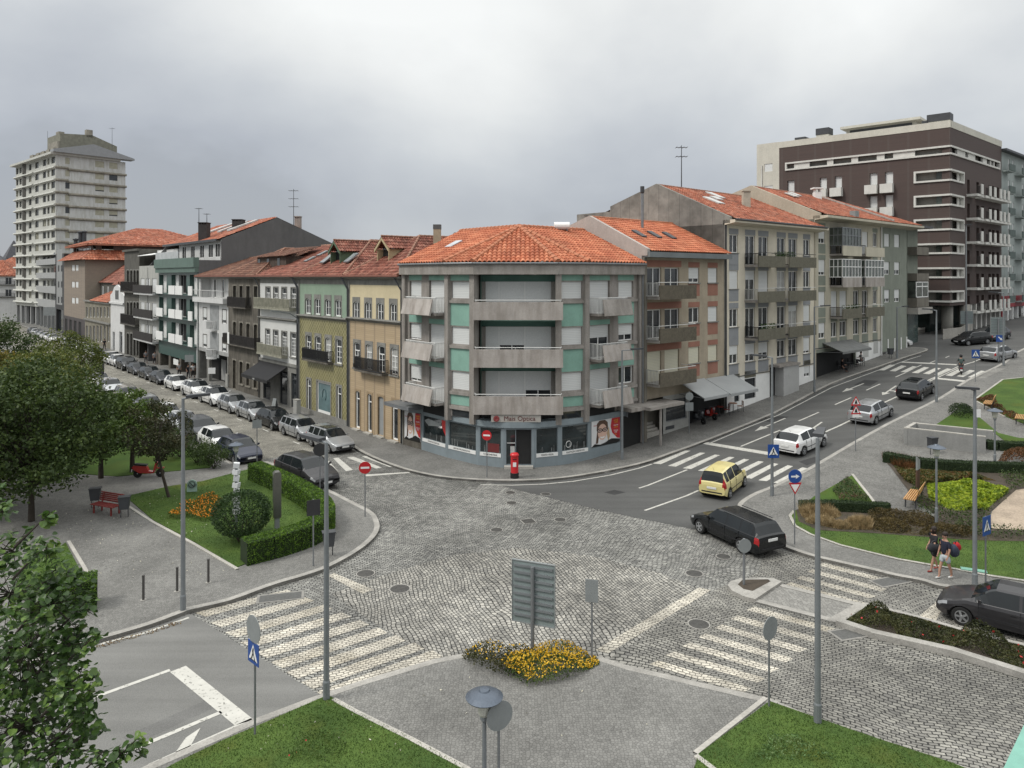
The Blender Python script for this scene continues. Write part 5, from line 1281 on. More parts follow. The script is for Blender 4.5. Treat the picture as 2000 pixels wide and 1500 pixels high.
for k in range(12):
 h_=hs[k*8+2];g=f.mb();n=6;x0,x1=h_[0]-.2,h_[1]+.2
 P=[(x0+(x1-x0)*i/n,-.55*math.sin(math.pi*i/n))for i in range(n+1)]
 for(xa,ya),(xb,yb)in zip(P,P[1:]):g.quad((xa,ya,h_[2]-.5),(xb,yb,h_[2]-.5),(xb,yb,h_[3]+.3),(xa,ya,h_[3]+.3))
 g.build('bay_screen',M_lou,root)
 z=zt-st*(k+1);g=f.mb()
 g.extr([(0,-.7,z-.1),(0,0,z-.35),(0,0,z+.2),(0,-.55,z+.2)],(f.L*.5,0,0));g.extr([(f.L*.53,-.5,z-.1),(f.L*.53,0,z-.35),(f.L*.53,0,z+.2),(f.L*.53,-.4,z+.2)],(f.L*.47,0,0));g.build('floor_band',M_tow,root)
LR=fr.T(245)
hs=[]
for k in range(8):
 zb_=zt-st*(k+1)+.95
 for a,b_ in((.13,.19),(.55,.68),(.755,.88)):hs.append((LR*a,LR*b_,zb_,zb_+1.5))
wall(fr,0,LR,4.6,zt,hs,M_tow2,.15)
for i,h_ in enumerate(hs):
 dk=i in(5,6,12)
 win(fr,h_,'case'if dk else 'roll',nx=1,open_=.2 if i in(7,11,14)else 0,sm=plain('beige_shutter',(.38,.37,.29),.7),fm=M_stone,y=.12)
for k in range(1,13):
 z=zt-st*k;g=fr.mb();g.tube((-.1,-.12,z),(LR*.17,-.12,z),.3,n=7);g.tube((LR*.17,-.12,z-.3),(LR+.2,-.12,z-.3),.3,n=7);g.build('stained_ledge',M_towb,root)
g=f.mb();g.box(-.6,f.L+.6,-1.2,14,zt,zt+.5);g.build('eaves',M_tow,root)
g=fr.mb();g.extr([(-.8,-1.3,zt+.5),(LR+1.7,-1.3,zt+.5),(LR+1.7,-1.3,zt+.9),(LR*.5,-1.3,zt+3.3),(-.8,-1.3,zt+1.1)],(0,2.5,0));g.build('gable_eaves',plain('tower_roof_sheet',(.27,.28,.29),.8,.1),root)
g=fr.mb();g.extr([(LR*.1,2,zt+1.0),(LR*.92,2,zt+1.0),(LR*.92,2,zt+4.0),(LR*.55,2,zt+6.0),(LR*.1,2,zt+5.4)],(0,9,0));g.build('roof_house',plain('ochre_grey_render',(.21,.205,.165),.9),root)
g=fr.mb();g.box(LR*.47,LR*.56,2,3.2,zt+5.4,zt+7.2);g.box(LR*.12,LR*.2,4,6,zt+5,zt+6.2);g.build('roof_chimney',M_towb,root)
g=f.mb()
for x in(.35,.5,.62,.75,.85):g.box(f.L*x,f.L*x+2.4,.2,3,zt+.5,zt+1.9)
g.box(f.L*.72,f.L*.93,1,6,zt+.5,zt+3.6);g.build('roof_structure',M_towb,root)
shell(f,0,f.L,4.6,zt,LR,M_tow,top=False,right=False)
g=f.mb()
for k in range(9):g.box(f.L*k/8-.3,f.L*k/8+.3,.2,.8,0,4.6)
g.build('pillar',M_band,root);g=f.mb();g.quad((0,2,0),(f.L,2,0),(f.L,2,4.6),(0,2,4.6));g.build('shopfront',M_dark,root)
aerial(93,256,300,182,'short thick mast on the left part of the tall tower roof',0)
aerial(219,249,290,176,'thin mast at the right end of the tall tower roof',1)
for u,v0,v1,lb in((148,466,484,'leftmost of the metal flues in front of the tower, left of the orange hip roof'),(157,452,470,'tall capped metal flue in front of the tower'),(165,451,468,'second tall capped metal flue in front of the tower')):
 Y=158;X=(u-1000)/F*Y;z0=H+(HOR-v1)/F*Y;z1=H+(HOR-v0)/F*Y
 t=thing('flue',lb,'flue',(X,Y,z0-3));MB().tube((0,0,0),(0,0,z1-z0+2.6),.4,n=10).build('pipe',M_dgrey,t);MB().lathe([(.4,0),(.6,.1),(.6,.3),(0.1,.5)],10,c=(0,0,z1-z0+2.6)).build('cowl',M_dgrey,t)
def far_house(u0,u1,vt,vb,Y,label,wm,rm,rh=3.0,rows_=2,cols_=3,dep=12,rot=.25):
 X0=(u0-1000)/F*Y;X1=(u1-1000)/F*Y;zt=H+(HOR-vt)/F*Y;zb_=0
 root=thing('town_house',label,'building',(X0,Y,0));f=Fac(root,(X0,Y),(math.cos(rot),math.sin(rot)));f.L=X1-X0;hs=[]
 for i in range(cols_):
  for j in range(rows_):z=zt-3.2*(j+1)+.8;hs.append((f.L*(i+.3)/cols_,f.L*(i+.72)/cols_,z,z+1.9))
 wall(f,0,f.L,-.1,zt,hs,wm,.2);simple_windows(f,hs,nx=2,fm=M_frame,y=.15)
 for j in range(rows_):z=zt-3.2*(j+1)+.7;balcony(f,.2,f.L-.2,z,.6,matS=M_dstone,rail=(z,z+1,M_net),sp=.25)
 shell(f,0,f.L,0,zt,dep,wm);hipbox(f,0,f.L,0,dep,zt,rh,.6,rm,.6);return root
far_house(-60,20,538,600,190,'white house with an orange roof at the far left edge',M_wm,M_tile_o,rh=4.2)
far_house(-20,36,524,600,250,'distant stone house with an orange roof beside the tall tower',plain('far_buff',(.30,.27,.22),.9),M_tile_o,rh=4)
far_house(-120,0,520,600,300,'grey roofed distant house on the left skyline',M_dstone,plain('slate',(.09,.09,.10),.8),rh=5)
t=thing('church','distant dark church tower with a pointed roof on the left skyline','church',(-290,420,0));X=(27-1000)/F*420
t.location.x=X;zt=H+(HOR-505)/F*420;za=H+(HOR-470)/F*420
MB().box(-5,5,-5,5,0,zt).build('wall',M_dstone,t);MB().lathe([(7,0),(.3,za-zt)],4,c=(0,0,zt)).build('spire',plain('slate',(.09,.09,.10),.8),t)
for i,sx_ in enumerate((-5,5)):MB().lathe([(.8,0),(.1,5)],6,c=(sx_,-5,zt)).build('pinnacle',M_dstone,t)
# === right street row
def c5(x0,x1,y0,y1):return(1100+x0/2.777,1100+x1/2.777,340+y0/2.777,340+y1/2.777)
def c6r(x0,x1,y0,y1):return(1400+x0/3.26,1400+x1/3.26,340+y0/3.26,340+y1/3.26)
def right_fac(name,label,u0,u1,r=32.0):
 P0=line_pt(u0,r=r);P1=line_pt(u1,r=r);root=thing(name,label,'building',((P0.x+P1.x)/2,(P0.y+P1.y)/2,gz(*((P0+P1)/2))))
 f=Fac(root,P0,P1-P0);f.L=(P1-P0).length;return root,f
def bracket(rs):
 za=sum(x[2]for x in rs)/len(rs);zb_=sum(x[3]for x in rs)/len(rs);return[(x[0],x[1],za,zb_)for x in rs]
def rroof(f,mat,ze,zr,dep,x0=0,x1=None,out=.6,back=10,hip=False):
 x1=f.L if x1 is None else x1;M=f.M
 P=[(x0,-out,ze),(x1,-out,ze),(x1-(dep if hip else 0),dep,zr),(x0,dep,zr)]
 tilegrid(P,'roof',mat,f.root,M,tw=.26,th=.42)
 m=f.mb();m.poly([(x1,dep+back,zr-back*.3),(x0,dep+back,zr-back*.3),(x0,dep,zr),(x1-(dep if hip else 0),dep,zr)]);m.build('back_roof',mat,f.root)
 ridgecap(f,[((x0,dep,zr),(x1-(dep if hip else 0),dep,zr))],mat,f.root)
def gable(f,x,ze,zr,dep,back,zb_,mat,step=0,th=.3,lift=.18):
 m=f.mb();z2=zr-back*.3
 P=[(x,-.05,-1),(x,dep+back,-1),(x,dep+back,z2+lift),(x,dep,zr+lift),(x,-.55,ze+lift),(x,-.55,ze-.3),(x,-.05,ze-.3)]
 m.extr(P,(th,0,0));return m.build('gable_wall',mat,f.root)
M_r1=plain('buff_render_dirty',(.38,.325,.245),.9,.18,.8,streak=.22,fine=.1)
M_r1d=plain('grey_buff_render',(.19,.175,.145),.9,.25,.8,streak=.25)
M_terra=plain('terracotta_panel',(.30,.145,.105),.85,.12,1,streak=.1)
M_pebble=plain('pebbledash_parapet',(.155,.135,.10),.95,.3,5,streak=.15,fine=.4)
root,f=right_fac('apartment_building','brown apartment building with three pebbledash balconies next to the mint corner building',1253,1414)
gzb=[f.rect(*c5(680,738,a,b_))for a,b_ in((510,590),(725,805),(938,1025))];gzc=[f.rect(*c5(785,836,a,b_))for a,b_ in((508,588),(718,800),(928,1012))]
wn=[]
for a,b_ in zip(gzb,gzc):z0=(a[2]+b_[2])/2;z1=(a[3]+b_[3])/2;wn.append([(a[0],a[1],z0,z1),(b_[0],b_[1],z0,z1)])
dr=[]
for k in range(3):
 z1=wn[k][0][3]-.02;z0=wn[k][0][2]-.92
 for a,b_ in((455,532),(550,629)):dr.append((f.T(1100+a/2.777),f.T(1100+b_/2.777),z0,z1))
ze=f.Z(1330,503);xg=f.L
holes=[h_ for w_ in wn for h_ in w_]+dr
wall(f,0,f.L,3.4,ze,holes,M_r1,.2)
opn=[[(.28,'roll'),(0,'roll')],[(1,'case'),(0,'roll')],[(0,'roll'),(0,'roll')]]
for k in range(3):
 for j in range(2):win(f,wn[k][j],opn[k][j][1],nx=2,open_=opn[k][j][0],sm=M_shut_y if k==2 else M_shut,y=.15)
 for j in range(2):win(f,dr[k*2+j],'roll'if k==2 else 'case',nx=2,y=.17,name='balcony_door',sm=M_shut_y,curtain=0)
 z0=wn[k][0][2];z1=wn[k][0][3]
 for j in range(2):
  a,b_=wn[k][j][0]-.04,wn[k][j][1]+.04
  g=f.mb();g.box(a,b_,-.012,.05,z0-1.0,z0-.04);g.build('panel',M_terra,root)
  g=f.mb();g.box(a,b_,-.012,.05,z1+.03,z1+.42);g.build('panel',M_terra,root)
  g=f.mb();g.box(a-.05,b_+.05,-.1,.05,z0-.08,z0-.002);g.build('sill',M_stone,root)
 zf=dr[k*2][2];xb=f.T(1100+640/2.777)
 b_=balcony(f,f.T(1100+443/2.777)-.1,xb,zf,1.3,slab=.2,matS=M_conc)
 g=f.mb();g.box(.35,xb,-1.34,-1.22,zf-.2,zf+.78);g.build('parapet',M_pebble,b_)
 railing(f,.2,.2,-1.25,zf,zf+.95,M_rail_w,b_,sides=True)
 g=f.mb();g.path([(.2,-1.28,zf+.98),(xb-.02,-1.28,zf+.98),(xb-.02,-.02,zf+.98)],.022);g.build('handrail',M_rail_w,b_)
 g=f.mb();g.box(0,xb,-.02,.02,z1+.03,z1+.5);g.build('lintel',M_terra,root)
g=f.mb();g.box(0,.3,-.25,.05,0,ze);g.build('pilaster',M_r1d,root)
g=f.mb();g.box(0,f.L,-.75,.1,ze-.05,ze+.32);g.build('cornice',plain('lead_cornice',(.17,.19,.195),.7,.2,1),root)
rroof(f,M_tile_n,ze+.35,16.35,4.9,x0=.25,out=.7)
gable(f,-.05,ze+.35,16.35,4.9,10,0,plain('pinkish_gable',(.40,.36,.33),.9,.1,.5,streak=.12))
for xk in(1.9,3.7,5.5):
 g=f.mb();za=ze+.35+2.0*.5;g.extr([(xk,1.5,za+.1),(xk+.55,1.5,za+.1),(xk+.55,2.5,za+.62),(xk,2.5,za+.62)],(0,-.04,.1));g.build('skylight',M_dgrey,root)
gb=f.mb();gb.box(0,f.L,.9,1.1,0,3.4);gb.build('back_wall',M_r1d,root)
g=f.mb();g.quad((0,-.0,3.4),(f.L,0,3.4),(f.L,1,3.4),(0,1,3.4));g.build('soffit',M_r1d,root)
xs0=f.T(1100+540/2.777);xs1=f.T(1100+670/2.777);xs2=f.T(1100+770/2.777);xe=f.L
shp=f.rect(*c5(556,668,1215,1335))
wall(f,xs0,xs1+.2,0,3.42,[(shp[0],shp[1],shp[2],3.1)],plain('plinth_grey',(.34,.34,.32),.85,.2),.2,y=-.02,name='shop_wall');win(f,(shp[0],shp[1],shp[2],3.1),nx=1,fm=M_grey,y=.1,name='shop_window')
g=f.mb();g.box(xs0+.3,xs0+1.3,-.05,-.02,.98,1.22);g.build('vent_grille',M_dgrey,root)
g=f.mb()
for k in range(4):g.box(.5,xs0-.05,.2+.22*k,1.0,.5,1.0+.17*k)
g.build('entrance_steps',M_slab,root)
g=f.mb();g.box(.05,.17,-1.6,-1.48,.3,3.05);g.build('entrance_post',M_conc,root);g=f.mb();g.box(-1.2,2.6,-1.7,.1,3.05,3.25);g.build('entrance_canopy',M_conc,root)
g=f.mb();g.box(xs1+.2,f.L,.3,.4,0,3.4);g.build('cafe_front',M_dark,root)
def awning(f,u0,u1,va,out,drop,mat,label=None):
 xa,xb=f.T(u0),f.T(u1);za=f.Z((u0+u1)/2,va)
 g=f.mb();g.extr([(xa,-.05,za),(xa,-.05,za-.05),(xa,-out,za-drop),(xa,-out,za-drop+.05)],(xb-xa,0,0));g.box(xa,xb,-out-.04,-out,za-drop-.16,za-drop+.03)
 a=g.build('awning',mat,f.root,label);g=f.mb()
 for x in(xa+.1,xb-.1):g.tube((x,0,za-.9),(x,-out,za-drop),.025,n=5)
 g.build('awning_arm',M_grey,a);return a
M_awg=plain('pale_grey_canvas',(.29,.30,.30),.7,.08,1,fine=.05)
awning(f,1325,1374,742,2.2,.95,M_awg);awning(f,1377,1431,735,2.2,.95,M_awg)
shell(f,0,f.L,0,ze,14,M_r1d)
M_r2=plain('cream_grey_render',(.61,.56,.455),.9,.12,.6,streak=.12,fine=.05)
M_pg=plain('grey_panel',(.265,.275,.285),.85,.1,1,streak=.08)
M_par=plain('olive_pebbledash',(.175,.165,.125),.95,.25,5,streak=.15,fine=.35)
M_gablec=brickmat('ribbed_concrete_gable',(.27,.268,.25),(.245,.243,.23),(.17,.17,.16),.8,30,.02,.9,warp=0,plane='YZ',bump=.3,offs=0,patch=.4)
root,f=right_fac('apartment_building','cream four storey apartment building with a tall ribbed concrete gable and grey panels',1414,1590)
ze=f.Z(1420,433)
cols=[(80,135),(181,243),(265,327),(383,437),(456,512),(551,593)]
rowsz=[]
for y0,y1 in((385,472),(615,710),(858,942),(1092,1182)):rowsz.append((f.Z(1433,340+y1/3.26),f.Z(1433,340+y0/3.26)))
rowsz=[(z1-1.45,z1)for z0,z1 in rowsz]
holes=[];meta=[]
for k,(z0,z1)in enumerate(rowsz):
 for j,(a,b_)in enumerate(cols):
  door=1<=j<=4 and k<3
  h_=(f.T(1400+a/3.26),f.T(1400+b_/3.26),z0-(.95 if door else 0),z1);holes.append(h_);meta.append((k,j,door))
zpl=rowsz[3][0]-1.15
wall(f,0,f.L,zpl,ze-.1,holes,M_r2,.2)
rr_=random.Random(5)
sty={(0,0):('case',1),(1,0):('roll',0),(2,0):('case',1),(3,0):('roll',.5),(1,1):('roll',.7),(1,2):('roll',0),(2,4):('roll',.8),(3,1):('roll',.4),(3,2):('roll',.4),(3,5):('roll',.15),(2,5):('roll',.0),(3,3):('case',1),(3,4):('case',1)}
for h_,(k,j,door)in zip(holes,meta):
 kd,op=sty.get((k,j),('case',1));win(f,h_,kd,nx=2,open_=op,y=.15,curtain=1 if(door and rr_.random()<.3)else 0,name='balcony_door'if door else 'window')
 g=f.mb();g.box(h_[0]-.05,h_[1]+.05,-.012,.05,h_[3]+.02,h_[3]+.48);g.build('panel',M_pg,root)
 if not door:
  g=f.mb();g.box(h_[0]-.05,h_[1]+.05,-.012,.05,h_[2]-1.0,h_[2]-.05);g.build('panel',M_pg,root)
  g=f.mb();g.box(h_[0]-.08,h_[1]+.08,-.08,.05,h_[2]-.06,h_[2]-.003);g.build('sill',M_stone,root)
for k in range(3):
 zf=rowsz[k][0]-.95
 for x0,x1 in((f.T(1400+176/3.26),f.T(1400+345/3.26)),(f.T(1400+372/3.26),f.T(1400+545/3.26))):
  b_=balcony(f,x0,x1,zf,1.25,slab=.18,matS=M_conc)
  g=f.mb();g.box(x0,x1,-1.3,-1.18,zf-.18,zf+.72);g.build('parapet',M_par,b_)
  railing(f,x0+.05,x0+.05,-1.2,zf,zf+.9,M_rail_w if k==1 else M_rail_b,b_)
  g=f.mb();g.path([(x0,-1.24,zf+.98),(x1,-1.24,zf+.98),(x1,-.05,zf+.98)],.02);g.build('handrail',M_rail_w if k else M_rail_b,b_)
 if k==0:
  for q,(x,w_)in enumerate(((1.9,.25),(2.5,.18),(3.1,.3))):
   pass
g=f.mb();g.extr([(0,-1.0,ze-.1),(0,-1.0,ze+.12),(0,.1,ze+.12),(0,.1,ze-.3)],(f.L+.8,0,0));g.build('cornice',M_r2,root)
g=f.mb();g.tube((0,-1.05,ze+.12),(f.L+.5,-1.05,ze+.12),.08);g.build('gutter',M_dgrey,root)
rroof(f,M_tile_o,ze+.15,19.75,6.6,x0=.3,out=.95)
gable(f,0,ze+.15,19.75,6.6,5.2,0,M_gablec)
g=f.mb();g.box(0,.3,11.8,16,0,17.9);g.build('gable_wall',M_gablec,root)
for xk,yk,lk in((3.2,2.6,1.6),(5.0,3.9,.8),(6.4,4.6,1.5)):
 g=f.mb();sl=(19.75-ze-.15)/7.55;za=ze+.15+(yk+.95)*sl+.1;w_=1.0
 g.extr([(xk,yk,za),(xk+w_,yk,za),(xk+w_,yk+lk,za+lk*sl),(xk,yk+lk,za+lk*sl)],(0,-.04,.09));g.build('skylight',plain('pale_roof_light',(.5,.5,.48),.4),root)
zg0=gz(*(f.P0))-.3
gw=[f.rect(*c6r(112,143,1312,1450)),f.rect(*c6r(177,248,1300,1430)),f.rect(*c6r(472,508,1238,1305)),f.rect(*c6r(556,594,1220,1290))]
top2=f.rect(*c6r(177,248,1252,1295))
wall(f,0,f.L,zg0,zpl,gw,M_white,.2);
win(f,gw[0],nx=1,fm=M_dgrey,name='shop_window');win(f,gw[1],nx=1,fm=M_dgrey,name='shop_window');win(f,gw[2],nx=2);win(f,gw[3],'roll',nx=2,open_=.3)
for r_ in(f.rect(*c6r(80,145,1275,1310)),top2,f.rect(*c6r(470,515,1208,1235)),f.rect(*c6r(554,596,1185,1215))):g=f.mb();g.box(r_[0],r_[1],-.012,.04,r_[2],r_[3]);g.build('panel',M_par,root)
er=f.rect(*c6r(345,465,1215,1380));g=f.mb();g.box(er[0]+.55,er[1],-.85,-.0,zg0,er[3]);g.build('entrance_box',plain('entrance_grey',(.37,.37,.36),.8,.1),root)
g=f.mb();g.box(er[0]-.2,er[0]+.55,-.05,.02,zg0,er[3]-.1);g.build('doorway',M_dark,root);g=f.mb();g.box(er[0]-.3,er[1]+.1,-.95,.1,er[3],er[3]+.18);g.build('entrance_roof',M_conc,root)
g=f.mb();g.path([(0,-.06,zpl+.05),(f.L*.3,-.06,zpl+.12),(f.L*.6,-.06,zpl+.06),(f.L,-.06,zpl+.15)],.035,5);g.build('cable',M_dgrey,root)
g=f.mb();g.tube((.15,-.1,1.5),(.15,-.1,ze-.1),.06);g.build('downpipe',M_dgrey,root)
shell(f,0,f.L,0,ze-.2,16,M_gablec)
def plants(f,x0,x1,z,y,par,n=9,seed=1):
 r_=random.Random(seed);m=f.mb()
 for i in range(n*26):
  x=x0+(x1-x0)*r_.random();h_=r_.random()*.5;a=r_.random()*6.28;s_=.09
  m.add([(x,y,z+h_),(x+s_*math.cos(a),y+s_*math.sin(a),z+h_+.05),(x,y+.02,z+h_+s_)],[(0,1,2)])
 o=m.build('balcony_plants',leafmat('pot_plants',(.03,.06,.015),(.05,.09,.02)),par);return o
z_=rowsz[0][0]-.95+.6;plants(f,f.T(1490),f.T(1530),z_,-1.1,root,9,3)
z_=rowsz[2][0]-.95+.6;plants(f,f.T(1462),f.T(1490),z_,-1.1,root,8,4)
chimney(1452,1466,371,415,64,'cream rectangular chimney rising from the orange roof of the concrete gabled building',plain('cream_chimney',(.47,.43,.35),.9),ratio=.8,ext=.8)
for u in(1254.5,):
 Y=62;X=(u-1000)/F*Y;z0=H+(HOR-440)/F*Y;z1=H+(HOR-364)/F*Y
 t=thing('flue','tall thin grey flue standing against the ribbed concrete gable','flue',(X,Y-6.5,z0));Y=55.5;X=(u-1000)/F*Y;t.location=(X,Y,H+(HOR-432)/F*Y);hh=68/F*Y
 MB().tube((0,0,-.6),(0,0,hh*.8),.11).build('pipe',M_grey,t);MB().lathe([(.13,0),(.16,.1),(.16,hh*.2)],10,c=(0,0,hh*.8)).build('cowl',M_dgrey,t)
aerial(1147,421,431,56,'small low aerial behind the corner building roof',1)
M_r3=plain('sage_cream_render',(.50,.465,.37),.9,.15,.6,streak=.18,fine=.06)
M_sage=plain('sage_green_render',(.22,.24,.20),.9,.15,.8,streak=.15,fine=.06)
root,f=right_fac('apartment_building','cream and sage green apartment building with glazed-in verandas and mixed balconies',1590,1771)
ze=f.Z(1592,424);xm=f.T(1400+1043/3.26)
rws=[]
for y0 in(342,545,748,948):z1=f.Z(1605,340+y0/3.26);rws.append((z1-1.45,z1))
colA=(f.T(1400+648/3.26),f.T(1400+690/3.26));colD=[(f.T(1400+a/3.26),f.T(1400+b_/3.26))for a,b_ in((727,765),(782,826),(868,905),(925,962),(993,1022))]
colG=[(f.T(1400+a/3.26),f.T(1400+b_/3.26))for a,b_ in((1066,1100),(1130,1164))]
hol=[];me_=[]
for k,(z0,z1)in enumerate(rws):
 hol.append((colA[0],colA[1],z0,z1));me_.append(('A',k))
 for j,(a,b_)in enumerate(colD):
  d_=k<3 and j<4;hol.append((a,b_,z0-(.95 if d_ else 0),z1));me_.append(('D',k,j))
 if k<3:
  for a,b_ in colG:hol.append((a,b_,z0+.1,z1));me_.append(('G',k))
zpl=rws[3][0]-1.0
hl=[h_ for h_ in hol if h_[1]<xm];hg=[h_ for h_ in hol if h_[0]>xm]
wall(f,0,xm,zpl,ze-.1,hl,M_r3,.2);wall(f,xm,f.L,zpl-1.2,ze-.1,hg,M_sage,.2)
for i,(h_,q)in enumerate(zip(hol,me_)):
 op={'A':(.3,.2,0,.35)[q[1]],'G':(0,.35,.3)[q[1]]if q[0]=='G'else 0}.get(q[0],0)if q[0]!='D'else 0
 kd='roll'if q[0]in 'AG'or(q[0]=='D'and(q[1],q[2])in((0,2),(0,3),(2,0),(2,1),(0,0)))else 'case'
 win(f,h_,kd,nx=2,open_=op,y=.15)
 if q[0]=='A'or(q[0]=='D'and(q[1]==3 or q[2]==4)):
  g=f.mb();g.box(h_[0]-.05,h_[1]+.05,-.012,.05,h_[2]-.95,h_[2]-.05);g.build('panel',M_sage,root);g=f.mb();g.box(h_[0]-.05,h_[1]+.05,-.012,.05,h_[3]+.02,h_[3]+.45);g.build('panel',M_sage,root)
M_vg=glassmat('veranda_glass',(.10,.115,.10),.12,.5,.7)
xA0,xA1,xB0,xB1=f.T(1400+718/3.26),f.T(1400+838/3.26),f.T(1400+866/3.26),f.T(1400+985/3.26)
for k in range(3):
 zf=rws[k][0]-.95
 for jj,(x0,x1)in enumerate(((xA0,xA1),(xB0,xB1))):
  b_=balcony(f,x0,x1,zf,1.25,slab=.18,matS=M_conc)
  g=f.mb();g.box(x0,x1,-1.3,-1.18,zf-.18,zf+.75);g.build('parapet',M_par if k==2 else M_concp if k==1 else M_r3,b_)
  railing(f,x0+.05,x0+.05,-1.2,zf,zf+.9,M_rail_b,b_)
  if k<2:
   z1=zf+2.45;hz=zf+.75+(0 if k else 0)
   if jj==0 or k==1:
    n=6;g=f.mb();g.quad((x0,-1.2,zf+.75),(x1,-1.2,zf+.75),(x1,-1.2,z1),(x0,-1.2,z1));g.quad((x0,0,zf+.75),(x0,-1.2,zf+.75),(x0,-1.2,z1),(x0,0,z1));v_=g.build('veranda_glazing',M_vg,b_)
    g=f.mb()
    for i in range(n+1):x=x0+(x1-x0)*i/n;g.box(x-.03,x+.03,-1.24,-1.16,zf+.75,z1)
    for i in range(4):y=-1.2*i/3;g.box(x0-.03,x0+.03,y-.03,y+.03,zf+.75,z1)
    for z in(zf+.78,zf+1.75,z1):g.box(x0,x1,-1.25,-1.17,z-.035,z+.035);g.box(x0-.035,x0+.035,-1.2,0,z-.035,z+.035)
    g.build('frame',M_frame if k else M_grey,v_)
  else:
   g=f.mb();g.path([(x0,-1.24,zf+.98),(x1,-1.24,zf+.98)],.022);g.build('handrail',M_rail_w,b_)
plants(f,xA0+.2,xA1,rws[2][0]-.4,-1.1,root,10,8)
g=f.mb();g.extr([(0,-1.3,ze-.1),(0,-1.3,ze+.12),(0,.1,ze+.12),(0,.1,ze-.3)],(f.L+1.4,0,0));g.build('cornice',M_r3,root)
zr=20.8
rroof(f,M_tile_o,ze+.15,zr,6.4,x0=.3,x1=f.L+1.2,out=1.1,hip=True)
tilegrid([(f.L+1.2,-1.1,ze+.15),(f.L+1.2,15,ze+.15),(f.L-5.2,6.4,zr)],'roof',M_tile_o,root,f.M,tw=.5,th=.6,seg=2)
gable(f,0,ze+.15,zr,6.4,8,0,plain('buff_gable',(.43,.39,.31),.9,.12,.5,streak=.12))
g=f.mb();xk=f.L*.70;sl=(zr-ze)/7.5;g.extr([(xk,-1.1,ze+.3),(xk+.25,-1.1,ze+.3),(xk-.9,6.4,zr+.1),(xk-1.15,6.4,zr+.1)],(0,0,.16));g.build('firewall_coping',M_concp,root)
for xk,yk in((3.5,3.8),(5.2,4.4)):
 g=f.mb();za=ze+.15+(yk+1.1)*sl+.1;g.extr([(xk,yk,za),(xk+1.1,yk,za),(xk+1.1,yk+1,za+sl),(xk,yk+1,za+sl)],(0,-.04,.08));g.build('skylight',plain('pale_roof_light',(.5,.5,.48),.4),root)
g=f.mb();g.box(f.T(1655)-.4,f.T(1655)+.4,-.95,-.4,ze+.2,ze+.9);g.build('air_conditioner',M_signback,root)
Pc=f.P0+f.d*(f.L*.55)+f.n*5.5;t=thing('chimney','short white slatted chimney on the ridge in front of the brown brick block','chimney',(Pc.x,Pc.y,zr-.9));MB().box(-.35,.35,-.35,.35,0,1.2).build('shaft',M_white,t);m=MB();m.box(-.55,.55,-.45,.45,1.55,1.7);m.box(-.3,-.2,-.3,.3,1.2,1.55);m.box(.2,.3,-.3,.3,1.2,1.55);m.build('cap',M_white,t)
zg0=gz(*(f.P0))-.3
gw=[f.rect(*c6r(932,965,1075,1165)),f.rect(*c6r(998,1026,1062,1140))]
wall(f,f.T(1672),xm,zg0,zpl,[],M_white,.15)
for r_ in gw:g=f.mb();g.box(r_[0],r_[1],-.02,.04,r_[2],r_[3]);g.build('garage_door',plain('pale_door',(.45,.45,.43),.7,.1),root)
wall(f,0,f.T(1672),zg0,zpl,[(.3,f.T(1670),gz(*f.P0)+.1,zpl-.3)],M_sage,.2);g=f.mb();g.quad((0,.3,0),(f.T(1672),.3,0),(f.T(1672),.3,zpl),(0,.3,zpl));g.build('cafe_front',M_dark,root)
g=f.mb();g.quad((xm,.6,0),(f.L,.6,0),(f.L,.6,zpl+.1),(xm,.6,zpl+.1));g.build('shopfront',glassmat('teal_shop_glass',(.06,.09,.085),.1),root)
g=f.mb()
for x in(0,.25,.5,.75,.97):g.box(xm+(f.L-xm)*x,xm+(f.L-xm)*x+.22,-.05,.55,0,zpl+.1)
g.build('pillar',M_white,root)
awning(f,1606,1663,666,1.9,.75,plain('grey_canvas',(.17,.175,.17),.7))
g=f.mb();g.path([(0,-.06,zpl+.15),(f.L*.3,-.06,zpl+.05),(f.L*.6,-.06,zpl+.2),(xm,-.06,zpl+.15)],.035,5);g.build('cable',M_dgrey,root)
g=f.mb();g.tube((xm,-.1,3),(xm,-.1,ze-.1),.07);g.build('downpipe',M_white,root)
shell(f,0,f.L,0,ze-.2,14,M_sage)
root,f=right_fac('apartment_building','sliver of a grey-green building end with bay windows beside the brown brick block',1772,1789,r=33.0)
f.L+=.5
g=f.mb();g.box(0,f.L,0,10,0,f.Z(1780,446));g.build('wall',M_sage,root)
for ya,yb in((465,515),(632,680),(788,845)):r_=f.rect(*c6r(1188,1258,ya,yb));g=f.mb();g.box(.1,f.L+.6,-1.0,0,r_[2],r_[3]);g.build('bay_parapet',M_r1d,root)
r_=f.rect(*c6r(1188,1256,685,785));g=f.mb();g.box(.1,f.L+.6,-.9,-.01,r_[2],r_[3]);b_=g.build('bay_window',M_vg,root)
g=f.mb()
for x in(.1,(f.L+.7)/2,f.L+.55):g.box(x-.04,x+.06,-.94,-.88,r_[2],r_[3])
for z in(r_[2],r_[3]-.1,(r_[2]+2*r_[3])/3):g.box(.06,f.L+.64,-.94,-.88,z,z+.1)
g.build('frame',M_frame,b_)
r_=f.rect(*c6r(1160,1266,850,890));g=f.mb();g.box(-.4,f.L+.9,-1.3,0,r_[2],r_[3]);g.build('canopy',M_slab,root)
g=f.mb();g.box(.1,f.L,-.03,0,3.5,r_[2]);g.build('shopfront',glassmat('teal_shop_glass',(.06,.09,.085),.1),root)
g=f.mb();g.box(-3,f.L+.8,-1.4,11,f.Z(1780,446),f.Z(1780,442));g.build('eaves',M_dgrey,root)
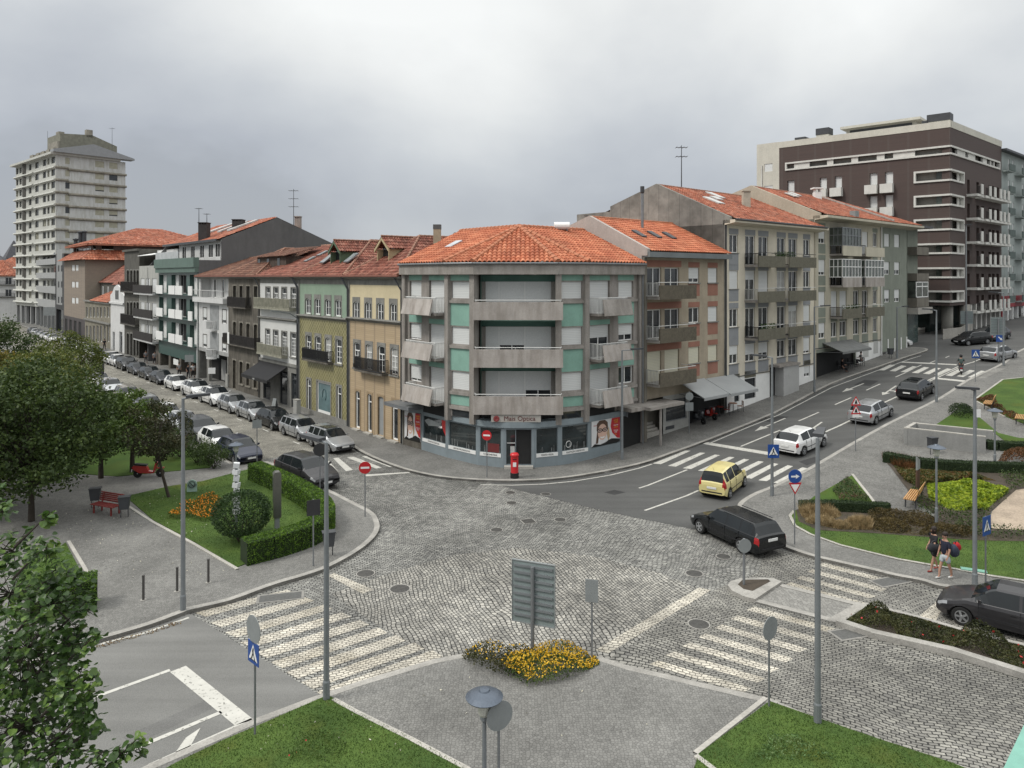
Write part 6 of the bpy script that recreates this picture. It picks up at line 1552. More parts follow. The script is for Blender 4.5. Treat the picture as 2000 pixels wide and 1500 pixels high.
M_bb=brickmat('dark_brown_brick',(.072,.048,.042),(.060,.041,.037),(.085,.070,.062),.24,.075,.008,.7,warp=0,plane='XYZ',bump=.1)
M_wfr=plain('white_concrete_frame',(.62,.61,.57),.8,.1,1,streak=.12)
M_crm=plain('cream_block_render',(.56,.54,.47),.85,.1,.5,streak=.1)
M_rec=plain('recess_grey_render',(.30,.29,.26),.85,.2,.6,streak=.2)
co=Vector((53.4,88.0));lf=Vector((37.9,102.4))
root=thing('apartment_building','dark brown brick apartment block with white ribbon windows wrapping its corner','building',(co.x,co.y,gz(*co)))
dl_=(co-lf).normalized();f=Fac(root,lf,dl_);f.L=(co-lf).length;fr=Fac(root,co,(15.5,13.6));fr.L=20.6
ZT=30.2;cs=lambda y:H+(HOR-(210+y/3.06))/F*88
bandz=(cs(282)+.15,cs(222)-.15)
frames=[(cs(b_),cs(a))for a,b_ in((368,435),(517,583),(662,730),(811,872),(957,1018),(1097,1163))]
xf=f.T(1460+1000/3.06);xr=fr.T(1460+1288/3.06);OH=cs(1185)
lc=[(f.T(1460+a/3.06),f.T(1460+b_/3.06))for a,b_ in((238,280),(432,474),(522,564),(730,776),(822,870))]
def zf_(u,y):return f.Z(u,210+y/3.06)
zl0=zf_(1610,440);zl1=zl0-2.1
hs=[(a,b_,zl1,zl0+.5)for a,b_ in lc]+[(a,b_,zl1-2.98,zl0-2.5)for a,b_ in lc[3:]]
hband=(f.T(1535),f.L+.01,bandz[0]+.12,bandz[1]-.12)
hfr=[(xf,f.L+.01,a+.12,b_-.12)for a,b_ in frames]
wall(f,0,f.L,OH,ZT,hs+[hband]+hfr,M_bb,.9)
for i,h_ in enumerate(hs):
 win(f,h_,'roll',nx=1,open_=.0,y=.35)
 if i:
  g=f.mb();w_=1.5;xa=h_[0]-.45;g.box(xa,xa+w_,-.75,-.02,h_[2]-.15,h_[2]+1.0);g.build('box_balcony',M_wfr,root)
hbr=(-.01,fr.T(1951),bandz[0]+.12,bandz[1]-.12);hfrr=[(-.01,xr,a+.12,b_-.12)for a,b_ in frames]
ops=[]
for k in range(6):
 za=frames[k][0]-1.45+1.2;
 for a in(1313,1368,1398,1440,1462,1487):ops.append((fr.T(1460+a/3.06),fr.T(1460+(a+15)/3.06),frames[k][0]-1.3,frames[k][1]+.3-1.0))
wall(fr,0,fr.L,OH,ZT,[hbr]+hfrr+ops,M_bb,.9)
for h_ in ops:win(fr,h_,nx=1,gm=M_dark,fm=M_dgrey,y=.5)
def ring(fa,fb,xa,xb,z0,z1,t=.22):
 for ff,a,b_,endl,endr in((fa,xa,fa.L,True,False),(fb,0,xb,False,True)):
  g=ff.mb();g.box(a,b_,-.16,.3,z0,z0+t);g.box(a,b_,-.16,.3,z1-t,z1)
  if endl:g.box(a,a+t,-.16,.3,z0+t,z1-t)
  if endr:g.box(b_-t,b_,-.16,.3,z0+t,z1-t)
  g.build('ribbon_frame',M_wfr,root)
ring(f,fr,f.T(1534),fr.T(1951.5),bandz[0]-.1,bandz[1]+.1)
for a,b_ in frames:ring(f,fr,xf-.1,xr+.1,a-.05,b_+.05)
for k,(a,b_)in enumerate(frames):
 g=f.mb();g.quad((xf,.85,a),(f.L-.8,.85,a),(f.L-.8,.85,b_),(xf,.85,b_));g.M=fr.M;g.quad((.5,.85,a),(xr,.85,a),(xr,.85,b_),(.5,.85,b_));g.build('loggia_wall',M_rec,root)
 g=fr.mb();g.box(xr-1.1,xr-.25,.3,.4,a,b_);g.build('blind',M_wfr,root)
 g=f.mb();g.box(f.L-1.6,f.L-.2,.5,.55,a,b_);g.build('loggia_glass',M_vg,root)
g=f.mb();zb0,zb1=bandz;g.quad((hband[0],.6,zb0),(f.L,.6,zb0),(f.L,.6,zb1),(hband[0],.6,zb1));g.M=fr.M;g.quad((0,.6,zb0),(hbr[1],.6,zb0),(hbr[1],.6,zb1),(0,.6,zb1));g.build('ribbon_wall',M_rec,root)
for a,b_ in((278,370),(475,512),(620,660),(772,818),(870,1000)):
 g=f.mb();g.box(f.T(1460+a/3.06),f.T(1460+b_/3.06),.02,.3,zb0,zb1);g.build('ribbon_infill',M_wfr,root)
for a,b_ in((1255,1303),(1320,1362),(1408,1432),(1452,1458),(1472,1478)):
 g=fr.mb();g.box(fr.T(1460+a/3.06),fr.T(1460+b_/3.06),.02,.3,zb0,zb1);g.build('ribbon_infill',M_wfr,root)
for k in range(6):
 zfl=frames[k][0]-1.45
 g=fr.mb();g.box(fr.T(1460+1308/3.06),fr.T(1460+1345/3.06),-1.25,.0,zfl-.1,zfl+.2);g.box(fr.T(1460+1360/3.06),fr.T(1460+1385/3.06),-1.25,0,zfl-.1,zfl+.2);g.box(fr.T(1460+1390/3.06),fr.L-.3,-1.25,0,zfl-.1,zfl+.2);b_=g.build('balcony',M_wfr,root)
 for a in(1345,1395,1425,1460,1483,1508):
  x=fr.T(1460+(a-18)/3.06,0);g=fr.mb();g.box(x,x+.85,-1.35,-1.25,zfl+.2,zfl+1.5);g.build('front_panel',M_wfr,b_)
 for xa,xb in((1308,1340),(1362,1385),(1400,1420)):
  railing(fr,fr.T(1460+xa/3.06),fr.T(1460+xb/3.06),-1.2,zfl+.2,zfl+1.2,M_net,b_,sp=.2,sides=False)
fl=Fac(root,lf-dl_*7.5,dl_);fl.L=7.5;x0_=fl.T(1478)
hs=[(fl.T(1493),fl.T(1509),fl.Z(1500,335),fl.Z(1500,320)),(fl.T(1493),fl.T(1509),fl.Z(1500,378),fl.Z(1500,363))]
wall(fl,x0_,7.5,5,ZT+.9,hs,M_crm,.2);
for h_ in hs:win(fl,h_,'roll',nx=1)
g=fl.mb();g.tube((x0_+.8,-.1,15),(x0_+.8,-.1,28),.08);g.build('downpipe',M_wfr,root)
g=f.mb();g.box(-.0,f.L+.05,-.05,.4,ZT,ZT+.85);g.M=fr.M;g.box(.4,fr.L,-.05,.4,ZT,ZT+.85);g.build('parapet',M_crm,root)
g=f.mb();g.quad((x0_-7.2,.45,ZT+.6),(f.L-.4,.45,ZT+.6),(f.L-.4,18,ZT+.6),(x0_-7.2,18,ZT+.6));g.build('roof',M_rec,root)
g=f.mb();g.box(f.L-15,f.L-6,9,15,ZT+.6,ZT+3.1);g.box(f.L-15.6,f.L-5.2,8.2,16,ZT+3.1,ZT+3.45);g.build('penthouse',M_crm,root)
g=f.mb();g.box(f.L-14.5,f.L-6.4,8.94,8.99,ZT+2.1,ZT+2.9);g.build('penthouse_window',M_dgrey,root)
for u0,u1,v0,v1,cp in((1594,1618,250,286,9),(1553,1572,268,290,5),(1811,1855,222,262,12),(1801,1812,236,245,4)):
 uc=(u0+u1)/2;x=f.T(u0,1.0);x1_=f.T(u1,1.0);zt_=f.Z(uc,v0,1.0);g=f.mb();g.box(x,x1_,1.0,2.6,ZT+.6,zt_-.9);sh=g.build('chimney',M_crm,root);g=f.mb();g.box(x-.05,x1_+.05,.95,2.65,zt_-.9,zt_);g.build('louvre',M_dgrey,sh)
shell(fl,x0_,7.5+f.L,5,ZT+.9,19,M_crm,top=False,right=False)
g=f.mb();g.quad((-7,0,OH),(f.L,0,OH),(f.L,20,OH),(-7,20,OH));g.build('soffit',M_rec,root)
g=f.mb();g.quad((-7,3.5,3),(f.L-3,3.5,3),(f.L-3,3.5,OH),(-7,3.5,OH));g.M=fr.M;g.quad((3.0,3.5,3),(fr.L,3.5,3),(fr.L,3.5,OH),(3.0,3.5,OH));g.build('shopfront',glassmat('deep_shop_glass',(.03,.045,.042),.08),root)
for u in(1850,1884):P=W(u,652 if u<1870 else 648);gg=MB(off=(-co.x,-co.y,-gz(*co)));gg.tube((P.x,P.y,3.5),(P.x,P.y,OH),.65,n=16);gg.build('round_column',M_rec,root,None,smooth=True)
g=fr.mb()
for x in(8,10,12,14,16,18,20):g.box(x,x+.5,.1,.6,3.5,OH)
g.build('pillar',M_wfr,root)
g=f.mb();g.box(f.L-12,f.L-3.5,-.6,3.4,3.5,5.25);g.box(f.L-11.5,f.L-3.5,-.2,3.4,3.5,5.45);g.build('entrance_steps',M_slab,root)
P=[W(1842,663),W(1878,659),W(1900,645)]
g=MB(off=(-co.x,-co.y,-gz(*co)))
for a,b_,h0,h1 in((P[0],P[1],1.2,1.2),(P[1],P[2],1.2,1.2)):g.extr([(a.x,a.y,a.z-.5),(b_.x,b_.y,b_.z-.5),(b_.x,b_.y,b_.z+h1),(a.x,a.y,a.z+h0)],(.1,.25,0))
g.build('ramp_wall',M_slab,root)
root=thing('apartment_building','pale grey-green apartment block at the right edge with dark balconies and a red shop','building',(70.5,101.5,5));f=Fac(root,Vector((69.0,101.9)),(15.5,13.6));f.L=40
ZT6=f.Z(1957,296);hs=[]
for k in range(8):
 for x in(3.4,5.6,10.5,13.0):hs.append((x,x+.7,ZT6-3.1*(k+1)+.8,ZT6-3.1*(k+1)+2.4))
M_gg=plain('grey_green_render',(.33,.37,.355),.85,.1,.5,streak=.12)
wall(f,0,f.L,9.2,ZT6,hs,M_gg,.2);simple_windows(f,hs,kind='roll',nx=1,open_=.5)
for k in range(7):z=ZT6-3.1*(k+1)+.4;balcony(f,.5,3.2,z,.9,matS=M_gg,front=(z,z+.9,plain('dark_green_parapet',(.10,.13,.12),.8)));balcony(f,6.6,10.2,z,.9,matS=M_gg,front=(z,z+.9,plain('dark_green_parapet',(.10,.13,.12),.8)))
g=f.mb();g.box(-.3,f.L,-.8,12,ZT6,ZT6+.3);g.build('eaves',M_dgrey,root)
g=f.mb();g.quad((0,.5,3),(f.L,.5,3),(f.L,.5,9.2),(0,.5,9.2));g.build('shopfront',M_glass,root)
g=f.mb();g.box(0,14,-.1,.4,7.6,9.2);g.box(0,1.0,-.1,.4,3.5,7.6);g.build('red_fascia',plain('shop_red',(.25,.012,.02),.5,.1),root)
g=f.mb()
for x in(3,5.5,8,11):g.box(x,x+.4,-.05,.4,3.5,7.6)
g.build('pillar',M_white,root)
g=f.mb();g.box(1.0,2.2,2.0,3.2,ZT6,ZT6+2.2);g.box(5.5,6.5,2.0,3.2,ZT6,ZT6+2.2);g.build('roof_chimney',M_crm,root)
shell(f,0,f.L,3,ZT6,14,M_gg)
# === vehicles
def paint(key,c,metal=.35,rough=.32):
 if key in MATS:return MATS[key]
 m,nt,p=newmat(key);cc,_=vary(nt,c,.12,1.5,None,3);Lk(nt,cc,p.inputs['Base Color'])
 p.inputs['Metallic'].default_value=metal;p.inputs['Roughness'].default_value=rough;p.inputs['Coat Weight'].default_value=.8 if max(c)>.2 else .3;p.inputs['Specular IOR Level'].default_value=.5 if max(c)>.2 else .3;p.inputs['Coat Roughness'].default_value=.06
 MATS[key]=m;return m
M_cglass=glassmat('car_glass',(.014,.017,.019),.04,.38,.3)
M_tyre=plain('tyre_rubber',(.014,.014,.014),.85,.2,3)
M_rim=plain('alloy_rim',(.42,.43,.44),.35,.1,3,metal=.7,fine=.03)
M_lamp=glassmat('lamp_glass',(.30,.31,.32),.1,.8,.2)
M_tail=glassmat('tail_lamp_red',(.30,.008,.010),.15,.6,.2)
M_plate=plain('number_plate',(.68,.68,.66),.5,.05)
M_trim=plain('black_trim',(.018,.018,.02),.55,.1)
def sm(t):t=max(0,min(1,t));return t*t*(3-2*t)
KINDS={'hatch':dict(L=4.2,W=1.76,H=1.47,cowl=(.25,.98),rf=(.42,1.44),rr=(.84,1.40),tg=(.965,1.0),belt=(.88,.95),nose=.66,wb=(.19,.805),pil=(.585,),wr=.315),'estate':dict(L=4.5,W=1.74,H=1.44,cowl=(.27,.96),rf=(.41,1.42),rr=(.90,1.40),tg=(.975,.98),belt=(.86,.92),nose=.64,wb=(.185,.775),pil=(.555,.745),wr=.32),'suv':dict(L=4.65,W=1.88,H=1.63,cowl=(.24,1.12),rf=(.40,1.60),rr=(.83,1.55),tg=(.96,1.15),belt=(1.02,1.12),nose=.78,wb=(.19,.80),pil=(.57,.77),wr=.36),'mini':dict(L=3.55,W=1.58,H=1.55,cowl=(.20,.98),rf=(.37,1.50),rr=(.92,1.49),tg=(.985,.97),belt=(.90,.95),nose=.72,wb=(.17,.82),pil=(.56,.80),wr=.29),'saloon':dict(L=4.55,W=1.78,H=1.43,cowl=(.27,.94),rf=(.42,1.40),rr=(.70,1.38),tg=(.86,1.02),belt=(.86,.93),nose=.62,wb=(.185,.79),pil=(.56,),wr=.32),}
def lerp_pts(P,x):
 if x<=P[0][0]:return P[0][1]
 for(a,za),(b,zb)in zip(P,P[1:]):
  if x<=b:t=(x-a)/(b-a);return za+(zb-za)*t
 return P[-1][1]
def make_car(label,kind,mat,group=None,rim=None,name='parked_car',plate=True,trimmat=None,lights_on=False,roofmat=None):
 K=KINDS[kind];L,Wd=K['L'],K['W'];hw=Wd/2;g0=.20 if kind!='suv'else .25
 top=[(0,K['nose']-.16),(.012,K['nose']-.03),(.05,K['nose']+.06),(.12,K['nose']+.14),K['cowl'],(K['rf'][0]-.04,K['rf'][1]-.065),K['rf'],((K['rf'][0]+K['rr'][0])/2-.02,K['H']-.01),K['rr'],(K['rr'][0]+(K['tg'][0]-K['rr'][0])*.25,K['rr'][1]-(K['rr'][1]-K['tg'][1])*.18),K['tg'],(.985 if K['tg'][0]<.96 else .993,K['tg'][1]-.05),(1,K['tg'][1]-.2)]
 def T(x):return lerp_pts(top,x)
 def belt(x):return min(T(x)-.035,K['belt'][0]+(K['belt'][1]-K['belt'][0])*x)
 def hwid(x):
  d=0
  if x<.14:d=(1-x/.14)**2*.20
  if x>.9:d=((x-.9)/.1)**2*.09
  return hw*(1-d)
 wr=K['wr'];wx=[w*L for w in K['wb']];Ra=wr+.055
 xs={0,.012,.05,.12,K['cowl'][0],K['rf'][0]-.04,K['rf'][0],K['rr'][0],K['tg'][0],1,.993,.03,.085,.95,K['tg'][0]-.001}
 n_=26
 for i in range(n_+1):xs.add(round(i/n_,4))
 for w in wx:
  for k in range(-4,5):xs.add(max(0,min(1,(w+Ra*math.sin(k/4*math.pi/2)*.999)/L)))
 pil=[K['cowl'][0]+.02]+list(K['pil'])+[K['rr'][0]+.02]
 pw=.010
 for p in K['pil']:xs.add(p-pw);xs.add(p+pw)
 xs=sorted(xs);X=[xs[0]]
 for x in xs[1:]:
  if x-X[-1]>.004:X.append(x)
 rings=[]
 for x in X:
  w=hwid(x);t=T(x);b=belt(x);gh=sm((t-b-.05)/.30)
  xx=x*L;ar=0
  for q in wx:
   if abs(xx-q)<Ra:ar=max(ar,wr+math.sqrt(Ra*Ra-(xx-q)**2))
  ends=.10*max(0,1-x/.05)+.12*max(0,(x-.95)/.05)
  g=g0+ends
  def zz(z):return max(z,ar)if ar else z
  tumble=.15*(t-b)/.5
  pts=[(0,zz(g)if not ar else g+.02),(w*.80,zz(g)if not ar else g+.02),(w*.965 if not ar else w*.80,zz(g+.03)if ar else g+.04),(w*(.995 if not ar else .985),zz(g+.22)),(w,max(zz(b-.26),g+.25)),(w*.985,max(b-.10,zz(0))),(w*.945,b)]
  low=[(w*.93,b+.012),(w*(.80),t-.012),(w*.45,t+.004),(0,t+.012)]
  up=[(w*.925,b+.02),(w*.925-tumble-.03,t-.055),(w*.925-tumble-.13,t-.012),(0,t+.012)]
  for a,c in zip(low,up):pts.append((a[0]+(c[0]-a[0])*gh,a[1]+(c[1]-a[1])*gh))
  rings.append([(L/2-x*L,y,max(z,.12))for y,z in pts])
 M=len(rings[0])
 body=MB();body.smooth=True;parts={}
 def P(key):
  if key not in parts:parts[key]=MB();parts[key].smooth=key in('windscreen','rear_window')
  return parts[key]
 A=pil[0]
 for i in range(len(X)-1):
  xm=(X[i]+X[i+1])/2
  for j in range(M-1):
   a,b,c,d=rings[i][j],rings[i+1][j],rings[i+1][j+1],rings[i][j+1]
   for s in(1,-1):
    f4=[(p[0],p[1]*s,p[2])for p in(a,b,c,d)]
    if s==1:f4=f4[::-1]
    tgt=body;body.cur=0
    if j<=1:body.cur=1
    if j==7 and T(xm)-belt(xm)>.09 and K['cowl'][0]+.03<xm<K['tg'][0]-.035:
     inpil=any(abs(xm-p)<pw+.001 for p in K['pil'])or(K['rr'][0]+.0<xm<K['rr'][0]+.03 and kind!='saloon')
     if kind=='hatch'and xm>.82:inpil=True
     if not inpil:
      k=sum(xm>p for p in K['pil']);tgt=P(('side_window',s,k))
    if j in(8,9)and K['cowl'][0]+.005<xm<K['rf'][0]-.003:tgt=P('windscreen')
    if j in(8,9)and K['rr'][0]+.01<xm<K['tg'][0]-.004:tgt=P('rear_window')
    if j==5 and .012<xm<.085:tgt=P(('headlight',s))
    if j in(4,5)and xm>.955 and kind not in('mini','estatev'):tgt=P(('tail_lamp',s))
    if kind=='mini'and j in(4,5,6,7)and xm>.95:tgt=P(('tail_lamp',s))
    tgt.add(f4,[(0,1,2,3)])
 body.cur=0
 for r_ in(rings[0],rings[-1]):
  pts=[(p[0],p[1],p[2])for p in r_]+[(p[0],-p[1],p[2])for p in r_[-2:0:-1]]
  body.add(pts,[tuple(range(len(pts)))])
 root=thing(name,label,'car',group=group)
 bo=body.build('body',[mat,M_trim],root)
 for k,m in parts.items():
  nm=k if isinstance(k,str)else k[0]
  m.build(nm,{'windscreen':M_cglass,'rear_window':M_cglass,'side_window':M_cglass,'headlight':M_lamp,'tail_lamp':M_tail}[nm],root)
 tr=trimmat or M_trim
 for q in wx:
  for s in(1,-1):
   cx=L/2-q;cy=s*(hw-.105)
   m=MB();m.M=Matrix.Translation((cx,cy,wr))@Matrix.Rotation(R(90),4,'X')
   m.lathe([(wr*.62,-.10),(wr*.93,-.10),(wr,-.07),(wr,.07),(wr*.93,.10),(wr*.62,.10)],20);w_=m.build('wheel',M_tyre,root)
   m=MB();m.M=Matrix.Translation((cx,cy+s*.078,wr))@Matrix.Rotation(R(-90*s),4,'X')
   m.lathe([(wr*.66,.0),(wr*.66,.03),(wr*.58,.03),(wr*.56,.0)],20)
   for k in range(5 if kind!='suv'else 7):
    t=2*math.pi*k/(5 if kind!='suv'else 7);c_,s_=math.cos(t),math.sin(t);a0,a1=wr*.1,wr*.6;hwd=.035
    m.add([(a0*c_-hwd*s_,a0*s_+hwd*c_,.034),(a1*c_-hwd*s_,a1*s_+hwd*c_,.026),(a1*c_+hwd*s_,a1*s_-hwd*c_,.026),(a0*c_+hwd*s_,a0*s_-hwd*c_,.034)],[(0,1,2,3)])
   m.lathe([(.055,.02),(.05,.042),(0,.045)],10);m.build('rim',rim or M_rim,w_)
 xc=L/2-(K['cowl'][0]+.045)*L
 for s in(1,-1):
  m=MB();y0=hwid(.3)*.93
  m.extr([(xc,s*y0,belt(.3)+.03),(xc-.05,s*(y0+.19),belt(.3)+.05),(xc-.05,s*(y0+.19),belt(.3)+.17),(xc,s*(y0+.05),belt(.3)+.15)],(-.09,0,0));m.build('wing_mirror',mat,root,fix=True)
 m=MB()
 sx_=[K['cowl'][0]+.055]+list(K['pil'][:1])+([K['pil'][1]-.0]if len(K['pil'])>1 else[.73 if kind!='mini'else .76])
 for xq in sx_:
  for s in(1,-1):
   w=hwid(xq)+.002;b_=belt(xq);xx=L/2-xq*L
   P3=[(xx,s*w*.99,g0+.10),(xx,s*(w*.997),g0+.25),(xx,s*(w+.003),b_-.26),(xx,s*w*.99,b_-.1),(xx,s*w*.95,b_)]
   for a,b2 in zip(P3,P3[1:]):m.box(a[0]-.006,a[0]+.006,min(a[1],b2[1])-.004,max(a[1],b2[1])+.004,a[2],b2[2])
 seam=m.build('door_seams',M_trim,root);
 for xq in(sx_[1]-.045,sx_[-1]-.045):
  if kind=='hatch'and xq>.68:continue
  for s in(1,-1):
   m=MB();xx=L/2-xq*L;m.box(xx-.09,xx+.09,s*hw-.02 if s>0 else-hw-.012,s*hw+.012 if s>0 else-hw+.02,belt(xq)-.16,belt(xq)-.125);m.build('door_handle',mat,root)
 m=MB();m.box(L/2-.03,L/2+.012,-.38,.38,K['nose']-.26,K['nose']-.10);m.box(L/2-.03,L/2+.008,-.55,.55,g0+.06,g0+.17);m.build('grille',M_trim,root)
 for xq,nm in((L/2+.015,'front_plate'),(-L/2-.02,'rear_plate')):
  z=.42 if nm[0]=='f'else(.62 if kind not in('estate','mini')else .72 if kind=='estate'else .60)
  m=MB();m.box(xq-.012,xq+.012,-.26,.26,z,z+.11);m.build(nm,M_plate,root)
 m=MB()
 for s in(1,-1):m.box(-L/2*.5,L/2*.42,s*(hw-.012)if s>0 else-hw-.006,s*(hw+.006)if s>0 else-hw+.012,g0+.27,g0+.31)
 m.box(-L/2-.015,-L/2+.03,-.72*hw,.72*hw,g0+.20,g0+.26);m.build('rubbing_strip',M_trim,root)
 if kind in('estate',):
  for s in(1,-1):
   m=MB();m.tube((L/2-(K['rf'][0]+.05)*L,s*(hw-.30),K['H']+.03),(L/2-(K['rr'][0]-.03)*L,s*(hw-.30),K['H']+.02),.018,n=6);m.build('roof_rail',M_trim,root)
 m=MB();m.tube((L/2-(K['rr'][0]-.04)*L,0,K['rr'][1]),(L/2-(K['rr'][0]+.02)*L,0,K['rr'][1]+.22),.008,.004,n=5);m.build('aerial',M_trim,root)
 if roofmat:
  m=MB();zr_=K['H']+.012;m.box(L/2-(K['rf'][0]+.26)*L,L/2-(K['rf'][0]+.03)*L,-.42,.42,zr_-.03,zr_+.008);m.build('sunroof',roofmat,root)
 return root
def set_car(o,p,d,z=None):
 """p: centre xy, d: heading"""
 d=Vector(d).to_2d().normalized();zz=gz(p[0],p[1])+.01
 sl=(gz(p[0]+d.x,p[1]+d.y)-gz(p[0]-d.x,p[1]-d.y))/2
 n=Vector((-d.y,d.x));sw=(gz(p[0]+n.x,p[1]+n.y)-gz(p[0]-n.x,p[1]-n.y))/2
 o.location=(p[0],p[1],zz);X=Vector((d.x,d.y,sl)).normalized();Y=Vector((n.x,n.y,sw));Z=X.cross(Y).normalized();Y=Z.cross(X)
 o.rotation_euler=Matrix((X,Y,Z)).transposed().to_euler();return o
def by_wheels(o,kind,front_px,rear_px,side):
 """front and rear wheel contact pixels on the visible side ('R' or 'L')"""
 K=KINDS[kind];a=W(*front_px).to_2d();b=W(*rear_px).to_2d();d=(a-b).normalized();n=Vector((-d.y,d.x))
 wb=(K['wb'][1]-K['wb'][0])*K['L'];mid=(a+b)/2;off=((K['wb'][0]+K['wb'][1])/2-.5)*K['L']
 c=mid+n*(K['W']/2-.1)*(1 if side=='R'else-1)+d*off
 return set_car(o,c,d)
C_white=paint('car_white',(.66,.66,.65),0,.3);C_silver=paint('car_silver',(.42,.43,.44),.6,.32);C_black=paint('car_black',(.008,.009,.010),0,.25)
C_dgrey=paint('car_dark_grey',(.032,.031,.033),.2,.3);C_yel=paint('car_pale_yellow',(.62,.54,.24),0,.3);C_navy=paint('car_navy',(.012,.016,.034),.1,.28);C_anth=paint('car_anthracite',(.04,.043,.05),.2,.3);C_beige=paint('car_champagne',(.33,.31,.27),.5,.35)
by_wheels(make_car('pale yellow small hatchback seen from behind, driving up to the zebra crossing','mini',C_yel,name='yellow_car'),'mini',(1452,951),(1424,974),'R')
by_wheels(make_car('white rounded hatchback just past the near zebra crossing, seen from behind','hatch',C_white,name='white_car'),'hatch',(1605,874),(1571,889.5),'R')
by_wheels(make_car('silver five door hatchback behind the two triangular warning signs','hatch',C_silver,name='silver_car'),'hatch',(1736,816),(1713,828),'R')
by_wheels(make_car('black hatchback with tall red tail lamps climbing the road before the far crossing','hatch',C_black,name='black_car',roofmat=M_cglass),'hatch',(1822,769),(1798,783),'R')
by_wheels(make_car('silver compact hatchback turning right at the top of the hill','hatch',C_silver,name='silver_car'),'hatch',(1979,702),(1954,707),'R')
by_wheels(make_car('black estate car with roof rails turning off the cobbles by the right kerb','estate',C_black,name='black_estate_car'),'estate',(1374,1044),(1443,1077),'L')
set_car(make_car('white small off-road car half hidden behind the far building corner','suv',C_white,name='white_car'),(W(1752,680)).to_2d()+Vector((-.5,.9)),(1,-.12))
by_wheels(make_car('black car coming round the corner in front of the brown brick block','hatch',C_black,name='black_car'),'hatch',(1886,676),(1932,672),'L')
by_wheels(make_car('dark car behind the far direction sign, right of the brown brick block','hatch',C_anth,name='dark_car'),'hatch',(1944,668),(1972,662),'L')
g_=make_car('dark grey hatchback entering the picture at the lower right, silver alloy wheels','hatch',C_dgrey,name='grey_car')
a=W(1879,1221).to_2d();d_=(W(1800,1213)-W(2000,1268)).to_2d().normalized();n_=Vector((-d_.y,d_.x));K=KINDS['hatch']
set_car(g_,a-d_*(K['L']/2-K['wb'][0]*K['L'])-n_*(K['W']/2-.1),d_)
p_=make_car('dark grey sport utility car waiting beside the clipped hedge, front to the junction','suv',C_dgrey,name='dark_suv')
fa=(W(593,951)+W(649,956)).to_2d()/2;set_car(p_,fa+D1*(KINDS['suv']['L']*(.5-.19)),-D1+D2*.08)
row_r=[(645,'estate',C_silver,'silver estate car parked first in the right row, nearest the junction'),(588,'estate',C_silver,'silver estate car parked second from the junction, black roof rails'),(538,'hatch',C_black,'glossy black hatchback parked between silver cars outside the green town house'),(495,'hatch',C_silver,'silver hatchback parked just behind the glossy black one'),(457,'hatch',C_silver,'silver hatchback parked outside the derelict brown town house'),(421,'suv',C_white,'white sport utility car with sunroof, nearer of the two in the right row'),(384,'suv',C_white,'white sport utility car, farther of the two in the right row'),(347,'hatch',C_white,'white hatchback parked in front of the three dark saloons'),(316,'saloon',C_anth,'dark blue grey saloon parked just behind the white hatchback'),(293,'saloon',C_black,'black saloon, middle of the dark cars in the right row'),(270,'saloon',C_anth,'anthracite saloon parked outside the dark stone house'),(248,'suv',C_black,'tall black car parked farthest of the dark ones in the right row'),(231,'mini',C_white,'little white car parked ahead of the dark cars'),(218,'suv',C_white,'white tall car parked outside the ornate white house')]
for u,kd,mt,lb in row_r:
 o=make_car(lb,kd,mt,'cars parked along the right kerb of the left street',roofmat=M_cglass if u in(421,384,645)else None);p=line_pt(u,s=23.45);set_car(o,p,-D1)
row_l=[(468,'hatch',C_navy,'dark navy hatchback parked at the end of the left row beside the bushes'),(428,'hatch',C_white,'white rounded car parked directly behind the navy hatchback'),(391,'suv',C_anth,'dark boxy car with a black roof in the left row behind the white rounded one'),(357,'saloon',C_silver,'silver car half hidden by the tree branches in the left row'),(325,'hatch',C_white,'white car glimpsed behind the treetop in the left row'),(290,'estate',C_silver,'silver car showing only its roof above the treetop'),(250,'estate',C_beige,'pale estate car parked beside the treetop in the left row'),(216,'saloon',C_silver,'silver grey car next after the pale estate in the left row')]
for u,kd,mt,lb in row_l:
 o=make_car(lb,kd,mt,'cars parked along the left kerb of the left street');p=line_pt(u,s=17.5);set_car(o,p,-D1)
protos={'w':('hatch',C_white,'white'),'s':('saloon',C_silver,'silver'),'a':('saloon',C_anth,'dark grey'),'e':('estate',C_white,'white estate')}
PR={}
def far_car(k,s,u,lb,gr):
 kd,mt,cn=protos[k]
 if k not in PR:o=PR[k]=make_car(lb,kd,mt,gr)
 else:o=copy_tree(PR[k]);o['label']=lb;o['group']=gr
 set_car(o,line_pt(u,s=s),-D1)
nth=['first','second','third','fourth','fifth','sixth','seventh','eighth']
for i,(u,k)in enumerate(((203,'a'),(190,'s'),(178.5,'e'),(167.5,'a'),(158,'w'),(149.5,'w'),(141.5,'s'),(134,'e'))):
 far_car(k,23.45,u,protos[k][2]+' car, '+nth[i]+' along the right kerb past the white tall one','small distant cars along the right kerb')
for i,(u,k)in enumerate(((193,'w'),(177,'s'),(164,'e'),(152,'w'),(142,'s'))):
 far_car(k,17.5,u,protos[k][2]+' car, '+nth[i]+' along the left kerb beyond the silver grey one','small distant cars along the left kerb')
for i,(u,k)in enumerate(((104,'w'),(95,'e'),(87,'w'),(80,'s'),(73,'w'),(65,'a'))):
 far_car(k,23.0,u,protos[k][2]+' car, '+nth[i]+' of the tiny ones at the foot of the tower','tiny cars at the far end of the street')
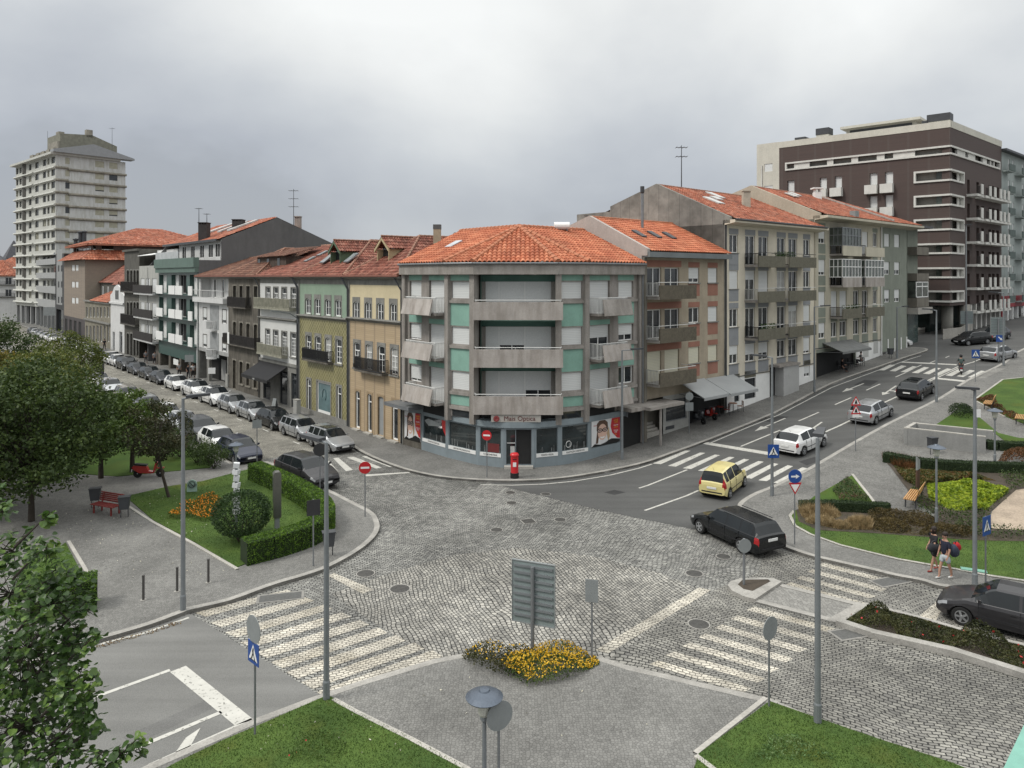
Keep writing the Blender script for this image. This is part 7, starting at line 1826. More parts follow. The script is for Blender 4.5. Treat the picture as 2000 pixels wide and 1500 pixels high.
# === lamps, signs, furniture
M_pole=plain('lamp_pole_grey',(.20,.215,.225),.5,.15,2,metal=.3,fine=.05)
M_blue=plain('sign_blue',(.015,.06,.24),.4,.05,1,fine=.02)
M_sred=plain('sign_red',(.42,.015,.02),.4,.05,1,fine=.02)
M_swhite=plain('sign_white',(.68,.68,.67),.5,.04,1,fine=.02)
M_orange=plain('varnished_wood',(.50,.27,.10),.5,.2,4,fine=.1)
def top_z(P,v):return H+(HOR-v)/F*P.y
def face_dir(P,ang=0):
 """rotation so that local -Y points to the road user; ang is the heading (degrees, from -Y) the face looks to"""
 return R(ang)
def lamp_post(u,v,vt,ang,arm,label,grp='tall street lamps',h=kh):
 P=W(u,v,h);hh=top_z(P,vt)-P.z
 t=thing('street_lamp',label,'lamp',P,R(ang),grp)
 MB().lathe([(.10,0),(.10,.5),(.082,.55),(.075,hh*.5),(.05,hh)],12).build('pole',M_pole,t,smooth=False)
 m=MB();m.tube((0,0,hh-.02),(arm,0,hh+.04),.035,n=6);m.build('arm',M_pole,t)
 m=MB();m.extr([(arm-.25,-.14,hh+.02),(arm+.55,-.10,hh+.06),(arm+.55,.10,hh+.06),(arm-.25,.14,hh+.02)],(0,0,.09));m.build('lamp_head',M_dgrey,t)
 return t
lamp_post(357.5,1191,778,20,.35,'tall grey lamp post beside the bollards on the left pavement')
lamp_post(637.5,1366,864,150,.4,'tall grey lamp post at the tip of the near left lawn')
lamp_post(1597,1412,856,60,.3,'tall grey lamp post at the edge of the near right lawn')
lamp_post(1904,1147,762,180,.15,'tall grey lamp post behind the two walkers')
lamp_post(1508,968,698,160,.5,'tall lamp post carrying a blue pedestrian crossing sign')
lamp_post(1215,897,684,0,.8,'lamp post with a horizontal arm in front of the spectacles poster')
lamp_post(1590.5,766,599,0,.8,'lamp post in front of the join between the two cream buildings')
lamp_post(1829,785,606,180,.5,'thin lamp post at the kerb beside the black climbing hatchback')
lamp_post(1960,714,572,180,.8,'far tall lamp post in front of the silver car turning right',h=kh)
lamp_post(1887,655,440,0,.1,'very tall thin post rising in front of the brown brick block')
lamp_post(1752,700,600,20,1.0,'lamp post with a slanting arm at the end of the sage green building')
def park_lamp(u,v,vt,label,h=kh):
 P=W(u,v,h);hh=top_z(P,vt)-P.z
 t=thing('park_lamp',label,'lamp',P,0,'park lamps with round hats')
 MB().lathe([(.07,0),(.07,.8),(.05,.85),(.045,hh-.62),(.09,hh-.58),(.09,hh-.5)],12).build('pole',M_pole,t)
 MB().lathe([(.09,hh-.5),(.13,hh-.44),(.155,hh-.13),(.10,hh-.12)],14).build('lantern',glassmat('milky_lantern',(.50,.50,.44),.3,.4,.1),t)
 MB().lathe([(.10,hh-.13),(.39,hh-.12),(.40,hh-.10),(.30,hh-.04),(.12,hh+.02),(.10,hh+.05),(.0,hh+.06)],22).build('hat',plain('lamp_hat',(.10,.12,.15),.35,.15,2,metal=.4),t);return t
q_=line_pt(583,s=27.55);t=thing('wall_lamp','street lamp on a curved bracket fixed between the white and green town houses','lamp',(q_.x,q_.y,8.2),R(-139));m=MB();m.path([(0,0,-.9),(.1,0,.1),(.8,0,.55),(1.9,0,.75)],.045,6);m.build('bracket',M_pole,t);m=MB();m.extr([(1.8,-.13,.68),(2.5,-.1,.74),(2.5,.1,.74),(1.8,.13,.68)],(0,0,.14));m.build('lamp_head',M_signback,t)
park_lamp(946,1640,1351,'park lamp with a round blue-grey hat in the foreground, in front of a round sign')
park_lamp(1829,1026,870,'park lamp with a round hat beside the wooden bench and lime green bed')
park_lamp(1943,916,799,'park lamp with a round hat to the right of the concrete parapet',h=kh)
park_lamp(461,952,865,'park lamp partly hidden behind the white stacked totem near the navy car')
def ped_sign(m_,t,z,w,ry,y=-.03):
 def q(nm,pts,mt,yy):g=MB();g.M=Matrix.Rotation(ry,4,'Z');g.poly([(a*w,yy,z+b*w)for a,b in pts]);g.build(nm,mt,t)
 q('triangle',[(-.40,-.34),(.40,-.34),(0,.40)],M_swhite,y-.022)
 q('walking_figure',[(-.05,-.06),(.06,-.02),(.04,.1),(.07,.2),(0,.26),(-.05,.18),(-.08,.06)],M_black,y-.026)
 q('walking_figure',[(-.20,-.30),(-.12,-.30),(.02,-.05),(.12,-.30),(.20,-.30),(.06,-.02),(-.05,-.02)],M_black,y-.026)
 q('walking_figure',[(-.3,-.30),(.3,-.30),(.3,-.34),(-.3,-.34)],M_black,y-.0262)
def disc(m,r,z,y0,y1,n=22,sx=1):
 P=[(sx*r*math.cos(2*math.pi*i/n),y0,z+r*math.sin(2*math.pi*i/n))for i in range(n)];m.extr(P,(0,y1-y0,0))
def road_sign(u,v,label,plates,ang=0,vt=None,zt=None,h=kh,pr=.03,name='road_sign',grp=None,offs=(0,0)):
 """plates: (shape, size, v_centre of the plate in the photograph, colour key)"""
 P=W(u,v,h);t=thing(name,label,'sign',P,0,grp);hh=(top_z(P,vt)-P.z)if vt else zt
 MB().tube((0,0,0),(0,0,hh),pr,n=8).build('pole',M_grey,t)
 for sh,sz,vc,key in plates:
  z=top_z(P,vc)-P.z;m=MB();m.M=Matrix.Rotation(R(ang),4,'Z');y=-pr-.005
  mt={'back':M_signback,'dark':plain('dark_sign_back',(.035,.035,.037),.6),'blue':M_blue,'red':M_sred,'white':M_swhite,'noentry':M_sred,'ped':M_blue,'arrow':M_blue,'warn':M_sred,'yield':M_sred}[key]
  if sh=='disc':disc(m,sz,z,y-.015,y)
  elif sh=='oct':disc(m,sz,z,y-.015,y,8)
  elif sh=='rect':m.box(-sz[0],sz[0],y-.015,y,z-sz[1],z+sz[1])
  elif sh in('tri','itri'):k=1 if sh=='tri'else-1;m.extr([(-sz,y,z-k*sz*.75),(sz,y,z-k*sz*.75),(0,y,z+k*sz)],(0,-.015,0))
  m.build('plate',mt,t,fix=True)
  def dec(nm,pts,mt2,yy=y-.02):g=MB();g.M=Matrix.Rotation(R(ang),4,'Z');g.poly([(a,yy,z+b)for a,b in pts]);g.build(nm,mt2,t)
  if key=='noentry':dec('bar',[(-sz*.7,-sz*.16),(sz*.7,-sz*.16),(sz*.7,sz*.16),(-sz*.7,sz*.16)],M_swhite)
  if key=='ped':ped_sign(None,t,z,sz[0]*2,R(ang),y=-pr)
  if key=='arrow':
   s_=sz if not isinstance(sz,tuple)else sz[0];a_=0 if sh=='disc'else-40
   q=[(-.6,-.12),(.1,-.12),(.1,-.32),(.65,0),(.1,.32),(.1,.12),(-.6,.12)];c_,d_=math.cos(R(a_)),math.sin(R(a_));dec('arrow',[((x*c_-yv*d_)*s_,(x*d_+yv*c_)*s_)for x,yv in q],M_swhite)
  if key in('warn','yield'):k=1 if key=='warn'else-1;q=sz*.68;zo=0;dec('inner',[(-q,-k*q*.72+zo),(q,-k*q*.72+zo),(0,k*q*.98+zo)],M_swhite)
  if key=='warn':dec('pictogram',[(-.09,-.14),(.09,-.14),(.06,.02),(.02,.12),(-.03,.1),(-.06,0)],M_black,y-.024)
 return t
road_sign(713,1009,'red no entry disc on a thin pole standing on the rounded pavement tip',[('disc',.30,913,'noentry')],ang=8,vt=905)
road_sign(951,932,'red no entry disc on a pole left of the red postbox',[('disc',.30,850,'noentry')],ang=-15,vt=842)
road_sign(612,1105,'dark rectangular sign back on a pole by the curved hedge',[('rect',(.27,.32),991,'dark')],ang=25,vt=975)
road_sign(625,962,'eight sided sign back beside the dark sport utility car',[('oct',.38,878,'dark')],ang=10,vt=862)
road_sign(502,906,'pale rectangular sign back on a pole beside the navy hatchback',[('rect',(.28,.26),828,'back')],ang=20,vt=815)
road_sign(196,752,'small dark rectangular sign back far down the left street',[('rect',(.45,.65),720,'dark')],vt=712)
road_sign(498,1436,'round sign back above a blue crossing sign at the lower left',[('disc',.36,1228,'back'),('rect',(.28,.28),1274,'ped')],ang=-43,vt=1206)
road_sign(974,1640,'round grey sign back standing right behind the foreground park lamp',[('disc',.31,1396,'back')],ang=30,vt=1372)
road_sign(1156,1286,'small rectangular sign back on a thin pole right of the big slatted board',[('rect',(.2,.35),1153,'back')],ang=-15,vt=1140)
road_sign(1453,1142,'round sign back on a pole in the small traffic island',[('disc',.27,1065,'back')],ang=10,vt=1052,h=.15,pr=.05)
road_sign(1502,1381,'round sign back on a thin pole at the tip of the near right lawn',[('disc',.32,1226,'back')],ang=35,vt=1208)
road_sign(1552,1063,'blue disc with a white arrow above a red and white yield triangle',[('disc',.31,930,'arrow'),('itri',.30,952,'yield')],ang=5,vt=918)
road_sign(1510,969,'blue square pedestrian crossing sign fixed to the lamp post by the near zebra',[('rect',(.30,.36),881,'ped')],ang=0,vt=870,offs=(0,0))
road_sign(1671,881,'two red triangular warning signs one above the other on a pole',[('tri',.34,784,'warn'),('tri',.34,801,'warn'),('rect',(.22,.1),812,'white')],ang=5,vt=776)
road_sign(1905,746,'blue pedestrian crossing sign beside the motorcyclist at the far zebra',[('rect',(.34,.36),691,'ped')],ang=0,vt=684)
road_sign(1925,1145,'blue pedestrian crossing sign seen obliquely to the right of the walkers',[('rect',(.30,.36),1026,'ped')],ang=32,vt=1008)
road_sign(1346,846,'round sign back over a square one on a pole in front of the cafe awning',[('disc',.30,774,'back'),('rect',(.30,.30),794,'back')],ang=10,vt=764)
road_sign(1908,857,'white rectangular sign back on a thin pole behind the concrete parapet',[('rect',(.22,.26),807,'white')],ang=0,vt=798)
road_sign(1953,706,'small blue square sign with a white slanting arrow on the far lamp post',[('rect',(.40,.33),661,'arrow')],ang=0,vt=655)
road_sign(1694,702,'tall narrow blue panel at the door beside the grey cafe awning',[('rect',(.2,.7),684,'blue')],ang=20,vt=672)
road_sign(97,650,'tiny far direction board at the foot of the tall tower',[('rect',(1.3,.9),608,'back')],vt=600)
road_sign(370,745,'pale square sign on a pole by the pedestrians on the left pavement',[('rect',(.5,.4),700,'back')],vt=690)
road_sign(414,760,'pale square sign on a pole outside the white block with small balconies',[('rect',(.38,.32),724,'white')],vt=716)
def board(u,v,u0,u1,vt,vb,label,n,ang,h=kh):
 P=W(u,v,h);t=thing('direction_sign',label,'sign',P,R(ang));zt=top_z(P,vt)-P.z;zb_=top_z(P,vb)-P.z;w=(u1-u0)/F*P.y/2/math.cos(R(ang))
 MB().tube((0,0,0),(0,0,zt-.1),.06,n=10).build('pole',M_grey,t)
 m=MB();m.box(-w,w,.07,.10,zb_,zt);m.build('panel',plain('board_back',(.21,.25,.245),.6,.12,1.5),t)
 for i in range(n):
  z=zt-(zt-zb_)*(i+.6)/(n+.6);m=MB();m.box(-w*.93,w*.93,.025,.069,z-.035,z+.035);m.build('rail',M_pole,t)
 m=MB()
 for a,b_,c_,d_ in((-w-.02,w+.02,zt,zt+.03),(-w-.02,w+.02,zb_-.03,zb_)):m.box(a,b_,.05,.12,c_,d_)
 for x in(-w-.02,w):m.box(x,x+.02,.05,.12,zb_,zt)
 m.build('frame',M_signback,t);return t
board(1040,1286,1002,1083,1101,1220,'big grey slatted direction board seen from behind above the yellow flowers',8,-22)
board(1889,655,1876,1900,608,632,'white slatted direction board on the very tall thin post',5,0)
board(1950,706,1932,1960,620,654,'grey slatted direction board seen from behind at the top of the hill',6,0)
for u,v,lb in((280,1172,'left'),(346,1155,'middle'),(407,1138,'right')):
 P=W(u,v,kh);t=thing('bollard',lb+' one of the three steel bollards near the small hedge','bollard',P,0,'steel bollards on the left pavement')
 MB().lathe([(.06,0),(.045,.02),(.045,.86),(.05,.87),(.05,.92),(.0,.94)],12).build('post',plain('bollard_steel',(.10,.095,.09),.45,.2,2,metal=.4),t);MB().lathe([(.11,0),(.11,.015),(.0,.02)],12).build('base',M_granite,t)
P=W(463,930,kh);t=thing('bollard','short dark bollard at the pavement end beside the navy car','bollard',P);MB().lathe([(.06,0),(.05,.9),(.0,.95)],10).build('post',M_dgrey,t);MB().lathe([(.1,0),(.1,.02)],10).build('base',M_granite,t)
def bench(u,v,ang,label,mt,h=kh,L=1.8,arms=True):
 P=W(u,v,h);t=thing('park_bench',label,'bench',P,R(ang));m=MB()
 for i in range(6):y=-.24+i*.092;m.box(-L/2,L/2,y,y+.055,.42,.455)
 m.build('seat',mt,t);m=MB()
 for i in range(5):z=.52+i*.085;y=.30+i*.025;m.box(-L/2,L/2,y,y+.03,z,z+.068)
 m.build('backrest',mt,t)
 for x in(-L/2+.2,L/2-.2):
  m=MB();m.box(x-.03,x+.03,-.2,-.14,0,.42);m.box(x-.03,x+.03,.25,.31,0,.42);m.box(x-.03,x+.03,-.2,.31,.38,.42);m.extr([(x-.03,.27,.42),(x-.03,.33,.42),(x-.03,.45,.93),(x-.03,.40,.93)],(.06,0,0));m.build('leg',mt if arms else M_dgrey,t)
 return t
bench(206,1003,-22,'red slatted park bench between two litter bins',plain('bench_red',(.22,.035,.03),.55,.2,4,fine=.1),L=1.6)
bench(1782,983,-128,'pale wooden bench beside the lime green flower bed',M_orange,L=2.1,arms=False)
bench(1930,797,-128,'pale wooden bench at the near end of the top right lawn',M_orange,L=1.9,arms=False)
bench(1992,826,-128,'wooden bench cut by the right edge of the picture',M_orange,L=1.9,arms=False)
def litter(u,v,label,h=kh,dark=M_dgrey):
 P=W(u,v,h);t=thing('litter_bin',label,'bin',P,R(20));m=MB();m.extr([(-.2,-.17,.42),(.2,-.17,.42),(.26,-.2,1.0),(-.26,-.2,1.0)],(0,.36,0));m.build('bin',dark,t)
 for x in(-.16,.16):MB().tube((x,0,0),(x,0,.44),.022,n=6).build('leg',dark,t)
 m=MB();m.box(-.28,.28,-.22,.19,1.0,1.04);m.build('lid',dark,t)
litter(186,992,'dark litter bin on the far side of the red bench');litter(243,1010,'dark litter bin at the near end of the red bench')
litter(642,1085,'dark litter bin behind the curved end of the hedge');litter(1821,887,'dark litter bin against the concrete parapet wall')
litter(1739,700,'small dark litter bin at the top of the right street pavement')
P=W(1005,933,kh);t=thing('postbox','red cylindrical pillar box with a black base on the corner pavement','postbox',P)
MB().lathe([(.25,0),(.25,.3),(.235,.31)],20).build('base',M_black,t);MB().lathe([(.225,.3),(.225,1.28),(.26,1.3),(.26,1.38),(.2,1.45),(0,1.48)],20).build('pillar',plain('postbox_red',(.50,.02,.025),.4,.1,2,fine=.04),t)
m=MB();m.box(-.12,.12,-.235,-.2,1.12,1.16);m.build('slot',M_black,t);m=MB();m.box(-.1,.1,-.235,-.2,.7,.95);m.build('collection_plate',M_swhite,t)
def cabinet(u,v,w,d,hh,ang,label,mt=None):
 P=W(u,v,kh);t=thing('utility_cabinet',label,'cabinet',P,R(ang));MB().box(-w/2,w/2,-d/2,d/2,.1,hh).build('body',mt or plain('cabinet_grey',(.36,.36,.34),.7,.12,2),t)
 MB().box(-w/2-.03,w/2+.03,-d/2-.03,d/2+.03,hh,hh+.05).build('top',M_granite,t);MB().box(-w/2+.05,w/2-.05,-d/2-.02,-d/2,.2,hh-.1).build('door',mt or plain('cabinet_door',(.32,.32,.30),.7,.12,2),t);MB().box(-w/2-.02,w/2+.02,-d/2,d/2,0,.1).build('plinth',M_granite,t)
cabinet(580,812,.75,.35,1.35,-49,'grey utility cabinet against the wall left of the yellow tiled house');cabinet(446,756,.7,.4,1.35,-49,'grey utility cabinet outside the derelict brown house')
cabinet(1535,762,.9,.4,1.5,41,'pale utility cabinet at the foot of the concrete gabled building');cabinet(1723,690,.7,.4,1.5,41,'pale utility cabinet in front of the white ground floor up the hill');cabinet(1596,725,.5,.3,1.9,41,'slim grey cabinet on the wall beside the grey cafe awning')
P=W(537,800,kh);t=thing('sandwich_board','white folding board standing under the black awning','board',P,R(-40));MB().extr([(-.3,-.22,0),(.3,-.22,0),(.26,-.03,1.0),(-.26,-.03,1.0)],(0,.03,0)).build('front_panel',M_signback,t);MB().extr([(-.3,.22,0),(.3,.22,0),(.26,.03,1.0),(-.26,.03,1.0)],(0,-.03,0)).build('rear_panel',M_signback,t)
P=W(461,1048,kh);t=thing('totem','white totem of stacked tilted blocks above the round bush','sculpture',P,0);MB().tube((0,0,0),(0,0,3.2),.07,n=8).build('post',M_signback,t)
zz=1.05;
for k in range(8):
 m=MB();m.M=Matrix.Translation((0,0,zz+.3*k))@Matrix.Rotation(R(20 if k%2 else-10),4,'Z')@Matrix.Rotation(R(8),4,'Y');m.box(-.13,.13,-.13,.13,0,.22);m.build('block',plain('totem_white',(.62,.63,.63),.5,.08),t)
P=W(541,1041,kh);t=thing('totem','tall slim steel totem with a rounded top standing on the hedged lawn','sculpture',P,R(25));m=MB();m.box(-.1,.1,-.16,.16,0,.75);m.build('base',M_signback,t)
m=MB();m.extr([(-.17,-.2,.75),(.17,-.2,.75),(.17,-.2,2.75),(.1,-.2,2.85),(-.1,-.2,2.85),(-.17,-.2,2.75)],(0,.4,0));m.build('column',plain('totem_steel',(.20,.20,.18),.35,.2,1,metal=.7),t)
m=MB();m.box(-.171,.171,-.15,.15,1.4,2.6);m.build('screen',M_dgrey,t)
P=W(1792,962,kh);t=thing('info_post','dark leaning wooden post with a pale panel behind the wooden bench','post',P,R(20));m=MB();m.extr([(-.1,-.05,0),(.1,-.05,0),(.13,-.05,1.25),(-.07,-.05,1.15)],(0,.1,0));m.build('post',plain('dark_timber',(.08,.045,.03),.8),t);m=MB();m.extr([(-.06,-.05,1.18),(.13,-.05,1.27),(.13,-.05,1.72),(-.06,-.05,1.9)],(0,.1,0));m.build('panel',M_signback,t)
P=W(375,962,kh);t=thing('lawn_sign','small green rounded lawn sign with a round prohibition mark','sign',P,R(10));m=MB();m.box(-.26,.26,-.03,.03,.05,.45);disc(m,.26,.45,-.03,.03,16);m.build('panel',plain('sign_pale_green',(.30,.42,.36),.6),t)
m=MB()
for k in range(18):a,b_=2*math.pi*k/18,2*math.pi*(k+1)/18;m.tube((.17*math.cos(a),-.04,.45+.17*math.sin(a)),(.17*math.cos(b_),-.04,.45+.17*math.sin(b_)),.02,n=4)
m.tube((-.12,-.04,.57),(.12,-.04,.33),.02,n=4);m.build('prohibition_mark',M_dgrey,t)
for u,v,r_,sq,lb in((a_,b_,c_*.82,d_,e_)for a_,b_,c_,d_,e_ in((997,962,.32,0,'farther'),(1066,965,.32,0,'right-hand far'),(999,982,.32,0,'nearer of the far'),(970,1035,.34,0,'left middle'),(1094,1015,.34,0,'right middle'),(1032,1018,.36,1,'square'),(1413,1087,.36,0,'one beside the black estate car,'),(1356,1120,.4,0,'one left of the traffic island,'),(1365,1219,.42,0,'one beside the right crossing,'),(714,1120,.42,0,'one below the rounded pavement tip,'),(781,1150,.45,0,'one right of the pale sett band,'))):
 P=W(u,v,.009);t=thing('manhole_cover',lb+(' iron cover of the group of six on the cobbles'if 'one'not in lb else ' iron manhole cover on the cobbles'),'manhole',P,R(20),'manhole covers on the cobbles')
 m=MB();m.box(-r_,r_,-r_,r_,0,.012)if sq else m.lathe([(r_,0),(r_,.01),(0,.012)],20);m.build('cover',plain('worn_iron',(.075,.072,.066),.6,.4,6,fine=.4),t)
 m=MB();(m.box(-r_*1.15,r_*1.15,-r_*1.15,r_*1.15,0,.004)if sq else m.lathe([(r_*1.12,0),(r_*1.12,.006),(r_*.9,.007)],20));m.build('rim',M_granite,t)
for u,v,a_,w_ in((548,1166,15,.75),(1710,1200,15,.8),(1668,1236,15,.7),(1740,1135,20,.7)):
 P=W(u,v,.012);t=thing('drain_grate','rectangular iron drain cover near pixel-free kerb','drain',P,R(a_));m=MB();m.box(-w_,w_,-.28,.28,0,.008);m.build('grate',plain('grate_iron',(.10,.10,.095),.7,.3,9),t);m=MB();m.box(-w_-.1,w_+.1,-.36,.36,0,.004);m.build('rim',plain('grate_rim',(.25,.24,.22),.8,.3,3),t)
dl=['drain cover with a pale surround at the head of the big left crossing','drain grate at the upper corner of the shrub planter','drain grate at the lower corner of the shrub planter','drain grate at the kerb below the two walkers']
for o,l in zip([o for o in bpy.data.objects if o.name.startswith('drain_grate')],dl):o['label']=l
P0_=W(1765,868,kh);A_=P0_;B_=W(1925,886,kh);C_=W(1940,866,kh);D_=W(1783,852,kh)
t=thing('concrete_parapet','long low concrete parapet around the underpass stair','parapet',A_);
def pw(a,b_,hh,th=.22):
 d=(b_-a).to_2d();n=Vector((-d.y,d.x)).normalized()*th;m=MB(off=-A_);a0,b0=a,b_
 m.extr([(a0.x,a0.y,a0.z-.3),(b0.x,b0.y,b0.z-.3),(b0.x,b0.y,A_.z+hh),(a0.x,a0.y,A_.z+hh)],(n.x,n.y,0));m.build('wall',plain('fair_concrete',(.26,.26,.25),.8,.18,.8,streak=.2),t)
 m=MB(off=-A_);m.extr([(a0.x,a0.y,A_.z+hh+.001),(b0.x,b0.y,A_.z+hh+.001),(b0.x,b0.y,A_.z+hh+.05),(a0.x,a0.y,A_.z+hh+.05)],(n.x,n.y,0));m.build('coping',M_slab,t)
pw(A_,B_,1.05);pw(D_,C_,1.0);pw(D_,A_+(D_-A_)*-.0,1.02);
P=W(1705,1140,kh)
P=W(1902,1113,kh+.06);t=thing('paint_mark','pale mint rectangular cover on the lawn beside the tall lamp post','cover',P,R(-25));MB().box(-.45,.45,-.14,.14,-.02,.01).build('cover',plain('mint_cover',(.17,.36,.28),.6),t)
t=thing('teal_ledge','mint painted ledge corner in the bottom right corner of the picture','ledge',(1.68,2.05,10.3));m=MB();m.extr([(-.38,-.084,0),(1.0,-.2,0),(1.0,.515,0),(.22,.515,0)],(0,0,-.06));m.build('ledge',plain('mint_paint',(.17,.37,.30),.5,.1),t)
t.location=(1.58,1.95,H-1.42)
def cafe_set(x,y,mt,lb):
 z=gz(x,y)+kh;t=thing('cafe_table',lb+' table','table',(x,y,z),0,'cafe tables under the awnings');MB().lathe([(.32,.70),(.32,.73),(0,.735)],14).build('tabletop',mt,t);MB().lathe([(.2,0),(.03,.04),(.03,.7)],8).build('leg',M_dgrey,t)
def chair(x,y,a,mt,lb):
 z=gz(x,y)+kh;t=thing('cafe_chair',lb,'chair',(x,y,z),R(a),'cafe chairs under the awnings');MB().box(-.2,.2,-.2,.2,.43,.46).build('seat',mt,t);m=MB()
 for i in range(3):m.box(-.2,.2,.18,.2,.52+i*.12,.60+i*.12)
 m.build('backrest',mt,t)
 for i in(-.18,.18):
  for j in(-.18,.18):MB().box(i-.015,i+.015,j-.015,j+.015,0,.43 if j<0 else .85).build('leg',M_dgrey,t)
CW=plain('cafe_wood',(.30,.12,.045),.5,.2);CR=plain('cafe_red',(.28,.03,.02),.5,.2)
for i,(u,v,mt,lb)in enumerate(((1405,812,CR,'red round cafe'),(1432,805,CW,'orange wooden cafe'),(1652,722,M_dgrey,'dark cafe'),(1672,716,M_dgrey,'far dark cafe'))):
 P=W(u,v,kh);cafe_set(P.x,P.y,mt,lb+(' near awning'if i<2 else ' up the hill'));
 for k,(dx,dy,a_)in enumerate(((-.6,0,90),(.6,.1,-90))):chair(P.x+dx,P.y+dy,a_,mt,('left'if k==0 else 'right')+' chair at the '+lb+' table')
def bike(label,P,ang,c,scooter=True,h=0):
 t=thing('scooter'if scooter else 'motorcycle',label,'scooter'if scooter else 'motorcycle',(P.x,P.y,P.z+h),R(ang));r=.24 if scooter else .31;wb=.63 if scooter else .70
 for x in(-wb,wb):
  m=MB();m.M=Matrix.Translation((x,0,r))@Matrix.Rotation(R(90),4,'X');m.lathe([(r*.6,-.05),(r,-.04),(r,.04),(r*.6,.05)],16);w_=m.build('wheel',M_tyre,t);m=MB();m.M=Matrix.Translation((x,0,r))@Matrix.Rotation(R(90),4,'X');m.lathe([(.0,-.052),(r*.55,-.045),(r*.55,.045),(0,.052)],12);m.build('rim',M_rim,w_)
 m=MB();m.extr([(-wb-.25,-.14,.55),(-wb+.1,-.14,.30),(-.1,-.14,.26),(.25,-.14,.26),(.25,-.14,.34),(0,-.14,.40),(-.12,-.14,.66),(-wb-.2,-.14,.74)],(0,.28,0));m.extr([(.25,-.19,.28),(.34,-.19,.30),(.52,-.17,.92),(.42,-.17,.95)],(0,.36,0));m.box(wb-.2,wb+.22,-.07,.07,2*r+.03,2*r+.09);m.build('body',c,t)
 m=MB();m.extr([(-wb-.18,-.13,.75),(-.1,-.13,.70),(-.06,-.13,.76),(-wb-.15,-.13,.84)],(0,.26,0));m.build('seat',M_black,t)
 m=MB();m.tube((wb,0,r),(.46,0,.98),.03,n=6);m.tube((.44,-.34,1.02),(.44,.34,1.02),.018,n=6);m.tube((.44,.3,1.0),(.46,.32,1.2),.01,n=4);m.tube((.44,-.3,1.0),(.46,-.32,1.2),.01,n=4);m.build('handlebar',M_dgrey,t)
 MB().box(-wb-.30,-wb-.24,-.08,.08,.56,.64).build('tail_lamp',M_tail,t);m=MB();m.M=Matrix.Translation((.52,0,.86));m.lathe([(.0,-.08),(.09,-.05),(.09,.05),(0,.08)],10);m.build('headlight',M_lamp,t)
 MB().box(-wb-.33,-wb-.31,-.09,.09,.36,.5).build('number_plate',M_plate,t);return t
bike('red scooter parked on the path under the trees',W(291,932,kh),8,plain('scooter_red',(.32,.02,.015),.35,.1,coat=.5))
bike('dark scooter parked on its stand in front of the cafe, nearest the sign pole',W(1362,826,kh),-60,M_dgrey);bike('red scooter parked in front of the cafe under the pale awning',W(1384,818,kh),-60,plain('scooter_red',(.32,.02,.015),.35,.1,coat=.5))
bP=W(1877,730);mdir=(W(1900,717)-W(1877,730)).to_2d();mA=math.degrees(math.atan2(mdir.y,mdir.x));bike('dark motorcycle with a lit red tail lamp crossing the far zebra',bP,60,M_dgrey,scooter=False)
M_skin=plain('skin',(.36,.205,.145),.6,.1,6,fine=.04);M_hair=plain('dark_hair',(.022,.014,.010),.7,.3,8)
def skin_mesh(name,pts,edges,mat,par,sub=1):
 """one continuous limbed surface grown from a jointed skeleton: pts (x, y, z, rx[, ry])"""
 me=bpy.data.meshes.new(name);me.from_pydata([p[:3]for p in pts],edges,[]);o=bpy.data.objects.new('tmp_'+name,me);col.objects.link(o)
 o.modifiers.new('s','SKIN')
 if not me.skin_vertices:me.skin_vertices
 for i,p in enumerate(pts):me.skin_vertices[0].data[i].radius=(p[3],p[4]if len(p)>4 else p[3])
 me.skin_vertices[0].data[0].use_root=True;o.modifiers.new('u','SUBSURF').levels=sub
 dg=bpy.context.evaluated_depsgraph_get();m2=bpy.data.meshes.new_from_object(o.evaluated_get(dg));bpy.data.objects.remove(o)
 m2.materials.clear();m2.materials.append(mat);m2.polygons.foreach_set('use_smooth',[True]*len(m2.polygons));q=bpy.data.objects.new(name,m2);col.objects.link(q);q.parent=par;return q
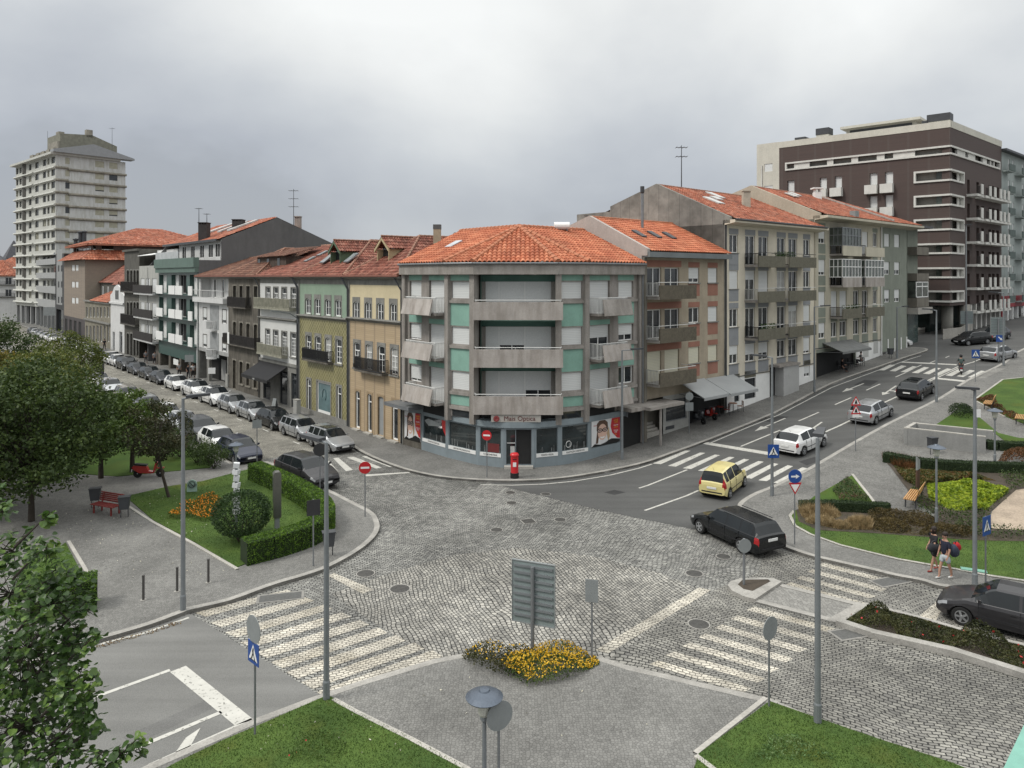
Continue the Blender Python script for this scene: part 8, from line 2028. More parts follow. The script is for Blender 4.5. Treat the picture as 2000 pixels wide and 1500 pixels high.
def person(label,P,ang,shirt,trouser,shoe=None,hgt=1.72,step=.0,arms=((.05,-.1),(.05,.1)),short=False,detail=1,sit=False,lean=0.0,hair=None,helmet=None,grp=None,longhair=False):
 """faces local +X. arms: for left and right, (forward reach of elbow, of hand)"""
 t=thing('person',label,'person',P,R(ang),grp);k=hgt/1.72;S=lambda*p:tuple([p[0]*k,p[1]*k,p[2]*k]+[q*k for q in p[3:]])
 hz=.92 if not sit else .50;sh=hz+.50;lx=lean
 legs=[]
 for s,st in((1,step),(-1,-step)):
  if sit:kn=(.42,s*.13,hz-.02);an=(.40,s*.13,.09)
  else:kn=(st*.5+.05*abs(st),s*.10,.50);an=(st if st>=0 else st*1.15,s*.09,.08 if st>=0 else .12)
  legs.append((kn,an))
 A=[]
 for s,(e,h_)in zip((1,-1),arms):A.append(((lx+e,s*.25,sh-.27),(lx+h_,s*.24,sh-.50 if h_<.3 else sh-.25)))
 pts=[S(0,0,hz,.12,.15),S(lx*.5,0,hz+.25,.105,.13),S(lx,0,sh-.05,.10,.15),S(lx,0,sh+.08,.052),S(lx+.02,0,sh+.17,.07),S(lx+.03,0,sh+.235,.088,.078),S(lx+.02,0,sh+.31,.065)]
 ed=[(0,1),(1,2),(2,3),(3,4),(4,5),(5,6)]
 for(kn,an),s in zip(legs,(1,-1)):
  b0=len(pts);pts+=[S(0,s*.095,hz-.08,.085),S(*kn,.058),S(kn[0]*.4+an[0]*.6,kn[1],(kn[2]+an[2])/2+.05,.055),S(*an,.035),S(an[0]+.10,an[1],an[2]-.04,.033)];ed+=[(0,b0),(b0,b0+1),(b0+1,b0+2),(b0+2,b0+3),(b0+3,b0+4)]
 for(el,ha),s in zip(A,(1,-1)):
  b0=len(pts);pts+=[S(lx,s*.17,sh,.055),S(*el,.040),S(*ha,.026),S(ha[0]+.03,ha[1]-s*.01,ha[2]-.05,.028,.018)];ed+=[(2,b0),(b0,b0+1),(b0+1,b0+2),(b0+2,b0+3)]
  if detail:
   hx,hy,hz_=ha[0]+.035,ha[1]-s*.01,ha[2]-.06
   for q in range(4):
    c=len(pts);L_=(.05,.06,.055,.045)[q];fy=hy+(q-1.5)*.016;pts+=[S(hx+.012,fy,hz_-.03,.008),S(hx+.03,fy,hz_-.03-L_,.0065)];ed+=[(b0+3,c),(c,c+1)]
   c=len(pts);pts+=[S(hx+.03,hy-s*.02,hz_+.0,.008),S(hx+.05,hy-s*.025,hz_-.03,.0075)];ed+=[(b0+3,c),(c,c+1)]
 skin_mesh('body',pts,ed,M_skin,t)
 sp=[S(0,0,hz-.05,.155,.185),S(lx*.5,0,hz+.25,.125,.155),S(lx,0,sh-.05,.125,.175),S(lx,0,sh+.03,.07)];se=[(0,1),(1,2),(2,3)]
 for(el,ha),s in zip(A,(1,-1)):b0=len(sp);e2=tuple((a+b_)/2 for a,b_ in zip((lx,s*.17,sh),el));sp+=[S(lx,s*.17,sh-.005,.075),S(*e2,.062),S(*(tuple(a*.35+b_*.65 for a,b_ in zip(e2,el))),.058)];se+=[(2,b0),(b0,b0+1),(b0+1,b0+2)]
 skin_mesh('shirt',sp,se,shirt,t)
 tp=[S(0,0,hz+.07,.14,.17),S(0,0,hz-.03,.15,.18)];te=[(0,1)]
 for(kn,an),s in zip(legs,(1,-1)):
  b0=len(tp);tp+=[S(0,s*.095,hz-.09,.115)];te+=[(1,b0)]
  if short:tp+=[S(kn[0]*.75,kn[1],hz+(kn[2]-hz)*.75,.098)];te+=[(b0,b0+1)]
  else:tp+=[S(*kn,.075),S(an[0],an[1],an[2]+.03,.055)];te+=[(b0,b0+1),(b0+1,b0+2)]
 skin_mesh('shorts'if short else 'trousers',tp,te,trouser,t)
 for(kn,an),s in zip(legs,(1,-1)):skin_mesh('shoe',[S(an[0]-.05,an[1],an[2]-.03,.042),S(an[0]+.05,an[1],an[2]-.038,.042),S(an[0]+.17,an[1],an[2]-.045,.034)],[(0,1),(1,2)],shoe or M_black,t)
 hx=lx+.02;hd=sh+.235;zt_=hgt/k
 m=MB();m.smooth=True;m.M=Matrix.Translation(S(hx-.02,0,hd+.03)[:3])@Matrix.Diagonal((.108*k,.098*k,.115*k,1));n=12
 if helmet:m.lathe([(.5,-1.2),(1.15,-.9),(1.3,0),(1.15,.8),(.6,1.2),(0,1.3)],n);m.build('helmet',helmet,t)
 else:
  m.lathe([(.85,-.35 if not longhair else-1.5),(1.02,.0),(.95,.55),(.6,.92),(0,1.06)],n);m.build('hair',hair or M_hair,t)
  for s in(1,-1):
   g=MB();g.M=Matrix.Translation(S(lx+.108,s*.031,hd+.005)[:3]);g.lathe([(.0,-.008),(.011,0),(0,.008)],6);g.build('eye',M_black,t);g=MB();g.M=Matrix.Translation(S(lx+.03,s*.083,hd-.01)[:3]);g.lathe([(0,-.03),(.014,0),(0,.03)],6);g.build('ear',M_skin,t)
  g=MB();g.extr([S(lx+.10,-.012,hd-.03)[:3],S(lx+.135,0,hd-.03)[:3],S(lx+.10,.012,hd-.03)[:3]],(-.01,0,.045));g.build('nose',M_skin,t);g=MB();g.box(*[q*k for q in(lx+.095,lx+.112,-.022,.022,hd-.062,hd-.052)]);g.build('mouth',plain('lips',(.25,.08,.07),.5),t)
 return t
cl=lambda n,c:plain('cloth_'+n,c,.9,.15,5,fine=.1)
def bag(label,P,ang,sz,mt,tilt=0):
 t=thing('duffel_bag',label,'bag',P,R(ang));m=MB();m.smooth=True;m.M=Matrix.Rotation(R(90+tilt),4,'Y')@Matrix.Diagonal((1,.75,1,1));a,L=sz;m.lathe([(0,-L/2),(a*.7,-L/2+.02),(a,-L/2+.1),(a*1.05,0),(a,L/2-.1),(a*.7,L/2-.02),(0,L/2)],14);m.build('bag',mt,t)
 m=MB();m.path([(-L*.3,0,a*.9),(-L*.15,0,a*1.7),(L*.15,0,a*1.7),(L*.3,0,a*.9)],.014,5);m.build('strap',M_dgrey,t)
pa=W(1824,1115,kh);pb=W(1846,1130,kh)
person('person in dark top and shorts with red shoes, walking, carrying a dark shoulder bag',pa,188,cl('black',(.015,.015,.018)),cl('dark',(.03,.028,.03)),cl('red_shoe',(.25,.04,.035)),1.72,.19,((.18,.34),(-.05,.10)),True,longhair=True)
person('person in navy top and pale shorts with white shoes, walking, red bag on the back',pb,195,cl('navy',(.012,.014,.03)),cl('pale_denim',(.38,.42,.44)),cl('white_shoe',(.6,.6,.58)),1.76,-.19,((.05,.12),(-.02,.08)),True)
bag('big black and grey shoulder bag on the left walker',pa+Vector((-.12,-.25,1.02)),8,(.17,.55),cl('black_bag',(.02,.022,.026)),8)
bag('dark blue bag on the back of the right walker',pb+Vector((.30,-.05,1.12)),20,(.2,.5),cl('blue_bag',(.035,.045,.07)),50);bag('bright red bag behind the right walker',pb+Vector((.50,.05,1.25)),20,(.14,.38),cl('red_bag',(.42,.02,.025)),45)
for u,v,a_,lb,c1,c2 in((377,739,-49,'person in a white top and dark trousers outside the white block, right of a pair',cl('white',(.55,.55,.54)),cl('dark',(.03,.028,.03))),(368,741,-49,'person in dark clothes beside the one in a white top',cl('black',(.015,.015,.018)),cl('dark',(.03,.028,.03))),(350,737,130,'person in a pale grey top left of the dark clothed one',cl('grey',(.3,.3,.3)),cl('dark',(.03,.028,.03))),(302,712,-49,'person in a white cap and grey clothes outside the dark balconied building',cl('grey',(.3,.3,.3)),cl('dark',(.03,.028,.03))),(285,710,-49,'person in grey clothes left of the one in the white cap',cl('greyb',(.2,.2,.21)),cl('dark',(.03,.028,.03))),(204,683,-49,'tiny far person in black walking outside the low stone terrace',cl('black',(.015,.015,.018)),cl('dark',(.03,.028,.03)))):
 person(lb,W(u,v,kh),a_,c1,c2,None,1.72,.2,detail=0,grp='people on the left pavement')
person('motorcycle rider in a green-grey jacket and dark helmet',bP+Vector((-.1,-.17,.36))*.999,60,cl('green_grey',(.05,.075,.07)),cl('dark',(.03,.028,.03)),None,1.74,0,((.25,.45),(.25,.45)),sit=True,helmet=M_black,lean=.08,detail=0)
for u,v,a_,lb in((1645,727,0,'seated cafe customer in black on the left under the grey awning'),(1682,713,180,'seated cafe customer in grey on the right under the grey awning')):person(lb,W(u,v,kh),a_,cl('black'if a_==0 else 'grey',(.015,.015,.018)if a_==0 else(.3,.3,.3)),cl('dark',(.03,.028,.03)),None,1.7,0,((.15,.3),(.15,.3)),sit=True,detail=0,grp='cafe customers')
# === planting
def inside(P,x,y):
 c=False;j=len(P)-1
 for i in range(len(P)):
  if(P[i][1]>y)!=(P[j][1]>y)and x<(P[j][0]-P[i][0])*(y-P[i][1])/(P[j][1]-P[i][1])+P[i][0]:c=not c
  j=i
 return c
def rand_in(P,r_):
 x0=min(p[0]for p in P);x1=max(p[0]for p in P);y0=min(p[1]for p in P);y1=max(p[1]for p in P)
 while True:
  x=r_.uniform(x0,x1);y=r_.uniform(y0,y1)
  if inside(P,x,y):return x,y
def area(P):return abs(sum(P[i][0]*P[(i+1)%len(P)][1]-P[(i+1)%len(P)][0]*P[i][1]for i in range(len(P))))/2
class Leaves:
 def __init__(s,seed=0):s.v=[];s.f=[];s.r=random.Random(seed)
 def leaf(s,x,y,z,a,up=.5,asp=.6):
  r_=s.r;th=r_.random()*6.283;el=math.asin(max(-1,min(1,r_.uniform(-.3,1)*(1-up)+up*r_.random())))
  d=Vector((math.cos(th)*math.cos(el),math.sin(th)*math.cos(el),math.sin(el)));q=r_.random()*6.283
  n=d.cross(Vector((math.cos(q),math.sin(q),.4))).normalized()*a*asp;c=Vector((x,y,z));d=d*a;k=len(s.v)
  s.v+=[c-d*.5,c+n*.5,c+d*.5,c-n*.5];s.f.append((k,k+1,k+2,k+3))
 def blade(s,x,y,z,h,w):
  th=s.r.random()*6.283;b_=s.r.uniform(-.6,.6)*h;c_=s.r.uniform(-.6,.6)*h;k=len(s.v);dx,dy=math.cos(th)*w,math.sin(th)*w
  s.v+=[(x-dx,y-dy,z),(x+dx,y+dy,z),(x+b_,y+c_,z+h)];s.f.append((k,k+1,k+2))
 def build(s,name,mat,parent=None):
  me=bpy.data.meshes.new(name);me.from_pydata([tuple(p)for p in s.v],[],s.f);me.materials.append(mat);o=bpy.data.objects.new(name,me);col.objects.link(o)
  if parent:o.parent=parent
  return o
L_dark=leafmat('leaves_dark',(.020,.036,.010),(.044,.072,.017),(.09,.125,.028))
L_mid=leafmat('leaves_mid',(.032,.058,.012),(.072,.115,.022),(.11,.15,.028))
L_olive=leafmat('leaves_olive',(.04,.058,.013),(.095,.12,.025),(.19,.19,.04))
L_yel=leafmat('leaves_yellowing',(.05,.06,.014),(.13,.12,.025),(.28,.20,.035))
L_hedge=leafmat('hedge_leaves',(.035,.075,.009),(.08,.155,.014),(.14,.24,.02),scale=3,trans=.2)
L_lime=leafmat('lime_leaves',(.10,.16,.015),(.26,.34,.025),(.42,.46,.05),scale=1.5)
L_fore=leafmat('near_leaves',(.020,.042,.012),(.05,.10,.022),(.15,.23,.05),rough=.35,scale=.9,trans=.3)
L_dry=leafmat('dry_grass_heads',(.16,.12,.06),(.34,.25,.13),(.45,.36,.22))
L_rust=leafmat('rusty_leaves',(.05,.03,.012),(.12,.055,.02),(.20,.08,.03))
M_bark=plain('bark',(.055,.045,.035),.95,.3,4,streak=.2,fine=.2)
def tree(label,X,Y,h,r,mat,seed=1,th=2.2,n=90,k=150,a=.19,z0=None,squash=.8,lean=0,name='tree',trunk=.16,grp=None,rough=1.0):
 r_=random.Random(seed);g_=gz(X,Y)+kh;t=thing(name,label,'tree',(X,Y,g_),0,grp);m=MB();cz=th+(h-th)*.5;rz=(h-th)*.5
 m.tube((0,0,-.1),(lean*.5,0,th*.6),trunk,trunk*.8,9);m.tube((lean*.5,0,th*.6),(lean,0,th+rz*.5),trunk*.8,trunk*.55,8)
 C=[]
 for i in range(n):
  while True:
   p=Vector((r_.uniform(-1,1),r_.uniform(-1,1),r_.uniform(-1,1)))
   if .25<p.length<1:break
  p*=(.72+.28*r_.random())**.5 if p.length>.6 else 1
  taper=1-.35*max(0,p.z)**2
  C.append(Vector((lean+p.x*r*taper*(1+.12*rough*r_.uniform(-1,1)),p.y*r*taper,cz+p.z*rz)))
 for c in C[::3]:
  q=Vector((lean,0,min(c.z-.3,th+rz*r_.uniform(-.1,.6))));m.tube(q,c,trunk*.3,.012,5)
 m.build('trunk',M_bark,t);L=Leaves(seed)
 for c in C:
  cr=r*r_.uniform(.16,.30)*(1.25 if rough<1 else 1)
  for i in range(int(k*r_.uniform(.6,1.3))):
   d=Vector((r_.gauss(0,1),r_.gauss(0,1),r_.gauss(0,.75)));d=d.normalized()*cr*r_.random()**.45
   L.leaf(c.x+d.x,c.y+d.y,c.z+d.z*.8,a*r_.uniform(.6,1.25))
 L.build('crown',mat,t);return t
G_='trees of the little park on the left'
tree('mid green tree at the left edge between the yellowing one and the paved area',-31,41.5,7.0,3.2,L_mid,23,1.0,90,150,grp=G_)
tree('large dark spreading tree standing behind the red bench',-23.3,35.0,7.9,4.1,L_dark,3,1.5,160,170,grp=G_)
tree('olive green tree behind the large dark one, reaching toward the parked cars',-30.5,46.5,7.4,3.6,L_olive,4,1.5,100,150,grp=G_)
tree('very dark round tree at the left edge in front of the distant houses',-47,64,8.6,4.4,L_dark,5,1.5,120,150,a=.22,grp=G_)
tree('yellowing tree at the left edge of the picture',-36,50,7.2,3.4,L_yel,6,1.5,80,150,grp=G_)
tree('mid green tree right of the large dark one',-24.2,42.5,5.0,2.3,L_mid,7,1.2,55,150,grp=G_)
tree('olive tree whose top hides the farther parked cars',-38.5,62,7.2,3.2,L_olive,8,2.5,80,130,grp=G_)
tree('dark tree at the lower left behind the paved area',-29.5,38.5,7.2,3.5,L_mid,9,1.6,90,150,grp=G_)
tree('dense dark tree filling the gap between the yellowing and the large one',-27.5,36.5,6.2,3.0,L_dark,19,1,90,150,grp=G_)
P=W(331,972,kh);tree('small tree with a bare slanting trunk and feathery brownish crown beside the lawn',P.x,P.y,5.3,1.9,leafmat('feathery_leaves',(.018,.024,.010),(.04,.045,.017),(.07,.06,.025)),11,1.9,60,110,a=.13,lean=-.7,trunk=.09,grp=G_)
P=W(250,940,kh);tree('low leafy tree leaning over the red scooter',P.x-.8,P.y+2,5.0,2.3,L_mid,12,1.5,60,130,grp=G_)
def shrub(label,P,r,h,mat,seed,n=22,k=120,a=.10,name='shrub',grp=None):
 r_=random.Random(seed);t=thing(name,label,'shrub',P,0,grp);m=MB()
 for i in range(5):m.tube((0,0,-.05),(r*.5*math.cos(i*1.3),r*.5*math.sin(i*1.3),h*.6),.03,.012,5)
 m.build('stems',M_bark,t);L=Leaves(seed)
 for i in range(n):
  th=r_.random()*6.28;q=r_.random()**.5*r*.72;c=Vector((q*math.cos(th),q*math.sin(th),h*r_.uniform(.3,.82)))
  for j in range(k):
   d=Vector((r_.gauss(0,1),r_.gauss(0,1),r_.gauss(0,1))).normalized()*r*.33*r_.random()**.4;L.leaf(c.x+d.x,c.y+d.y,max(.02,c.z+d.z),a*r_.uniform(.6,1.3))
 L.build('foliage',mat,t);return t
for i,(u,v,r,h,lb)in enumerate(((352,893,1.2,1.5,'farthest'),(385,905,1.3,1.6,'middle'),(418,915,1.2,1.5,'nearest'),(320,872,1.2,1.5,'half hidden'))):
 shrub(lb+' of the dark rounded shrubs along the left parked cars',W(u,v,kh),r,h,L_dark,30+i,grp='rounded shrubs beside the parked cars')
P=W(472,1058,kh);t=thing('round_bush','round clipped dark green bush on the lawn behind the white totem','shrub',P);m=MB()
for i in range(7):m.tube((.1*math.cos(i),.1*math.sin(i),0),(.7*math.cos(i*.9),.7*math.sin(i*.9),1.2),.035,.02,5)
m.build('stems',M_bark,t);L=Leaves(5)
for i in range(9000):
 d=Vector((L.r.gauss(0,1),L.r.gauss(0,1),L.r.gauss(0,1))).normalized()*L.r.uniform(.8,1.03);z=1.28+d.z*1.0
 if z>.22:L.leaf(d.x*1.28,d.y*1.28,z,.09,asp=.5)
L.build('foliage',leafmat('bush_leaves',(.012,.028,.008),(.026,.055,.014),(.055,.095,.03),scale=2),t)
def hedge(label,C,w,h,mat,seed=1,dens=900,a=.06,cat='hedge',base=None):
 P=smoothline(C,4);m=MB();o=Vector((P[0].x,P[0].y,gz(*P[0])+kh));t=thing('hedge',label,cat,o);L=Leaves(seed)
 for i in range(len(P)-1):
  p,q=P[i],P[i+1];d=(q-p);l=d.length;n=Vector((-d.y,d.x)).normalized()*w/2
  za,zb_=gz(*p)+kh-o.z,gz(*q)+kh-o.z;e=.06
  A=[(p+n*s-o.to_2d(),q+n*s-o.to_2d())for s in(1-e,-(1-e))]
  (a0,a1),(b0,b1)=A
  m.quad((a0.x,a0.y,za+h-.03),(b0.x,b0.y,za+h-.03),(b1.x,b1.y,zb_+h-.03),(a1.x,a1.y,zb_+h-.03));m.quad((a0.x,a0.y,za),(a1.x,a1.y,zb_),(a1.x,a1.y,zb_+h-.03),(a0.x,a0.y,za+h-.03));m.quad((b1.x,b1.y,zb_),(b0.x,b0.y,za),(b0.x,b0.y,za+h-.03),(b1.x,b1.y,zb_+h-.03))
  if i==0:m.quad((a0.x,a0.y,za),(b0.x,b0.y,za),(b0.x,b0.y,za+h-.03),(a0.x,a0.y,za+h-.03))
  if i==len(P)-2:m.quad((a1.x,a1.y,zb_),(b1.x,b1.y,zb_),(b1.x,b1.y,zb_+h-.03),(a1.x,a1.y,zb_+h-.03))
  for k in range(int(dens*l*(w+2*h))):
   r_=L.r;c=p.lerp(q,r_.random());s=r_.uniform(-(w/2+h),w/2+h);nn=n.normalized()
   if abs(s)<w/2:x=c+nn*s;z=h+r_.uniform(-.03,.03)
   else:x=c+nn*math.copysign(w/2+r_.uniform(-.03,.025),s);z=abs(s)-w/2
   L.leaf(x.x-o.x,x.y-o.y,gz(*c)+kh-o.z+z,a*r_.uniform(.6,1.3))
 m.build('core',plain('hedge_core',(.015,.028,.008),.95),t);L.build('foliage',mat,t);return t
hedge('long clipped green hedge curving round the left lawn',line2([(497,939),(550,963),(598,990),(630,1018),(634,1042),(606,1066),(545,1088),(476,1106)]),.85,.95,L_hedge)
hedge('short clipped hedge block at the corner of the small dark lawn',line2([(60,1218),(120,1200),(190,1186)]),1.0,1.05,L_hedge,2)
L_hd=leafmat('dark_hedge_leaves',(.010,.022,.008),(.022,.042,.012),(.045,.07,.02),scale=3)
hedge('low dark hedge behind the triangular lawn on the right',line2([(1562,1003),(1640,1003),(1738,1008)]),.5,.5,L_hd,3,700)
hedge('long low dark hedge in front of the concrete parapet',line2([(1728,905),(1800,918),(1900,925),(2080,930)]),.6,.55,L_hd,4,600)
hedge('low hedge behind the dirt path at the right edge',line2([(1885,872),(1950,882),(2080,885)]),.7,.5,L_hd,5,500)
def bed(name,label,pts,h,dens,a,mat,seed=1,blade=False,mound=0.0,z0=kh+.03,fl=None,frac=.0,fsz=.05,wp=None):
 P=wp or line2(pts);L=Leaves(seed);Fl=Leaves(seed+50);n=int(area(P)*dens);cl_=[(rand_in(P,L.r),L.r.uniform(.5,1))for _ in range(max(6,int(area(P)*1.2)))]
 for i in range(n):
  x,y=rand_in(P,L.r);k=1
  if mound:k=max((c*max(0,1-((x-q[0])**2+(y-q[1])**2)/mound**2))for q,c in cl_)
  g_=gz(x,y)+z0;hh=h*(k if mound else 1)
  if blade:L.blade(x,y,g_,hh*L.r.uniform(.4,1.2),a)
  else:
   z=g_+hh*(L.r.random()**.5);L.leaf(x,y,z,a*L.r.uniform(.6,1.3),.3)
   if fl and L.r.random()<frac:Fl.leaf(x,y,g_+hh+.03,fsz*L.r.uniform(.7,1.3),.9,1)
 o=tag(L.build(name,mat),label,name.replace('_',' '),kind='stuff')
 if fl:tag(Fl.build('blossoms',fl),'small blossoms scattered over the '+label,'blossoms',kind='stuff')
 return o
F_y=plain('yellow_petals',(.62,.38,.02),.6,.3,6);F_o=plain('orange_petals',(.70,.26,.015),.6,.35,6);F_r=plain('red_petals',(.45,.03,.03),.6);F_w=plain('pale_leaf_litter',(.55,.52,.42),.8)
bed('flower_shrubs','yellow flowering mound at the tip of the paved plaza',[(985,1330),(1000,1300),(1040,1288),(1110,1282),(1165,1292),(1172,1306),(1130,1330),(1080,1346),(1030,1352)],.55,1500,.06,L_mid,1,mound=1.1,fl=F_y,frac=.30,fsz=.05)
bed('low_shrubs','duller green mound left of the yellow flowering one',[(900,1296),(925,1285),(1000,1288),(1045,1300),(1010,1335),(960,1330),(915,1312)],.5,1100,.07,leafmat('dull_shrub',(.03,.035,.012),(.06,.062,.02),(.09,.075,.03)),2,mound=.9,fl=F_y,frac=.05)
bed('flower_bed_plants','star shaped orange flower bed on the left lawn',[(326,1016),(352,1005),(350,992),(378,990),(400,978),(418,974),(428,984),(442,988),(432,1002),(425,1022),(395,1028),(372,1018),(345,1022)],.22,1000,.06,L_mid,3,fl=F_o,frac=.10,fsz=.065)
bed('tall_grass','straw coloured ornamental grasses at the left end of the right park',[(1562,1006),(1600,1006),(1690,1012),(1704,1042),(1640,1041),(1575,1028)],.6,2600,.016,L_dry,4,True,mound=.9)
bed('low_shrubs','brownish green shrubs right of the straw coloured grasses',[(1694,1013),(1740,1012),(1835,1024),(1900,1045),(1900,1060),(1800,1053),(1706,1046)],.5,1500,.07,leafmat('brown_shrubs',(.035,.032,.012),(.08,.058,.02),(.12,.09,.03)),5,mound=.9)
bed('ground_cover','lime green leafy plants beside the wooden bench',[(1810,950),(1870,946),(1940,952),(1970,968),(1940,990),(1925,1004),(1860,1004),(1815,985)],.4,1200,.13,L_lime,6,mound=.7)
bed('ground_cover','rusty and green plants behind the lime green ones',[(1745,915),(1800,922),(1900,928),(1945,945),(1900,944),(1812,950),(1800,962),(1766,945)],.4,1300,.12,leafmat('mixed_rust',(.04,.055,.015),(.09,.085,.02),(.17,.09,.04),scale=1.5),7,mound=.8)
bed('ground_cover','dark green strip of plants between lime plants and dirt path',[(1785,950),(1808,985),(1850,1008),(1935,1008),(1985,965),(2100,945),(2100,925),(1950,935),(1975,968),(1940,1000),(1925,1042),(2100,1050),(2100,1064),(1900,1060),(1845,1030),(1800,1010),(1775,985)],.35,1300,.09,L_dark,8)
bed('ground_cover','mixed low plants on the triangular lawn',[(1655,940),(1700,985),(1640,985),(1625,965)],.2,700,.08,leafmat('tri_plants',(.03,.06,.02),(.06,.09,.03),(.16,.08,.06)),9)
bed('low_shrubs','rose bushes and weeds in the long raised planter',[(1650,1219),(1694,1192),(1790,1215),(1895,1246),(2000,1272),(2100,1300),(2100,1340),(2000,1316),(1860,1272),(1706,1240)],.62,1500,.07,leafmat('rose_leaves',(.022,.028,.010),(.05,.055,.018),(.085,.085,.03)),10,mound=.55,z0=.17,fl=F_r,frac=.0015,fsz=.08)
bed('low_shrubs','dark shrubs at the far point of the middle lawn',[(1850,815),(1872,800),(1895,803),(1905,825),(1870,822)],.8,500,.10,L_hd,11,mound=1.2)
bed('low_shrubs','rusty red bush at the right edge beyond the parapet',[(1950,905),(1962,888),(2050,885),(2050,910)],.6,500,.10,L_rust,12,mound=1.0)
bed('low_shrubs','rusty plants behind the upper wooden benches',[(1905,786),(1935,775),(1960,805),(1990,818),(1985,826),(1950,812)],.4,500,.09,L_rust,13,mound=.8)
bed('tall_grass','wispy dark plants along the left side of the rusty bed',[(1722,899),(1760,903),(1800,912),(1780,925),(1745,915)],.5,700,.012,L_rust,14,True)
T_g=leafmat('grass_blades',(.040,.075,.016),(.075,.125,.026),(.14,.17,.05),scale=1.2,trans=.3)
for k,dn in(('south',520),('southeast',520),('park',330),('west',330),('strip',260)):
 P=[p for p in LAWNS[k]];P=[Vector((max(-30,min(26,p.x)),max(14.5,p.y)))for p in P]
 bed('grass',{'south':'mown grass of the near left lawn','southeast':'mown grass of the near right lawn','park':'mown grass of the long curved park lawn','west':'mown grass inside the curved hedge','strip':'mown grass of the small dark lawn'}[k],None,.045 if k[0]=='s'else .035,dn,.012,T_g,20,True,wp=P,z0=kh+.03)
bed('weeds','patch of small red flowers and weeds on the near left lawn',[(560,1500),(590,1450),(640,1440),(680,1470),(660,1500)],.12,500,.05,L_mid,21,fl=F_r,frac=.008,fsz=.05)
bed('weeds','rough weedy patch on the near right lawn',[(1470,1500),(1500,1450),(1560,1455),(1640,1500)],.13,500,.06,leafmat('weed_leaves',(.05,.10,.03),(.09,.16,.05),(.16,.22,.09)),22)
def litter_leaves(label,pts,n,mat,seed,z=kh+.012,a=.07):
 P=line2(pts);L=Leaves(seed)
 for i in range(n):x,y=rand_in(P,L.r);L.leaf(x,y,gz(x,y)+z+.01,a*L.r.uniform(.5,1.2),-.1)
 for i in range(2,len(L.v)):
  v=L.v[i];L.v[i]=Vector((v[0],v[1],min(v[2],gz(v[0],v[1])+z+.03)))
 tag(L.build('fallen_leaves',mat),label,'leaves',kind='stuff')
litter_leaves('pale fallen leaves on the left paved area',[(110,1010),(250,990),(380,1070),(460,1120),(330,1150),(180,1160)],130,F_w,1)
litter_leaves('pale fallen leaves on the hedged lawn',[(250,985),(330,965),(420,1030),(440,1090),(380,1060)],70,F_w,2,kh+.05)
litter_leaves('brown fallen leaves in the gutter of the left road',[(180,1262),(290,1232),(352,1212),(356,1218),(290,1240),(190,1268)],260,leafmat('dead_leaves',(.10,.06,.03),(.22,.15,.07),(.4,.33,.2)),3,.012)
litter_leaves('pale fallen leaves on the near left lawn',[(400,1480),(640,1385),(860,1490)],26,F_w,4,kh+.06)
litter_leaves('scattered litter and leaves on the paved plaza',[(720,1400),(880,1320),(1200,1340),(1400,1400),(1300,1500),(900,1480)],22,F_w,5)
ft=thing('tree','broad-leaved tree close to the camera filling the lower left corner','tree',(-10.5,10.5,kh));L=Leaves(77);m=MB();r_=L.r
def bleaf(L,c,a):
 r_=L.r;th=r_.random()*6.283;d=Vector((math.cos(th),math.sin(th),r_.uniform(-1.1,.15))).normalized();n=d.cross(Vector((r_.gauss(0,.5),r_.gauss(0,.5),1))).normalized();u_=n.cross(d);k=len(L.v)
 pts=((0,0,0),(.12,.40,.04),(.42,.50,.07),(.75,.30,.03),(1,0,-.06),(.75,-.30,.03),(.42,-.50,.07),(.12,-.40,.04));L.v+=[c+d*(x*a)+n*(y*a)+u_*(z*a)for x,y,z in pts];L.v.append(c+d*(.45*a)-u_*(.03*a))
 L.f+=[(k+i,k+(i+1)%8,k+8)for i in range(8)]
m.tube((0,0,-.1),(.4,.2,3.5),.22,.17,10);m.tube((.4,.2,3.5),(.9,0,6.5),.17,.09,9);m.tube((.9,0,6.5),(1.8,0,8.2),.09,.03,7);m.tube((.3,.2,3.2),(2.4,-.4,5.2),.11,.05,7);m.tube((.6,0,5),(2.8,.2,6.4),.08,.03,7)
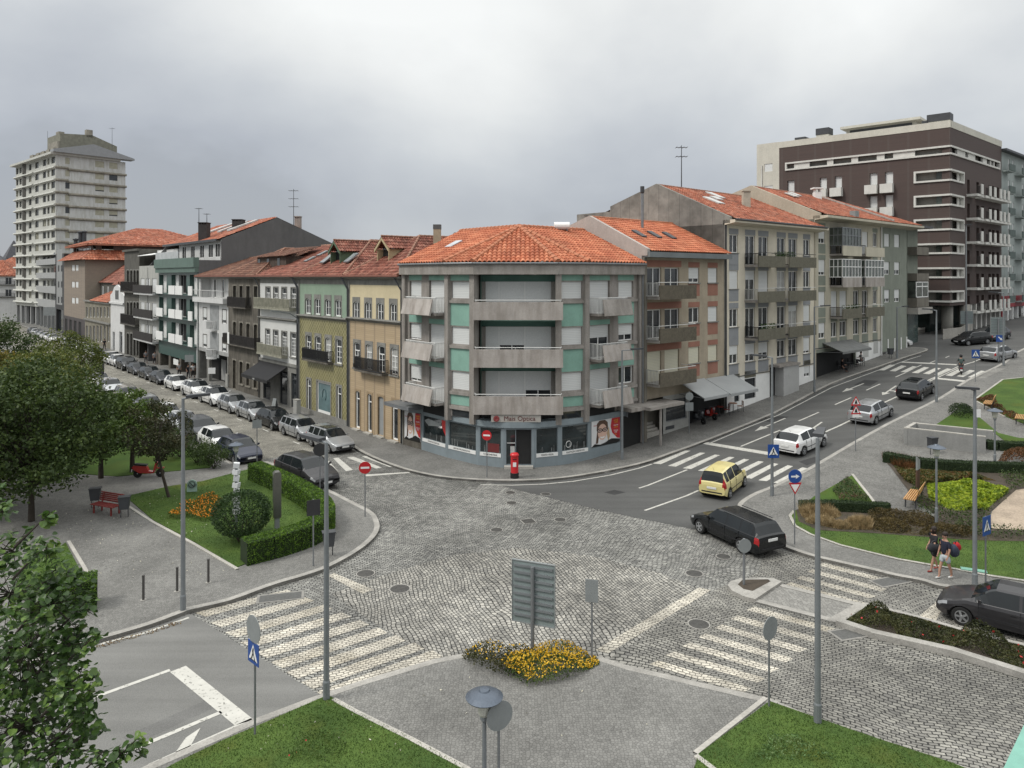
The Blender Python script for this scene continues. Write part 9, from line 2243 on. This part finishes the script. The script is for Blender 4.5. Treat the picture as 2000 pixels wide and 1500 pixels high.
for u,v,rp,n,Y in((55,1270,95,330,10.5),(100,1180,70,170,10.2),(92,1075,32,40,10.2),(96,1010,13,18,10.2),(25,1075,48,90,10.6),(150,1345,48,110,9.8),(50,1420,105,330,10.2),(20,1160,75,170,11),(140,1260,42,70,10.2),(120,1460,70,130,9.8),(268,1455,24,20,9.5),(205,1480,30,26,9.5),(235,1472,20,10,9.5),(170,1400,30,26,9.8),(5,1000,26,24,10.6),(40,1330,90,160,10.8),(185,1250,18,10,10),(3,950,8,4,10),(110,1130,40,60,10.3),(165,1190,22,14,10.2)):
 c=Vector(((u-1000)/F*Y,Y,H+(HOR-v)/F*Y))-ft.location;R0=rp/F*Y
 q=c+Vector((-.55,.1,-.45));m.tube(q,c+Vector((0,0,R0*.5)),.022,.006,5)
 for i in range(int(n*1.9)):
  d=Vector((r_.gauss(0,1),r_.gauss(0,1),r_.gauss(0,1))).normalized()*R0*r_.random()**.4;d.y*=1.3;p=c+d
  bleaf(L,p,r_.uniform(.06,.125))
  if i%9==0:m.tube(c,p,.008,.003,4)
m.build('trunk',M_bark,ft);L.build('crown',L_fore,ft)
# === one mesh per piece for parts that come in several
def split_loose(names,most=95):
 for o in list(bpy.data.objects):
  if o.type!='MESH'or o.parent is None or o.data.users>1 or o.name.split('.')[0]not in names:continue
  me=o.data;par=list(range(len(me.vertices)))
  def fd(a):
   while par[a]!=a:par[a]=par[par[a]];a=par[a]
   return a
  for e in me.edges:par[fd(e.vertices[0])]=fd(e.vertices[1])
  gr={}
  for p in me.polygons:gr.setdefault(fd(p.vertices[0]),[]).append(p)
  if len(gr)<2 or len(gr)>40:continue
  for ps in gr.values():
   vi=sorted({v for p in ps for v in p.vertices});ix={v:i for i,v in enumerate(vi)}
   n=bpy.data.meshes.new(me.name);n.from_pydata([me.vertices[v].co for v in vi],[],[[ix[v]for v in p.vertices]for p in ps])
   for mt in me.materials:n.materials.append(mt)
   q=bpy.data.objects.new(o.name.split('.')[0],n);col.objects.link(q);q.parent=o.parent
  for ch in list(o.children):ch.parent=o.parent
  bpy.data.objects.remove(o)
split_loose({'pillar','green_panel','ledge','pier','step','pilaster','canopy','downpipe','ribbon_infill','front_panel','penthouse','roof_structure','roof_chimney','chimney','dormer_window','display','parapet','red_fascia','floor_band','entrance_steps','notice','rubbing_strip'})
